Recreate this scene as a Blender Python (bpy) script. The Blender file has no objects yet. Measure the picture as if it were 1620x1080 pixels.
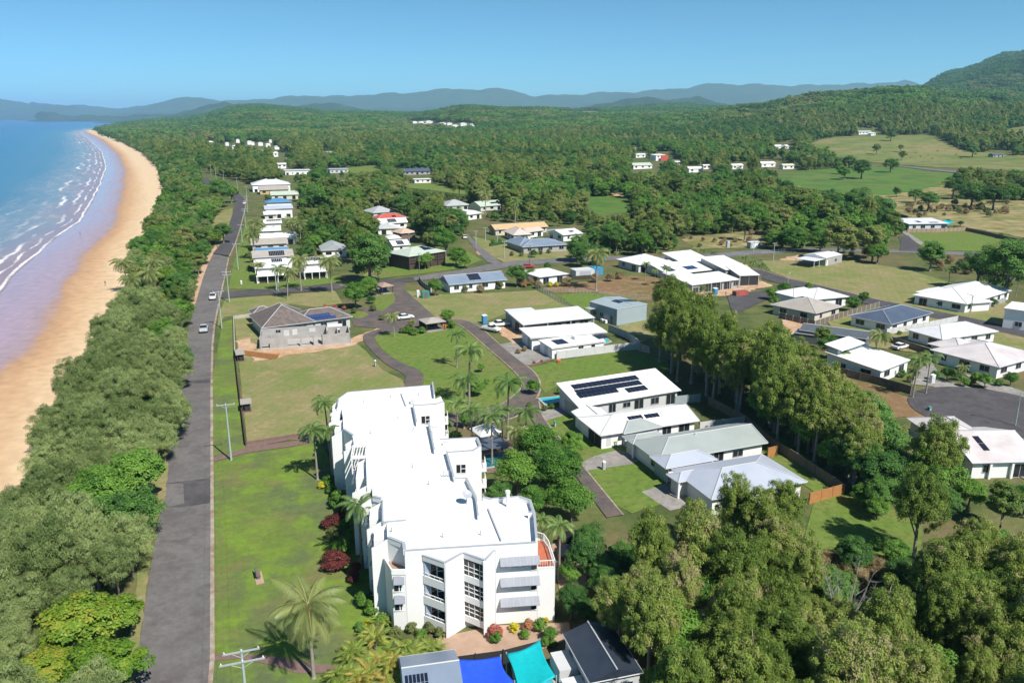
import bpy, math, random
import numpy as np
from mathutils import Vector, Matrix
from mathutils.geometry import delaunay_2d_cdt
C = bpy.context.scene.collection
SC = bpy.context.scene
# ------------------------------------------------------------------ camera, sky, sun, exposure
HC, FL, PT = 52.0, 1260.0, math.radians(15.8)
cam = bpy.data.objects.new('camera', bpy.data.cameras.new('camera')); C.objects.link(cam)
cam.location = (0, 0, HC); cam.rotation_euler = (math.radians(90)-PT, 0, 0)
cam.data.sensor_width = 36; cam.data.lens = 28.0; cam.data.clip_start = .5; cam.data.clip_end = 200000
SC.camera = cam
SUN_EL, SHX, SHY = math.radians(50), -.64, .768          # shadows run towards (SHX, SHY)
w = bpy.data.worlds.new('World'); SC.world = w; w.use_nodes = True
nt = w.node_tree; sky = nt.nodes.new('ShaderNodeTexSky'); sky.sky_type = 'NISHITA'; sky.sun_disc = False
sky.sun_elevation = SUN_EL; sky.sun_rotation = math.atan2(-SHX, -SHY)
sky.air_density = 1.0; sky.dust_density = .0; sky.ozone_density = 6.0; sky.altitude = 6000
tn = nt.nodes.new('ShaderNodeVectorMath'); tn.operation = 'MULTIPLY'; tn.inputs[1].default_value = (.77, 1.13, .97); nt.links.new(sky.outputs[0], tn.inputs[0]); nt.links.new(tn.outputs[0], nt.nodes['Background'].inputs[0]); nt.nodes['Background'].inputs[1].default_value = .092
sun = bpy.data.objects.new('sun', bpy.data.lights.new('sun', 'SUN')); C.objects.link(sun)
sun.data.energy = 4.9; sun.data.angle = math.radians(.5); sun.data.color = (1, .95, .87)
sd = Vector((SHX*math.cos(SUN_EL), SHY*math.cos(SUN_EL), -math.sin(SUN_EL)))
sun.rotation_euler = sd.to_track_quat('-Z', 'Y').to_euler()
vs = SC.view_settings; vs.view_transform = 'Standard'; vs.look = 'None'; vs.exposure = .52; vs.gamma = 1
SC.cycles.max_bounces = 5; SC.cycles.diffuse_bounces = 2; SC.cycles.glossy_bounces = 2; SC.cycles.transmission_bounces = 3
SC.cycles.transparent_max_bounces = 4; SC.cycles.volume_bounces = 1
SC.cycles.caustics_reflective = False; SC.cycles.caustics_refractive = False
SP, CP = math.sin(PT), math.cos(PT)
def G(px, py, z=0.0):                     # world x, y of a photo point that lies at height z
    u, v = (px-810)/FL, (py-540)/FL; t = (HC-z)/(SP+v*CP); return (u*t, t*(CP-v*SP))
def PJ(x, y, z):
    zc = y*CP+(HC-z)*SP; return (810+FL*x/zc, 540-FL*(y*SP-(HC-z)*CP)/zc)
def S(a, b, x):
    t = min(1, max(0, (x-a)/(b-a))); return t*t*(3-2*t)
# ------------------------------------------------------------------ terrain height
TPX = [-400, 60, 160, 300, 420, 540, 650, 750, 850, 960, 1060, 1180, 1300, 1400, 1480, 1560, 1620, 1800, 2100]
TD = [600, 900, 1300, 1700, 2200, 2800, 3600, 5000, 7000, 9500]
TZ = {  # heights along each photo column at the distances above
 -400: [0]*10, 60: [0]*10,
 160: [0, 0, 0, 0, 0, 0, 0, 0, 0, 0],
 300: [0, 0, 0, 0, 4, 12, 22, 30, 20, 0],
 420: [0, 0, 0, 6, 22, 50, 78, 105, 60, 0],
 540: [0, 0, 1, 5, 18, 40, 52, 70, 60, 10],
 650: [0, 0, 1, 5, 14, 26, 50, 60, 40, 10],
 750: [0, 0, 2, 8, 30, 62, 80, 60, 30, 10],
 850: [0, 1, 3, 9, 26, 55, 74, 60, 40, 20],
 960: [0, 1, 5, 14, 28, 45, 60, 90, 60, 20],
 1060: [0, 2, 8, 20, 38, 50, 70, 110, 70, 20],
 1180: [0, 3, 14, 34, 66, 74, 70, 80, 60, 20],
 1300: [0, 3, 20, 60, 100, 100, 80, 80, 60, 20],
 1400: [0, 3, 22, 78, 118, 110, 110, 150, 100, 40],
 1480: [0, 3, 24, 64, 98, 120, 200, 300, 200, 60],
 1560: [0, 5, 27, 60, 92, 130, 270, 400, 300, 100],
 1620: [0, 6, 34, 66, 86, 140, 320, 450, 350, 120],
 1800: [0, 8, 40, 70, 90, 160, 400, 560, 420, 150],
 2100: [0, 8, 40, 70, 90, 160, 400, 560, 420, 150]}
_TA = np.array([TZ[k] for k in TPX], float)
def terr(x, y):
    x = np.asarray(x, float); y = np.maximum(np.asarray(y, float), 1.0)
    px = np.clip(810+FL*x/y, -399, 2099)
    i = np.clip(np.searchsorted(TPX, px, 'right')-1, 0, len(TPX)-2)
    a0 = np.array(TPX)[i]; a1 = np.array(TPX)[i+1]; f = (px-a0)/(a1-a0); f = f*f*(3-2*f)
    d = np.clip(y, 600, 9499); j = np.clip(np.searchsorted(TD, d, 'right')-1, 0, len(TD)-2)
    g = (d-np.array(TD)[j])/(np.array(TD)[j+1]-np.array(TD)[j]); g = g*g*(3-2*g)*.6+g*.4
    z = (_TA[i, j]*(1-g)+_TA[i, j+1]*g)*(1-f)+(_TA[i+1, j]*(1-g)+_TA[i+1, j+1]*g)*f
    n = np.sin(x/83+1.3*np.sin(y/131))*np.sin(y/97+x/211)+.6*np.sin(x/37+y/53)*np.sin(y/41)
    return z+n*np.clip(z, 0, 90)*.07
def T1(x, y): return float(terr(x, y))
def PT3(px, py, dz=0):                    # the first ground point met by the ray through a photo pixel
    u, v = (px-810)/FL, (py-540)/FL; k = (SP+v*CP)/(CP-v*SP); D = 60*1.012**np.arange(460); D = D[D < 11000]; Dz = D*1.0
    z = HC-Dz*k; g = terr(Dz*u/(CP-v*SP), Dz)+dz; h = np.nonzero(z < g)[0]; i = h[0] if len(h) else 0
    if not len(h): d = Dz[np.argmin(np.where(Dz > 500, z-g, 1e9))]
    elif i > 0:
        e0, e1 = z[i-1]-g[i-1], z[i]-g[i]; t = e0/(e0-e1) if e0 != e1 else 0; d = Dz[i-1]+(Dz[i]-Dz[i-1])*t
    else: d = Dz[0]
    x = d*u/(CP-v*SP); return x, d, T1(x, d)
# ------------------------------------------------------------------ materials
def mat(name, col, rough=.7, col2=None, scale=.5, detail=4, metal=0, bump=0, bscale=None, spec=.4, lo=.35, hi=.65, emis=None):
    m = bpy.data.materials.new(name); m.use_nodes = True; n = m.node_tree.nodes; l = m.node_tree.links
    b = n['Principled BSDF']; b.inputs['Roughness'].default_value = rough; b.inputs['Metallic'].default_value = metal
    b.inputs['Specular IOR Level'].default_value = spec
    b.inputs['Base Color'].default_value = (*col, 1)
    if col2 is not None or bump:
        g = n.new('ShaderNodeNewGeometry')
        t = n.new('ShaderNodeTexNoise'); t.inputs['Scale'].default_value = scale; t.inputs['Detail'].default_value = detail
        t.inputs['Roughness'].default_value = .6
        l.new(g.outputs['Position'], t.inputs['Vector'])
        if col2 is not None:
            r = n.new('ShaderNodeValToRGB'); r.color_ramp.elements[0].position = lo; r.color_ramp.elements[1].position = hi
            r.color_ramp.elements[0].color = (*col, 1); r.color_ramp.elements[1].color = (*col2, 1)
            l.new(t.outputs['Fac'], r.inputs['Fac']); l.new(r.outputs['Color'], b.inputs['Base Color'])
        if bump:
            t2 = n.new('ShaderNodeTexNoise'); t2.inputs['Scale'].default_value = bscale or scale*6; t2.inputs['Detail'].default_value = 3
            l.new(g.outputs['Position'], t2.inputs['Vector'])
            bp = n.new('ShaderNodeBump'); bp.inputs['Strength'].default_value = bump; bp.inputs['Distance'].default_value = .1
            l.new(t2.outputs['Fac'], bp.inputs['Height']); l.new(bp.outputs['Normal'], b.inputs['Normal'])
    return m
def mixmat(name, cols, scales, rough=.9, bump=.3, bscale=3.0, weights=None, fine=1.3, famp=.16, mow=0):
    """A ground: the first colour, then each further colour laid on by its own noise at its own scale."""
    m = bpy.data.materials.new(name); m.use_nodes = True; n = m.node_tree.nodes; l = m.node_tree.links
    b = n['Principled BSDF']; b.inputs['Roughness'].default_value = rough; b.inputs['Specular IOR Level'].default_value = .15
    g = n.new('ShaderNodeNewGeometry'); cur = None
    for k, (c, s) in enumerate(zip(cols[1:], scales)):
        t = n.new('ShaderNodeTexNoise'); t.inputs['Scale'].default_value = s; t.inputs['Detail'].default_value = 5; t.inputs['Roughness'].default_value = .65
        mp = n.new('ShaderNodeMapping'); mp.inputs['Location'].default_value = (13.7*k, 7.1*k, 3*k)
        l.new(g.outputs['Position'], mp.inputs['Vector']); l.new(mp.outputs['Vector'], t.inputs['Vector'])
        r = n.new('ShaderNodeMapRange'); wt = weights[k] if weights else .5
        r.inputs['From Min'].default_value = .62-.25*wt-.06; r.inputs['From Max'].default_value = .62-.25*wt+.12
        l.new(t.outputs['Fac'], r.inputs['Value'])
        x = n.new('ShaderNodeMix'); x.data_type = 'RGBA'; l.new(r.outputs['Result'], x.inputs['Factor'])
        if cur is None: x.inputs['A'].default_value = (*cols[0], 1)
        else: l.new(cur, x.inputs['A'])
        x.inputs['B'].default_value = (*c, 1); cur = x.outputs['Result']
    tf = n.new('ShaderNodeTexNoise'); tf.inputs['Scale'].default_value = fine; tf.inputs['Detail'].default_value = 8; tf.inputs['Roughness'].default_value = .7; l.new(g.outputs['Position'], tf.inputs['Vector'])
    rf = n.new('ShaderNodeMapRange'); rf.inputs['From Min'].default_value = .3; rf.inputs['From Max'].default_value = .7; rf.inputs['To Min'].default_value = 1-famp; rf.inputs['To Max'].default_value = 1+famp; l.new(tf.outputs['Fac'], rf.inputs['Value'])
    hs = n.new('ShaderNodeVectorMath'); hs.operation = 'SCALE'; l.new(cur, hs.inputs[0]); l.new(rf.outputs[0], hs.inputs['Scale']); cur = hs.outputs[0]
    if mow:
        wv = n.new('ShaderNodeTexWave'); wv.inputs['Scale'].default_value = .16; wv.inputs['Distortion'].default_value = .6; mp = n.new('ShaderNodeMapping'); mp.inputs['Rotation'].default_value = (0, 0, mow); l.new(g.outputs['Position'], mp.inputs['Vector']); l.new(mp.outputs[0], wv.inputs['Vector'])
        rf = n.new('ShaderNodeMapRange'); rf.inputs['To Min'].default_value = .975; rf.inputs['To Max'].default_value = 1.025; l.new(wv.outputs['Fac'], rf.inputs['Value'])
        hs = n.new('ShaderNodeVectorMath'); hs.operation = 'SCALE'; l.new(cur, hs.inputs[0]); l.new(rf.outputs[0], hs.inputs['Scale']); cur = hs.outputs[0]
    l.new(cur, b.inputs['Base Color'])
    if bump:
        t2 = n.new('ShaderNodeTexNoise'); t2.inputs['Scale'].default_value = bscale; t2.inputs['Detail'].default_value = 4
        l.new(g.outputs['Position'], t2.inputs['Vector'])
        bp = n.new('ShaderNodeBump'); bp.inputs['Strength'].default_value = bump; bp.inputs['Distance'].default_value = .15
        l.new(t2.outputs['Fac'], bp.inputs['Height']); l.new(bp.outputs['Normal'], b.inputs['Normal'])
    return m
def leafmat(name, c1, c2, c3=None, trans=.25, rough=.55):
    m = bpy.data.materials.new(name); m.use_nodes = True; n = m.node_tree.nodes; l = m.node_tree.links
    b = n['Principled BSDF']; b.inputs['Roughness'].default_value = rough; b.inputs['Specular IOR Level'].default_value = .25
    a = n.new('ShaderNodeAttribute'); a.attribute_name = 'tint'
    r = n.new('ShaderNodeValToRGB'); e = r.color_ramp.elements; e[0].position = .1; e[1].position = .9
    e[0].color = (*c1, 1); e[1].color = (*c2, 1)
    if c3: k = e.new(.97); k.color = (*c3, 1)
    oi = n.new('ShaderNodeObjectInfo')
    ad = n.new('ShaderNodeMath'); ad.operation = 'MULTIPLY_ADD'; ad.inputs[1].default_value = .7; ad.inputs[2].default_value = -.33
    l.new(oi.outputs['Random'], ad.inputs[0])
    ad2 = n.new('ShaderNodeMath'); ad2.operation = 'ADD'; l.new(ad.outputs[0], ad2.inputs[0]); l.new(a.outputs['Fac'], ad2.inputs[1])
    l.new(ad2.outputs[0], r.inputs['Fac']); l.new(r.outputs['Color'], b.inputs['Base Color'])
    tr = n.new('ShaderNodeBsdfTranslucent'); l.new(r.outputs['Color'], tr.inputs['Color'])
    mx = n.new('ShaderNodeMixShader'); mx.inputs[0].default_value = trans
    l.new(b.outputs[0], mx.inputs[1]); l.new(tr.outputs[0], mx.inputs[2]); l.new(mx.outputs[0], n['Material Output'].inputs['Surface'])
    return m
M = {}
M['wroof'] = mat('white_roof', (.78, .78, .77), .5, (.70, .70, .69), .35)
M['wroof2'] = mat('white_metal_roof', (.66, .67, .69), .45, (.60, .61, .63), .5)
M['groof'] = mat('pale_grey_roof', (.40, .42, .43), .45, (.36, .38, .39), .3)
M['ggroof'] = mat('green_grey_roof', (.33, .37, .36), .45, (.29, .33, .32), .3)
M['lbroof'] = mat('pale_blue_grey_roof', (.40, .44, .52), .45, (.36, .40, .48), .3)
M['beroof'] = mat('beige_roof', (.38, .35, .31), .55, (.33, .30, .27), .5)
M['wthroof'] = mat('weathered_white_roof', (.60, .56, .56), .55, (.44, .39, .40), .22, lo=.4, hi=.75)
M['dbroof'] = mat('dark_blue_roof', (.085, .11, .16), .4, (.07, .09, .135), .4)
M['bgroof'] = mat('blue_grey_roof', (.20, .25, .33), .4, (.17, .22, .29), .4)
M['broof'] = mat('blue_roof', (.10, .24, .42), .45, (.08, .20, .37), .5)
M['dgroof'] = mat('dark_grey_roof', (.11, .125, .14), .4, (.09, .105, .12), .4)
M['blkroof'] = mat('black_roof', (.025, .035, .055), .35, (.035, .045, .065), .8)
M['sroof'] = mat('salmon_roof', (.55, .40, .31), .6, (.50, .35, .27), .5)
M['pkroof'] = mat('pinkish_roof', (.55, .46, .40), .6, (.50, .42, .37), .5)
M['troof'] = mat('tan_roof', (.55, .38, .20), .6, (.50, .34, .18), .5)
M['rroof'] = mat('red_roof', (.50, .09, .06), .6, (.42, .08, .06), .5)
M['grroof'] = mat('pale_green_roof', (.45, .52, .43), .5, (.40, .47, .39), .5)
M['brroof'] = mat('brown_tile_roof', (.10, .080, .072), .7, (.16, .13, .12), 1.2, bump=.5, bscale=6)
M['white'] = mat('white_render', (.80, .80, .79), .6, (.74, .74, .73), .4, lo=.5, hi=.8)
M['whitem'] = mat('white_membrane', (.80, .80, .80), .6, (.755, .76, .765), .25, lo=.45, hi=.75)
M['cream'] = mat('cream_wall', (.62, .56, .46), .7, (.57, .51, .42), .5)
M['gwall'] = mat('grey_wall', (.36, .36, .35), .75, (.32, .32, .31), .5)
M['lgwall'] = mat('pale_grey_wall', (.55, .56, .57), .7, (.50, .51, .52), .5)
M['dwall'] = mat('dark_grey_wall', (.12, .13, .14), .6, (.10, .11, .12), .5)
M['conc'] = mat('raw_concrete', (.38, .37, .36), .85, (.31, .30, .29), .6, bump=.2)
M['concl'] = mat('pale_concrete', (.42, .40, .37), .85, (.35, .33, .31), .7)
M['bgsteel'] = mat('blue_grey_steel', (.32, .38, .41), .5, (.29, .35, .38), .4)
M['cap'] = mat('ridge_capping', (.46, .47, .49), .5)
M['trim'] = mat('white_trim', (.75, .75, .75), .5)
M['gtrim'] = mat('grey_trim', (.36, .38, .42), .5)
M['awn'] = mat('grey_awning', (.25, .265, .31), .5, (.22, .235, .28), .8)
M['glass'] = mat('dark_glass', (.018, .022, .027), .08, spec=.6)
M['dark'] = mat('dark_and_opening_shade', (.03, .03, .032), .8)  # near-black colour painted for shade inside unglazed openings; also plain dark parts
M['panel'] = mat('solar_cell', (.012, .016, .035), .18, spec=.6)
M['panelb'] = mat('blue_solar_cell', (.03, .06, .17), .2, spec=.6)
M['pframe'] = mat('grey_frame', (.35, .36, .38), .4)
M['wood'] = mat('weathered_wood', (.13, .105, .085), .85, (.18, .15, .12), 2)
M['dkwood'] = mat('dark_stained_wood', (.05, .035, .028), .8, (.07, .05, .04), 2)
M['owood'] = mat('orange_wood', (.42, .20, .07), .8, (.34, .16, .06), 2)
M['pkwood'] = mat('pinkish_wood', (.36, .25, .20), .8, (.30, .20, .16), 2)
M['deck'] = mat('orange_deck', (.45, .14, .07), .7, (.38, .11, .06), 2)
M['brick'] = mat('brick_paving', (.20, .13, .11), .85, (.15, .10, .085), 1.5)
M['terra'] = mat('sandy_paving', (.42, .29, .21), .85, (.34, .23, .17), .5)
M['steelpole'] = mat('galvanised_pole', (.34, .42, .40), .5)
M['polewood'] = mat('pole_timber', (.16, .14, .13), .85)
M['asph'] = mixmat('asphalt', [(.135, .127, .126), (.158, .150, .148), (.115, .104, .104)], [.07, .3], rough=.85, bump=.15, bscale=8, weights=[.55, .4])
M['asphold'] = mixmat('pale_asphalt', [(.150, .143, .145), (.175, .168, .168), (.125, .118, .121)], [.13, .35], rough=.85, bump=.15, bscale=8, weights=[.55, .4])
M['asphd'] = mixmat('dark_asphalt', [(.078, .074, .080), (.095, .090, .095), (.066, .062, .067)], [.12, .4], rough=.85, bump=.15, bscale=8, weights=[.5, .4])
M['drive'] = mixmat('brownish_asphalt', [(.115, .098, .092), (.15, .118, .10), (.09, .08, .08)], [.15, .4], rough=.85, bump=.15, bscale=8, weights=[.5, .4])
M['pave'] = mixmat('grey_driveway', [(.25, .235, .22), (.31, .29, .27), (.20, .185, .175)], [.2, .8], rough=.85, bump=.1, weights=[.5, .3])
M['kerb'] = mixmat('kerb_concrete', [(.30, .25, .21), (.38, .33, .28), (.22, .13, .09)], [.8, .3], rough=.9, bump=.1, weights=[.5, .3])
M['lawn'] = mixmat('bright_lawn', [(.12, .185, .035), (.145, .19, .045), (.17, .165, .06), (.09, .15, .028)], [.09, .045, .8], weights=[.5, .25, .35], mow=.3)
M['lawnm'] = mixmat('mottled_lawn', [(.12, .17, .036), (.155, .15, .06), (.10, .13, .055), (.145, .225, .032)], [.16, .09, .2], weights=[.35, .4, .35], mow=1.25)
M['lawnd'] = mixmat('dry_lawn', [(.21, .205, .085), (.25, .20, .105), (.155, .19, .055), (.31, .24, .14)], [.07, .12, .25], weights=[.45, .5, .12], mow=.35)
M['brownf'] = mixmat('brown_field', [(.20, .125, .065), (.14, .12, .04), (.27, .18, .11)], [.06, .3], weights=[.35, .3])
M['dryg'] = mixmat('dry_grassland', [(.26, .215, .095), (.15, .16, .05), (.33, .27, .15), (.10, .12, .035)], [.03, .1, .08], weights=[.4, .4, .25], bump=.8, bscale=.8)
M['past'] = mixmat('pasture', [(.15, .175, .05), (.23, .195, .09), (.10, .15, .035), (.07, .10, .03)], [.012, .03, .06], weights=[.5, .4, .1], bump=.5, bscale=.5)
M['green'] = mixmat('green_meadow', [(.085, .165, .03), (.13, .15, .045), (.06, .12, .025)], [.015, .05], weights=[.4, .4], bump=.5, bscale=.5)
M['dirt'] = mixmat('sandy_dirt', [(.46, .30, .19), (.40, .24, .14), (.52, .38, .27)], [.2, .5], weights=[.5, .4])
M['ground'] = mixmat('undergrowth', [(.10, .125, .04), (.14, .14, .055), (.065, .09, .028), (.17, .12, .07)], [.05, .15, .04], weights=[.45, .5, .18], bump=.8, bscale=1.0)
# ------------------------------------------------------------------ object helpers
def tag(o, label=None, cat=None, group=None, kind=None):
    if label: o['label'] = label
    if cat: o['category'] = cat
    if group: o['group'] = group
    if kind: o['kind'] = kind
    return o
def empty(name, loc, rz=0, label=None, cat=None, group=None):
    o = bpy.data.objects.new(name, None); C.objects.link(o); o.location = loc; o.rotation_euler = (0, 0, rz); o.empty_display_size = .5
    return tag(o, label, cat, group)
def root_xf(p):
    while p.parent: p = p.parent
    return p.location.copy(), p.rotation_euler[2]
class MB:
    def __init__(s): s.v = []; s.f = []
    def quadbox(s, b, t):                 # bottom ring, top ring (same length)
        n = len(b); o = len(s.v); s.v += [tuple(q) for q in b]+[tuple(q) for q in t]
        s.f.append([o+n-1-i for i in range(n)]); s.f.append([o+n+i for i in range(n)])
        for i in range(n): j = (i+1) % n; s.f.append([o+i, o+j, o+n+j, o+n+i])
        return s
    def box(s, fr, x0, y0, z0, x1, y1, z1):
        return s.quadbox([fr(x0, y0, z0), fr(x1, y0, z0), fr(x1, y1, z0), fr(x0, y1, z0)], [fr(x0, y0, z1), fr(x1, y0, z1), fr(x1, y1, z1), fr(x0, y1, z1)])
    def prism(s, pts, z0, z1):            # counter-clockwise world xy
        return s.quadbox([(x, y, z0) for x, y in pts], [(x, y, z1) for x, y in pts])
    def poly(s, pts): o = len(s.v); s.v += [tuple(p) for p in pts]; s.f.append(list(range(o, o+len(pts)))); return s
    def wall(s, a, b, th, z0, z1):
        d = Vector((b[0]-a[0], b[1]-a[1])); L = d.length or 1; n = Vector((-d.y, d.x))/L*th/2
        return s.prism([(a[0]-n.x, a[1]-n.y), (b[0]-n.x, b[1]-n.y), (b[0]+n.x, b[1]+n.y), (a[0]+n.x, a[1]+n.y)][::1], z0, z1)
    def tube(s, pts, rad, n=8, cap=True):
        pts = [Vector(p) for p in pts]; rad = rad if hasattr(rad, '__len__') else [rad]*len(pts); o = len(s.v)
        for i, p in enumerate(pts):
            d = (pts[min(i+1, len(pts)-1)]-pts[max(i-1, 0)]).normalized()
            a = d.cross(Vector((0, 0, 1))); a = a.normalized() if a.length > .05 else Vector((1, 0, 0)); b = d.cross(a)
            for k in range(n): t = 2*math.pi*k/n; s.v.append(tuple(p+(a*math.cos(t)+b*math.sin(t))*rad[i]))
        for i in range(len(pts)-1):
            for k in range(n): j = (k+1) % n; s.f.append([o+i*n+k, o+i*n+j, o+(i+1)*n+j, o+(i+1)*n+k])
        if cap: s.f.append([o+k for k in range(n)]); s.f.append([o+(len(pts)-1)*n+n-1-k for k in range(n)])
        return s
    def build(s, name, m, parent=None, smooth=False):
        me = bpy.data.meshes.new(name)
        vv = np.array(s.v, float)
        if parent is not None:
            loc, rz = root_xf(parent); vv = vv-np.array(loc); c, sn = math.cos(-rz), math.sin(-rz)
            vv = np.stack([vv[:, 0]*c-vv[:, 1]*sn, vv[:, 0]*sn+vv[:, 1]*c, vv[:, 2]], 1)
        me.from_pydata(vv.tolist(), [], s.f); me.materials.append(M[m] if isinstance(m, str) else m); me.validate()
        if smooth: me.polygons.foreach_set('use_smooth', [True]*len(me.polygons))
        o = bpy.data.objects.new(name, me); C.objects.link(o)
        if parent is not None: o.parent = parent
        return o
class Frame:
    def __init__(s, o, ang): s.o = o; s.a = ang; s.c = math.cos(ang); s.s = math.sin(ang); s.z = o[2] if len(o) > 2 else 0
    def __call__(s, x, y, z=0): return (s.o[0]+x*s.c-y*s.s, s.o[1]+x*s.s+y*s.c, s.z+z)
    def inv(s, x, y): x -= s.o[0]; y -= s.o[1]; return (x*s.c+y*s.s, -x*s.s+y*s.c)
def np_mesh(name, V, F, m, attrs=None, facetint=None, uv=None):
    """V (n,3), F (k,m) one face size; vertex attributes by name; a tint per face."""
    me = bpy.data.meshes.new(name); V = np.asarray(V, np.float32); F = np.asarray(F, np.int32); k, q = F.shape
    me.vertices.add(len(V)); me.vertices.foreach_set('co', V.ravel()); me.loops.add(k*q); me.loops.foreach_set('vertex_index', F.ravel())
    me.polygons.add(k); me.polygons.foreach_set('loop_start', np.arange(0, k*q, q, dtype=np.int32)); me.polygons.foreach_set('loop_total', np.full(k, q, np.int32))
    me.update(calc_edges=True)
    for nm, a in (attrs or {}).items():
        at = me.attributes.new(nm, 'FLOAT', 'POINT'); at.data.foreach_set('value', np.asarray(a, np.float32))
    if facetint is not None:
        at = me.attributes.new('tint', 'FLOAT', 'FACE'); at.data.foreach_set('value', np.asarray(facetint, np.float32))
    for x in (m if isinstance(m, list) else [m]): me.materials.append(M[x] if isinstance(x, str) else x)
    return me
def link(name, me, parent=None):
    o = bpy.data.objects.new(name, me); C.objects.link(o)
    if parent is not None: o.parent = parent
    return o
def inpoly(x, y, P):
    x = np.asarray(x, float); y = np.asarray(y, float); r = np.zeros(x.shape, bool); n = len(P)
    for i in range(n):
        x0, y0 = P[i]; x1, y1 = P[(i+1) % n]
        if y0 == y1: continue
        c = ((y0 > y) != (y1 > y)) & (x < (x1-x0)*(y-y0)/(y1-y0)+x0); r ^= c
    return r
def seg_dist(X, Y, poly):
    """distance to a polyline, arc length of the nearest point, side (>0: right of its direction)"""
    best = np.full(X.shape, 1e18); arc = np.zeros(X.shape); side = np.ones(X.shape); L = 0
    for (x0, y0), (x1, y1) in zip(poly[:-1], poly[1:]):
        dx, dy = x1-x0, y1-y0; ll = math.hypot(dx, dy); t = np.clip(((X-x0)*dx+(Y-y0)*dy)/ll**2, 0, 1)
        qx, qy = x0+t*dx, y0+t*dy; d = (X-qx)**2+(Y-qy)**2; c = (X-x0)*dy-(Y-y0)*dx
        k = d < best; best = np.where(k, d, best); arc = np.where(k, L+t*ll, arc); side = np.where(k, np.sign(c), side); L += ll
    return np.sqrt(best), arc, side
# ------------------------------------------------------------------ ground, beach, sea
ZS = -.8
shore = [G(*p, ZS) for p in [(-900, 1700), (-420, 950), (-160, 640), (0, 463), (17, 440), (53, 407), (87, 377), (127, 350), (147, 317), (160, 290), (169, 263), (162, 240), (143, 222), (128, 211), (132, 208)]]
damp = [G(*p) for p in [(-700, 1900), (-260, 1000), (-60, 690), (0, 600), (40, 555), (77, 517), (100, 467), (112, 443), (143, 400), (177, 363), (197, 317), (201, 273), (188, 243), (162, 221), (138, 210), (134, 207)]]
veg = [G(*p) for p in [(-260, 1900), (-120, 1200), (10, 880), (50, 790), (90, 710), (120, 640), (150, 580), (175, 520), (198, 480), (212, 445), (222, 397), (243, 362), (252, 330), (260, 297), (255, 270), (240, 247), (207, 229), (172, 216), (158, 208), (145, 206)]]
coast2 = [G(*p, ZS) for p in [(132, 208), (150, 204), (200, 200), (300, 195.5), (420, 194), (600, 193.3), (1200, 190)]]
fullshore = shore+coast2[1:]
def fields(X, Y):
    d1, a1, s1 = seg_dist(X, Y, fullshore); d2, _, s2 = seg_dist(X, Y, damp); d3, _, s3 = seg_dist(X, Y, veg)
    return d1*s1, a1, d2*s2, d3*s3
def polar(px0, px1, npx, D0, D1, nd):
    ang = np.linspace(math.atan((px0-810)/FL), math.atan((px1-810)/FL), npx); rr = np.exp(np.linspace(math.log(D0), math.log(D1), nd))
    A, R = np.meshgrid(np.tan(ang), rr); X = A*R; Y = R; n, m_ = X.shape
    idx = np.arange(n*m_).reshape(n, m_); F = np.stack([idx[:-1, :-1], idx[:-1, 1:], idx[1:, 1:], idx[1:, :-1]], -1).reshape(-1, 4)
    return X.ravel(), Y.ravel(), F
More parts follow.
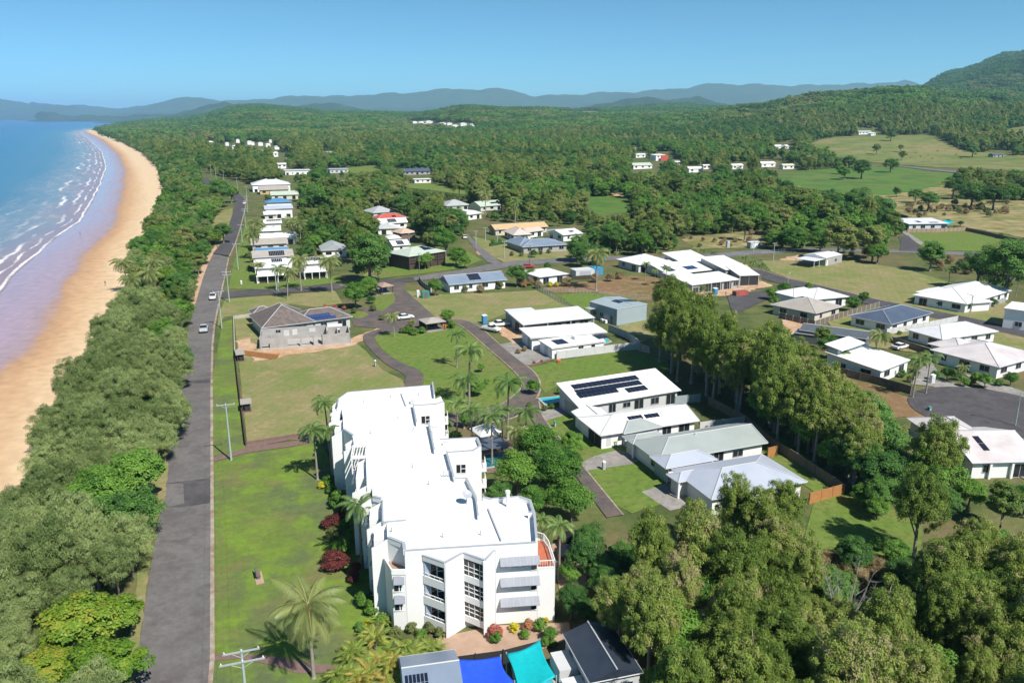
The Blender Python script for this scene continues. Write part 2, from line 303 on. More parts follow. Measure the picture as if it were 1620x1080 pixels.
# one sheet reaching the horizon; fans out beyond both sides of the view, and behind the camera by a plain apron
X, Y, F = polar(-3200, 3400, 700, 12, 42000, 420)
ds, sa, dd, dv = fields(X, Y)
Z = terr(X, Y); land = np.clip(ds/900, 0, 1)
Z = np.where(Y > 600, Z*np.clip((ds-30)/400, 0, 1), Z)
Z = np.where(ds < 30, np.minimum(Z, np.clip(ZS-.02+ds*.055, -5, 0)), Z)
far = (Y > 9500) & (ds < 0); Z = np.where(far, -5, Z)
fd = dv[F].mean(1); fs = ds[F].mean(1); fy = Y[F].mean(1)
isbeach = (fd < 3) & (fs > -40) & (fy < 4600)
under = (fs <= -40)
def sub(mask): 
    f = F[mask]; u, inv = np.unique(f, return_inverse=True); return u, inv.reshape(f.shape)
def sandmat():
    m = bpy.data.materials.new('beach_sand'); m.use_nodes = True; n = m.node_tree.nodes; l = m.node_tree.links; b = n['Principled BSDF']
    ad = n.new('ShaderNodeAttribute'); ad.attribute_name = 'dd'; sm = n.new('ShaderNodeAttribute'); sm.attribute_name = 'ds'; ar = n.new('ShaderNodeAttribute'); ar.attribute_name = 'sa'
    cv = n.new('ShaderNodeCombineXYZ')
    s1 = n.new('ShaderNodeMath'); s1.operation = 'MULTIPLY'; s1.inputs[1].default_value = .018; l.new(ar.outputs['Fac'], s1.inputs[0])
    s2 = n.new('ShaderNodeMath'); s2.operation = 'MULTIPLY'; s2.inputs[1].default_value = .085; l.new(sm.outputs['Fac'], s2.inputs[0])
    l.new(s1.outputs[0], cv.inputs[0]); l.new(s2.outputs[0], cv.inputs[1])
    t = n.new('ShaderNodeTexNoise'); t.inputs['Scale'].default_value = 1.0; t.inputs['Detail'].default_value = 6; t.inputs['Roughness'].default_value = .6; l.new(cv.outputs[0], t.inputs['Vector'])
    off = n.new('ShaderNodeMath'); off.operation = 'MULTIPLY_ADD'; off.inputs[1].default_value = 11; off.inputs[2].default_value = -5.5; l.new(t.outputs['Fac'], off.inputs[0])
    d = n.new('ShaderNodeMath'); d.operation = 'ADD'; l.new(ad.outputs['Fac'], d.inputs[0]); l.new(off.outputs[0], d.inputs[1])
    r = n.new('ShaderNodeValToRGB'); mr = n.new('ShaderNodeMapRange'); mr.inputs['From Min'].default_value = -16; mr.inputs['From Max'].default_value = 16; l.new(d.outputs[0], mr.inputs['Value'])
    e = r.color_ramp.elements; e[0].position = .30; e[0].color = (.42, .28, .32, 1); e[1].position = .95; e[1].color = (.62, .475, .315, 1)  # wet end: mauve of the reflected sky is put into the base colour
    for p, c in ((.45, (.38, .26, .24)), (.52, (.42, .26, .155)), (.66, (.52, .34, .20)), (.80, (.58, .425, .27))): k = e.new(p); k.color = (*c, 1)
    l.new(mr.outputs[0], r.inputs['Fac'])
    g = n.new('ShaderNodeNewGeometry'); t2 = n.new('ShaderNodeTexNoise'); t2.inputs['Scale'].default_value = .35; t2.inputs['Detail'].default_value = 8; l.new(g.outputs['Position'], t2.inputs['Vector'])
    mx = n.new('ShaderNodeMix'); mx.data_type = 'RGBA'; mx.blend_type = 'MULTIPLY'; mx.inputs['Factor'].default_value = 1
    rr_ = n.new('ShaderNodeValToRGB'); rr_.color_ramp.elements[0].color = (.84, .82, .80, 1); rr_.color_ramp.elements[0].position = .3; rr_.color_ramp.elements[1].position = .7; rr_.color_ramp.elements[1].color = (1.08, 1.08, 1.08, 1)
    l.new(t2.outputs['Fac'], rr_.inputs['Fac']); l.new(r.outputs[0], mx.inputs['A']); l.new(rr_.outputs[0], mx.inputs['B']); l.new(mx.outputs['Result'], b.inputs['Base Color'])
    ro = n.new('ShaderNodeMapRange'); ro.inputs['From Min'].default_value = -3; ro.inputs['From Max'].default_value = 1.5; ro.inputs['To Min'].default_value = .28; ro.inputs['To Max'].default_value = .9
    l.new(d.outputs[0], ro.inputs['Value']); l.new(ro.outputs[0], b.inputs['Roughness'])
    ro2 = n.new('ShaderNodeMapRange'); ro2.inputs['From Min'].default_value = 2; ro2.inputs['From Max'].default_value = 16; ro2.inputs['To Min'].default_value = -.16; ro2.inputs['To Max'].default_value = 0
    wn = n.new('ShaderNodeMath'); wn.operation = 'MULTIPLY_ADD'; wn.inputs[1].default_value = 16; wn.inputs[2].default_value = -8; l.new(t.outputs['Fac'], wn.inputs[0]); wa = n.new('ShaderNodeMath'); wa.operation = 'ADD'; l.new(sm.outputs['Fac'], wa.inputs[0]); l.new(wn.outputs[0], wa.inputs[1]); l.new(wa.outputs[0], ro2.inputs['Value'])
    rs_ = n.new('ShaderNodeMath'); rs_.operation = 'ADD'; l.new(ro.outputs[0], rs_.inputs[0]); l.new(ro2.outputs[0], rs_.inputs[1]); l.new(rs_.outputs[0], b.inputs['Roughness'])
    b.inputs['IOR'].default_value = 1.5
    sp = n.new('ShaderNodeMapRange'); sp.inputs['From Min'].default_value = -3; sp.inputs['From Max'].default_value = 1.5; sp.inputs['To Min'].default_value = .45; sp.inputs['To Max'].default_value = .1
    l.new(d.outputs[0], sp.inputs['Value']); l.new(sp.outputs[0], b.inputs['Specular IOR Level'])
    bp = n.new('ShaderNodeBump'); bp.inputs['Strength'].default_value = .15; bp.inputs['Distance'].default_value = .1; l.new(t2.outputs['Fac'], bp.inputs['Height']); l.new(bp.outputs[0], b.inputs['Normal'])
    return m
u, f = sub(isbeach); me = np_mesh('beach', np.stack([X[u], Y[u], Z[u]], 1), f, sandmat(), {'ds': ds[u], 'dd': dd[u], 'sa': sa[u]}); tag(link('beach', me), kind='structure')
u, f = sub(~isbeach)
me = np_mesh('ground', np.stack([X[u], Y[u], Z[u]], 1), f, 'ground'); nv = len(me.vertices)
go = link('ground', me); tag(go, kind='structure')
# the apron behind the camera
ap = MB(); xa = 12*math.tan(math.atan((3400-810)/FL)); xb = 12*(-3200-810)/FL
ap.poly([(xb, 12, Z[0] if False else -.01), (-3000, -2500, -.01), (3000, -2500, -.01), (xa, 12, -.01)]); tag(ap.build('ground', 'ground'), kind='structure')
# sea
def seamat():
    m = bpy.data.materials.new('sea_water'); m.use_nodes = True; n = m.node_tree.nodes; l = m.node_tree.links; b = n['Principled BSDF']
    def A(nm): a = n.new('ShaderNodeAttribute'); a.attribute_name = nm; return a.outputs['Fac']
    def mth(op, a, b_=None, c=None):
        x = n.new('ShaderNodeMath'); x.operation = op
        for i, q in enumerate((a, b_, c)):
            if q is None: continue
            if isinstance(q, (int, float)): x.inputs[i].default_value = q
            else: l.new(q, x.inputs[i])
        return x.outputs[0]
    off, arc = A('off'), A('sa')          # metres seaward of the swash line; metres along it
    def noise(su, sv, det=5, rg=.6, ph=0.0):
        cv = n.new('ShaderNodeCombineXYZ'); l.new(mth('MULTIPLY_ADD', arc, su, ph), cv.inputs[0]); l.new(mth('MULTIPLY', off, sv), cv.inputs[1])
        t = n.new('ShaderNodeTexNoise'); t.inputs['Scale'].default_value = 1; t.inputs['Detail'].default_value = det; t.inputs['Roughness'].default_value = rg
        l.new(cv.outputs[0], t.inputs['Vector']); return t.outputs['Fac']
    wob = noise(.015, .01, 3, .5, 3.3); o2 = mth('ADD', off, mth('MULTIPLY_ADD', wob, 26, -13))
    r = n.new('ShaderNodeValToRGB'); e = r.color_ramp.elements; e[0].position = 0; e[0].color = (.27, .185, .20, 1); e[1].position = 1; e[1].color = (.003, .075, .25, 1)
    for p, c in ((.035, (.24, .20, .24)), (.08, (.16, .21, .26)), (.16, (.045, .145, .23)), (.32, (.012, .115, .235)), (.6, (.005, .09, .24))): k = e.new(p); k.color = (*c, 1)
    lo = mth('POWER', mth('DIVIDE', mth('MAXIMUM', o2, 0), 600), .8); 
    mm = mth('MINIMUM', lo, 1.0); pn = noise(.006, .02, 4, .55, 9); l.new(mth('ADD', mm, mth('MULTIPLY_ADD', pn, .08, -.04)), r.inputs['Fac'])
    foam = None
    for k, (c, wd, th, su, sv) in enumerate(((0.8, .8, .36, .03, .2), (5, .8, .44, .03, .2), (10, 1.3, .45, .014, .12), (17, 1.6, .48, .011, .10), (25, 1.8, .51, .009, .08), (36, 1.9, .55, .009, .07), (52, 1.8, .585, .012, .07), (75, 1.8, .61, .014, .07))):
        w2 = noise(.02, 0.0, 4, .55, 17.0*k+5); oo = mth('ADD', off, mth('MULTIPLY_ADD', w2, min(4+c*.8, 22), -min(4+c*.8, 22)/2))
        band = mth('SUBTRACT', 1, mth('MINIMUM', mth('DIVIDE', mth('ABSOLUTE', mth('SUBTRACT', oo, c)), wd), 1))
        gate = mth('MULTIPLY', mth('MAXIMUM', mth('SUBTRACT', noise(su, sv*.2, 6, .65, 31.0*k), th), 0), 9)
        fb = mth('MINIMUM', mth('MULTIPLY', band, gate), 1)
        # torn edge
        fb = mth('MULTIPLY', fb, mth('MINIMUM', mth('MAXIMUM', mth('MULTIPLY_ADD', noise(.25, .9, 4, .7, 5.0*k), 5, -1.6), 0), 1))
        foam = fb if foam is None else mth('MAXIMUM', foam, fb)
    mist = mth('MULTIPLY', mth('MINIMUM', mth('MAXIMUM', mth('MULTIPLY_ADD', noise(.03, .12, 6, .7, 77), 4, -1.88), 0), 1), mth('SUBTRACT', 1, mth('MINIMUM', mth('DIVIDE', mth('ABSOLUTE', mth('SUBTRACT', off, 26)), 34), 1)))
    foam = mth('MINIMUM', mth('ADD', foam, mth('MULTIPLY', mist, .32)), 1)
    mx = n.new('ShaderNodeMix'); mx.data_type = 'RGBA'; l.new(foam, mx.inputs['Factor']); l.new(r.outputs[0], mx.inputs['A']); mx.inputs['B'].default_value = (.75, .76, .78, 1)
    l.new(mx.outputs['Result'], b.inputs['Base Color']); l.new(mth('MULTIPLY_ADD', foam, .55, .22), b.inputs['Roughness']); b.inputs['IOR'].default_value = 1.33
    b.inputs['Specular IOR Level'].default_value = .14
    g = n.new('ShaderNodeNewGeometry'); mp = n.new('ShaderNodeMapping'); mp.inputs['Rotation'].default_value = (0, 0, .5); mp.inputs['Scale'].default_value = (.12, .35, 1)
    l.new(g.outputs['Position'], mp.inputs['Vector']); t = n.new('ShaderNodeTexNoise'); t.inputs['Scale'].default_value = 1; t.inputs['Detail'].default_value = 5; l.new(mp.outputs[0], t.inputs['Vector'])
    bp = n.new('ShaderNodeBump'); bp.inputs['Strength'].default_value = .45; bp.inputs['Distance'].default_value = .5; l.new(t.outputs['Fac'], bp.inputs['Height']); l.new(bp.outputs[0], b.inputs['Normal'])
    return m
X2, Y2, F2 = polar(-3200, 700, 330, 20, 42000, 420)
ds2, sa2, _, _ = fields(X2, Y2); k = (ds2[F2].min(1) < 12); F = F2[k]; u, inv = np.unique(F, return_inverse=True); f = inv.reshape(F.shape)
zz = ZS+.0*X2+.12*np.exp(-((-ds2-26)/18)**2)*np.sin(sa2/9+ds2/3)
me = np_mesh('sea', np.stack([X2[u], Y2[u], zz[u]], 1), f, seamat(), {'off': -ds2[u], 'sa': sa2[u]}); tag(link('sea', me), kind='structure')
# ------------------------------------------------------------------ far hills and mountains, each a ridge with its own depth
def hillmat(name, c1, c2, sc, bd): 
    return mixmat(name, [c1, c2, tuple(q*.7 for q in c1)], [sc, sc*3], weights=[.5, .4], bump=1.0, bscale=bd)
M['hillg'] = hillmat('far_forest', (.022, .042, .022), (.038, .062, .024), .004, .03)
M['hillf'] = hillmat('mountain_forest', (.03, .05, .03), (.04, .065, .03), .0008, .004)
def ridge(name, D0, df, db, prof, mt, nz, z0=-3, amp=.12, n=160, rows=14):
    rng = np.random.RandomState(nz); px = np.linspace(prof[0][0], prof[-1][0], n); py = np.interp(px, [p[0] for p in prof], [p[1] for p in prof])
    # fractal roughness of crest and flanks
    def fn(x, s): return sum(np.sin(x*s*2**i+rng.rand()*9)*.5**i for i in range(5))
    crest = HC+(183.0-py)/FL*D0; V = []
    for j in range(-rows, rows+1):
        t = j/rows; D = D0+(t*df if t < 0 else t*db); k = (1-abs(t))**1.25
        h = crest*k*(1+amp*(1-k)*fn(px+60*t*rng.rand(), 9.0/(prof[-1][0]-prof[0][0])*6))
        h = h if t else crest+fn(px, .08)*D0*.0010
        x = (px-810)/FL*D0*(1+.02*np.sin(t*3)); V.append(np.stack([x, np.full(n, D)+fn(px, .02)*df*.05*abs(t), np.maximum(h, z0)+(z0 if abs(t) == 1 else 0)], 1))
    V = np.concatenate(V); r2 = 2*rows+1; idx = np.arange(r2*n).reshape(r2, n); F = np.stack([idx[:-1, :-1], idx[:-1, 1:], idx[1:, 1:], idx[1:, :-1]], -1).reshape(-1, 4)
    me = np_mesh(name, V, F, mt); tag(link(name, me), kind='structure')
ridge('mountains', 14000, 2400, 3000, [(40, 183), (83, 164), (133, 167), (190, 170), (227, 172), (260, 167), (293, 158), (333, 156), (393, 162), (427, 158), (493, 154), (520, 153), (560, 155), (607, 150), (650, 151), (683, 145), (747, 144), (800, 144), (830, 150), (847, 155), (890, 152), (957, 149), (1017, 147), (1047, 144), (1080, 141), (1113, 136), (1150, 137), (1190, 138), (1267, 139), (1313, 136), (1350, 137), (1400, 131), (1430, 140), (1500, 150), (1700, 145), (2000, 183)], 'hillf', 3, n=420)
ridge('mountains', 12500, 1900, 2400, [(-900, 183), (-300, 168), (-100, 165), (0, 161), (10, 157), (23, 154.5), (40, 160), (60, 163), (100, 166), (140, 169), (170, 175), (190, 181), (205, 184)], 'hillf', 5)
ridge('mountains', 11600, 1600, 2000, [(150, 184), (230, 180), (300, 178), (420, 176), (560, 173), (640, 172), (720, 170), (900, 168), (1100, 168), (1300, 175)], 'hillf', 8)
ridge('headland', 8200, 260, 600, [(82, 185), (87, 180), (97, 177), (112, 178), (124, 180.5), (140, 182.5), (180, 183), (230, 182.5), (262, 181), (290, 179.5), (330, 176), (380, 172)], 'hillg', 11, z0=-2)
ridge('hills', 7800, 1500, 2500, [(285, 186), (300, 180), (330, 173), (352, 165), (373, 162), (397, 171), (410, 169), (430, 166), (460, 168), (483, 170), (513, 163), (540, 165), (575, 172), (620, 177), (690, 180)], 'hillg', 13)
ridge('hills', 7200, 1500, 2500, [(880, 180), (905, 175), (933, 169), (958, 163), (983, 157), (1023, 157), (1050, 159), (1070, 157), (1090, 156), (1110, 160), (1140, 166), (1180, 172)], 'hillg', 17)
# ------------------------------------------------------------------ lawns, fields, roads: thin sheets above the ground, in steps of 4 mm and more
KEEP = []                                   # photo outlines that tree crowns must leave open
NOTREE = []                                 # world outlines where nothing grows
_zc = {}
def jitter(pts, amp, step=3.0, seed=1):
    rng = random.Random(seed); out = []
    for i, p in enumerate(pts):
        q = pts[(i+1) % len(pts)]; L = math.dist(p, q); k = max(1, min(40, int(L/step)))
        for j in range(k):
            t = j/k; a = amp if j else amp*.4
            out.append((p[0]+(q[0]-p[0])*t+rng.uniform(-a, a), p[1]+(q[1]-p[1])*t+rng.uniform(-a, a)))
    return out
def smooth(pts, k=2, closed=True):
    for _ in range(k):
        o = []; n = len(pts)
        for i in range(n if closed else n-1):
            a, b = pts[i], pts[(i+1) % n]; o += [(a[0]*.75+b[0]*.25, a[1]*.75+b[1]*.25), (a[0]*.25+b[0]*.75, a[1]*.25+b[1]*.75)]
        if not closed: o = [pts[0]]+o[1:-1]+[pts[-1]]
        pts = o
    return pts
def sheet(name, px, m, z=.02, jit=0, cell=None, sm=0, world=False, notree=True, keep=False, seed=3, crv=True):
    pts = [(p[0], p[1]) for p in px] if world else [PT3(*p)[:2] for p in px]
    if sm: pts = smooth(pts, sm)
    if jit: pts = jitter(pts, jit, max(1.5, jit*2.2), seed)
    _zc[z] = _zc.get(z, 0)+1; zo = z+_zc[z]*.0042
    far = max(p[1] for p in pts) > 600
    inner = []
    if far:
        xs = [p[0] for p in pts]; ys = [p[1] for p in pts]; c = cell or 16.0
        gx, gy = np.meshgrid(np.arange(min(xs), max(xs), c), np.arange(min(ys), max(ys), c)); k = inpoly(gx, gy, pts)
        inner = list(zip(gx[k].tolist(), gy[k].tolist())); zo += .25
    n = len(pts); r = delaunay_2d_cdt([Vector(p) for p in pts]+[Vector(p) for p in inner], [(i, (i+1) % n) for i in range(n)], [], 1, 1e-4)
    vx = np.array([(v.x, v.y) for v in r[0]]); fc = r[2]
    zz_ = terr(vx[:, 0], vx[:, 1])+zo if far else np.full(len(vx), zo)
    me = bpy.data.meshes.new(name); me.from_pydata([(a, b, c) for (a, b), c in zip(vx.tolist(), zz_.tolist())], [], [list(q) for q in fc]); me.materials.append(M[m])
    if sum(p.normal.z for p in me.polygons) < 0: me.flip_normals()
    o = link(name, me); tag(o, kind='structure')
    if notree: NOTREE.append(pts)
    if keep: KEEP.append([PJ(x, y, T1(x, y)) for x, y in pts])
    return o
# lawns and fields
sheet('lawn', [(337, 731), (390, 717), (470, 705), (505, 697), (530, 740), (560, 800), (590, 880), (628, 1000), (600, 1062), (500, 1050), (430, 1038), (338, 1034)], 'lawnm', keep=True)
sheet('lawn', [(337, 722), (336, 600), (343, 560), (352, 510), (368, 505), (374, 560), (385, 690), (389, 710)], 'lawnm', keep=True)
sheet('lawn', [(337, 1040), (400, 1040), (480, 1062), (560, 1080), (560, 1190), (340, 1190)], 'lawnm')
sheet('lawn', [(371, 504), (398, 500), (405, 520), (560, 540), (580, 556), (606, 586), (636, 600), (642, 612), (560, 690), (391, 700)], 'lawnd', keep=True)
sheet('lawn', [(597, 527), (650, 518), (700, 516), (725, 514), (744, 530), (773, 553), (798, 578), (822, 600), (825, 615), (810, 632), (785, 645), (740, 652), (690, 655), (672, 650), (668, 612), (672, 596), (661, 583), (641, 577), (611, 560), (592, 537)], 'lawn', sm=1, keep=True)
sheet('lawn', [(642, 460), (700, 466), (800, 462), (848, 459), (905, 487), (860, 492), (800, 496), (760, 512), (738, 509), (690, 502), (683, 497)], 'lawnd', keep=True)
sheet('lawn', [(640, 458), (690, 466), (720, 470), (720, 490), (690, 498), (682, 496)], 'lawn', z=.035, jit=.8)
sheet('lawn', [(357, 473), (440, 467), (530, 460), (542, 480), (500, 486), (460, 481), (400, 494), (354, 502), (344, 520), (346, 495)], 'lawnd', keep=True)
sheet('lawn', [(838, 582), (885, 571), (1000, 553), (1055, 570), (1060, 588), (890, 606), (862, 622), (850, 602)], 'lawn', keep=True)
sheet('field', [(858, 456), (930, 445), (1000, 436), (1050, 440), (1080, 475), (1010, 476), (940, 462), (880, 464)], 'brownf', jit=.8, keep=True)
sheet('lawn', [(880, 466), (930, 463), (1000, 471), (1020, 500), (940, 500), (915, 489)], 'lawn', keep=True)
sheet('lawn', [(978, 516), (1030, 500), (1040, 530), (1010, 545), (985, 532)], 'lawnd')
sheet('lawn', [(855, 668), (900, 655), (925, 660), (1000, 700), (1060, 745), (1070, 790), (1000, 812), (955, 790), (900, 715)], 'lawn', keep=True)
sheet('lawn', [(1288, 792), (1330, 780), (1400, 800), (1460, 830), (1455, 895), (1330, 905), (1270, 860)], 'lawn', keep=True)
sheet('lawn', [(1110, 668), (1180, 660), (1250, 700), (1330, 765), (1290, 780), (1220, 730)], 'lawn')
sheet('field', [(1318, 590), (1430, 625), (1480, 640), (1484, 655), (1560, 668), (1500, 668), (1440, 660), (1400, 660), (1350, 640)], 'brownf', jit=.5, keep=True)
sheet('lawn', [(1205, 412), (1350, 412), (1440, 428), (1505, 448), (1440, 468), (1385, 482), (1300, 458), (1262, 446), (1220, 430)], 'lawnd', keep=True)
sheet('lawn', [(1430, 368), (1445, 366), (1525, 366), (1612, 386), (1560, 398), (1470, 396), (1440, 380)], 'lawn', keep=True)
sheet('field', [(1405, 312), (1500, 315), (1620, 318), (1760, 325), (1760, 395), (1620, 376), (1540, 362), (1440, 345), (1410, 332)], 'dryg', jit=2, keep=True)
sheet('meadow', [(1225, 277), (1300, 268), (1420, 265), (1510, 275), (1500, 292), (1408, 310), (1320, 305), (1240, 293)], 'green', jit=2, keep=True)
sheet('meadow', [(1325, 308), (1400, 290), (1500, 290), (1520, 305), (1480, 312), (1400, 316)], 'dryg', z=.045, jit=2, keep=True)
sheet('pasture', [(1279, 228), (1320, 217), (1380, 215), (1470, 213), (1500, 229), (1530, 240), (1620, 246), (1760, 250), (1760, 280), (1620, 272), (1500, 266), (1430, 262), (1330, 250), (1290, 240)], 'past', jit=3, keep=True)
sheet('pasture', [(1590, 205), (1620, 200), (1760, 196), (1760, 225), (1620, 222), (1596, 214)], 'past', jit=3, keep=True)
sheet('field', [(1075, 376), (1150, 370), (1205, 365), (1212, 392), (1100, 394)], 'dryg', jit=1, keep=True)
sheet('meadow', [(880, 176.5), (930, 175), (957, 177), (940, 181), (885, 182)], 'past', jit=6, keep=True)
sheet('meadow', [(930, 312), (985, 310), (1000, 335), (950, 342), (925, 328)], 'green', jit=3, keep=True)
sheet('meadow', [(640, 292), (680, 290), (742, 304), (735, 309), (690, 303), (645, 298)], 'lawn', keep=True)
sheet('meadow', [(535, 267), (592, 262), (605, 272), (545, 276)], 'lawn', keep=True)
sheet('lawn', [(596, 428), (640, 418), (700, 410), (738, 396), (762, 412), (730, 425), (663, 434), (600, 441)], 'lawn', keep=True)
sheet('lawn', [(747, 374), (790, 385), (905, 394), (892, 412), (800, 417), (782, 408), (757, 388)], 'lawnd', keep=True)
sheet('lawn', [(391, 345), (398, 380), (402, 430), (470, 444), (535, 436), (540, 447), (440, 458), (362, 458), (366, 430), (384, 370)], 'lawn', keep=True)
sheet('lawn', [(596, 430), (600, 420), (560, 445), (535, 452), (560, 455), (598, 446)], 'lawnd')
sheet('lawn', [(1480, 448), (1620, 488), (1760, 520), (1760, 600), (1620, 560), (1460, 560), (1340, 545), (1300, 500), (1400, 480)], 'lawnd')
sheet('lawn', [(590, 498), (612, 492), (628, 478), (622, 462), (590, 468)], 'lawn', z=.03)
sheet('lawn', [(566, 506), (590, 497), (586, 494), (560, 492), (556, 500)], 'lawn', z=.03)
sheet('field', [(700, 330), (760, 326), (790, 336), (740, 345)], 'lawnd', keep=False)
sheet('lawn', [(345, 335), (368, 330), (368, 343), (352, 384), (345, 395), (330, 370)], 'lawnd')
sheet('lawn', [(246, 700), (262, 690), (268, 765), (240, 850), (228, 960), (214, 1090), (195, 1090), (215, 930), (232, 800)], 'lawnd', sm=1, jit=.15)
# bare earth
sheet('dirt', [(397, 556), (430, 548), (555, 536), (575, 528), (612, 512), (596, 528), (580, 536), (562, 545), (530, 552), (470, 560), (440, 566), (400, 572)], 'dirt', z=.045, jit=.6)
sheet('dirt', [(372, 540), (398, 534), (405, 550), (390, 560), (375, 566)], 'dirt', z=.045, jit=.9)
sheet('dirt', [(366, 340), (372, 343), (356, 382), (327, 427), (310, 485), (303, 480), (320, 420), (345, 380)], 'dirt', z=.045, jit=.5)
sheet('dirt', [(1073, 455), (1120, 456), (1190, 440), (1222, 452), (1150, 468), (1085, 470)], 'dirt', z=.045, jit=.7)
sheet('dirt', [(1236, 505), (1290, 515), (1278, 528), (1250, 540), (1236, 530)], 'dirt', z=.045, jit=.5)
sheet('dirt', [(1235, 410), (1262, 403), (1340, 415), (1333, 424), (1280, 427), (1240, 421)], 'dirt', z=.045, jit=.8)
sheet('dirt', [(1390, 440), (1420, 436), (1425, 448), (1405, 455), (1380, 452)], 'dirt', z=.045, jit=2.2, seed=9)
sheet('dirt', [(1270, 490), (1345, 500), (1380, 478), (1392, 486), (1350, 505), (1330, 510)], 'dirt', z=.045, jit=.4)
sheet('dirt', [(788, 517), (800, 514), (825, 520), (832, 536), (810, 545), (792, 530)], 'dirt', z=.045, jit=.8)
sheet('dirt', [(1000, 532), (1020, 545), (1028, 560), (1010, 556), (990, 545)], 'dirt', z=.045, jit=.8)
sheet('dirt', [(967, 307), (985, 306), (988, 312), (972, 314)], 'dirt', z=.045, jit=1)
sheet('dirt', [(763, 398), (770, 404), (757, 404), (752, 398)], 'dirt', z=.045, jit=.6)
sheet('garden_bed', [(575, 492), (600, 490), (610, 500), (622, 512), (606, 512), (590, 503)], 'brick', z=.05, jit=.4)
# paving and driveways
def path(px, m='pave', z=.06, **k): return sheet('driveway', px, m, z=z, **k)
path([(846, 652), (884, 645), (915, 664), (912, 668), (860, 671)])
path([(903, 691), (926, 681), (951, 690), (958, 703), (925, 708)], 'terra')
path([(902, 740), (940, 722), (975, 712), (1002, 718), (1012, 728), (1000, 734), (938, 743), (905, 748)])
path([(1015, 778), (1060, 763), (1092, 786), (1098, 800), (1060, 808)])
path([(790, 545), (822, 539), (848, 542), (874, 566), (836, 578), (815, 570)])
path([(828, 575), (862, 567), (878, 568), (842, 579)], 'brick', z=.075)
path([(338, 1034), (430, 1038), (480, 1046), (545, 1056), (540, 1064), (470, 1066), (430, 1052), (380, 1042), (338, 1046)], 'brick')
path([(337, 724), (366, 716), (390, 708), (470, 697), (505, 690), (506, 698), (470, 705), (390, 717), (337, 731)], 'brick')
path([(389, 703), (472, 688), (478, 692), (390, 710)], 'brick')
path([(690, 1010), (780, 990), (900, 985), (905, 1010), (850, 1030), (740, 1045), (690, 1040)], 'terra')
path([(872, 862), (905, 850), (940, 850), (950, 880), (925, 930), (885, 935)], 'terra')
path([(483, 440), (519, 436), (524, 448), (483, 452)], 'brick')
path([(765, 392), (800, 388), (806, 385), (812, 386), (800, 392), (768, 396)], 'pave')
path([(1434, 486), (1455, 474), (1480, 478), (1462, 490)])
path([(1500, 500), (1530, 482), (1555, 484), (1530, 506)])
path([(1473, 570), (1490, 600), (1548, 617), (1545, 622), (1497, 622), (1476, 612), (1440, 608), (1450, 590)], 'pave')
path([(1525, 592), (1545, 595), (1620, 620), (1620, 630), (1590, 622), (1560, 616)], 'pave')
path([(1580, 735), (1625, 730), (1660, 745), (1640, 770)], 'pave')
path([(1426, 367), (1433, 366), (1462, 385), (1456, 388)], 'pave')
path([(750, 700), (800, 692), (812, 705), (805, 745), (770, 750), (755, 720)], 'brick')
# roads: each strip between two photo edges
def road(name, left, right, m, z=.09, sm=2, kerb=0, keep=True):
    a = [PT3(*p)[:2] for p in left]; b = [PT3(*p)[:2] for p in right]
    if sm: a = smooth(a, sm, False); b = smooth(b, sm, False)
    o = sheet(name, a+b[::-1], m, z=z, world=True, cell=8)
    if keep: KEEP.append([PJ(x, y, T1(x, y)) for x, y in a+b[::-1]])
    return a, b
def kerb(pts, w=.45, h=.12, side=1, name='kerb'):
    mb = MB(); off = []
    for i, p in enumerate(pts):
        q0 = pts[max(0, i-1)]; q1 = pts[min(len(pts)-1, i+1)]; d = Vector((q1[0]-q0[0], q1[1]-q0[1])).normalized(); off.append((p[0]+d.y*w*side, p[1]-d.x*w*side))
    n = len(pts); o = len(mb.v)
    for k in range(n): mb.v += [(*pts[k], .0), (*pts[k], h+.03), (*off[k], h+.03), (*off[k], .0)]
    for k in range(n-1):
        for j in range(3): mb.f.append([4*k+j, 4*k+j+1, 4*k+5+j, 4*k+4+j])
    tag(mb.build(name, 'kerb'), kind='structure')
la = [(190, 1250), (213, 1080), (230, 953), (247, 847), (263, 750), (273, 663), (284, 600), (296, 530), (310, 478), (325, 427), (338, 400)]
ra = [(330, 1250), (332, 1080), (332.5, 953), (333, 847), (333, 760), (333, 663), (333, 600), (335, 530), (345, 480), (355, 435), (361, 408)]
a, b = road('road', la, ra, 'asph', sm=1); kerb(b, side=1)
lb = [(337, 402), (353, 383), (367, 343), (372, 325), (371, 314), (360, 304), (340, 297), (322, 291), (316, 285)]
rb = [(362, 406), (375, 377), (384, 343), (389, 322), (386, 312), (372, 302), (352, 293), (336, 287), (328, 282)]
a, b = road('road', lb, rb, 'asphd', z=.105, sm=1); kerb(b, side=1)
sheet('road', [(283, 604), (332, 600), (333, 606), (302, 607), (300, 612), (281, 613)], 'asphd', z=.115)
sheet('road', [(262, 765), (333, 757), (333, 796), (285, 803), (264, 803), (292, 797), (290, 765)], 'asphd', z=.115)
road('road', [(352, 462), (400, 458.5), (478, 452), (537, 449.5), (596, 443.5), (640, 440), (663, 438)], [(348, 473), (400, 468), (478, 463), (525, 459), (599, 449), (640, 447), (664, 444)], 'asphd', z=.12)
road('road', [(737, 372), (744, 385), (757, 400), (768, 413), (775, 416)], [(740, 370), (752, 383), (772, 399), (790, 414), (803, 421)], 'asphold', z=.12)
road('road', [(655, 438.5), (700, 432), (750, 424), (785, 416), (840, 411), (900, 408), (985, 405), (1060, 407), (1143, 400), (1200, 395), (1310, 393), (1390, 395), (1460, 396), (1553, 400), (1700, 404)], [(655, 445), (700, 441), (750, 433), (800, 424), (840, 419), (900, 416), (985, 411), (1060, 412), (1143, 407), (1210, 401), (1310, 398), (1390, 400), (1460, 401), (1553, 406), (1700, 411)], 'asphold', z=.135)
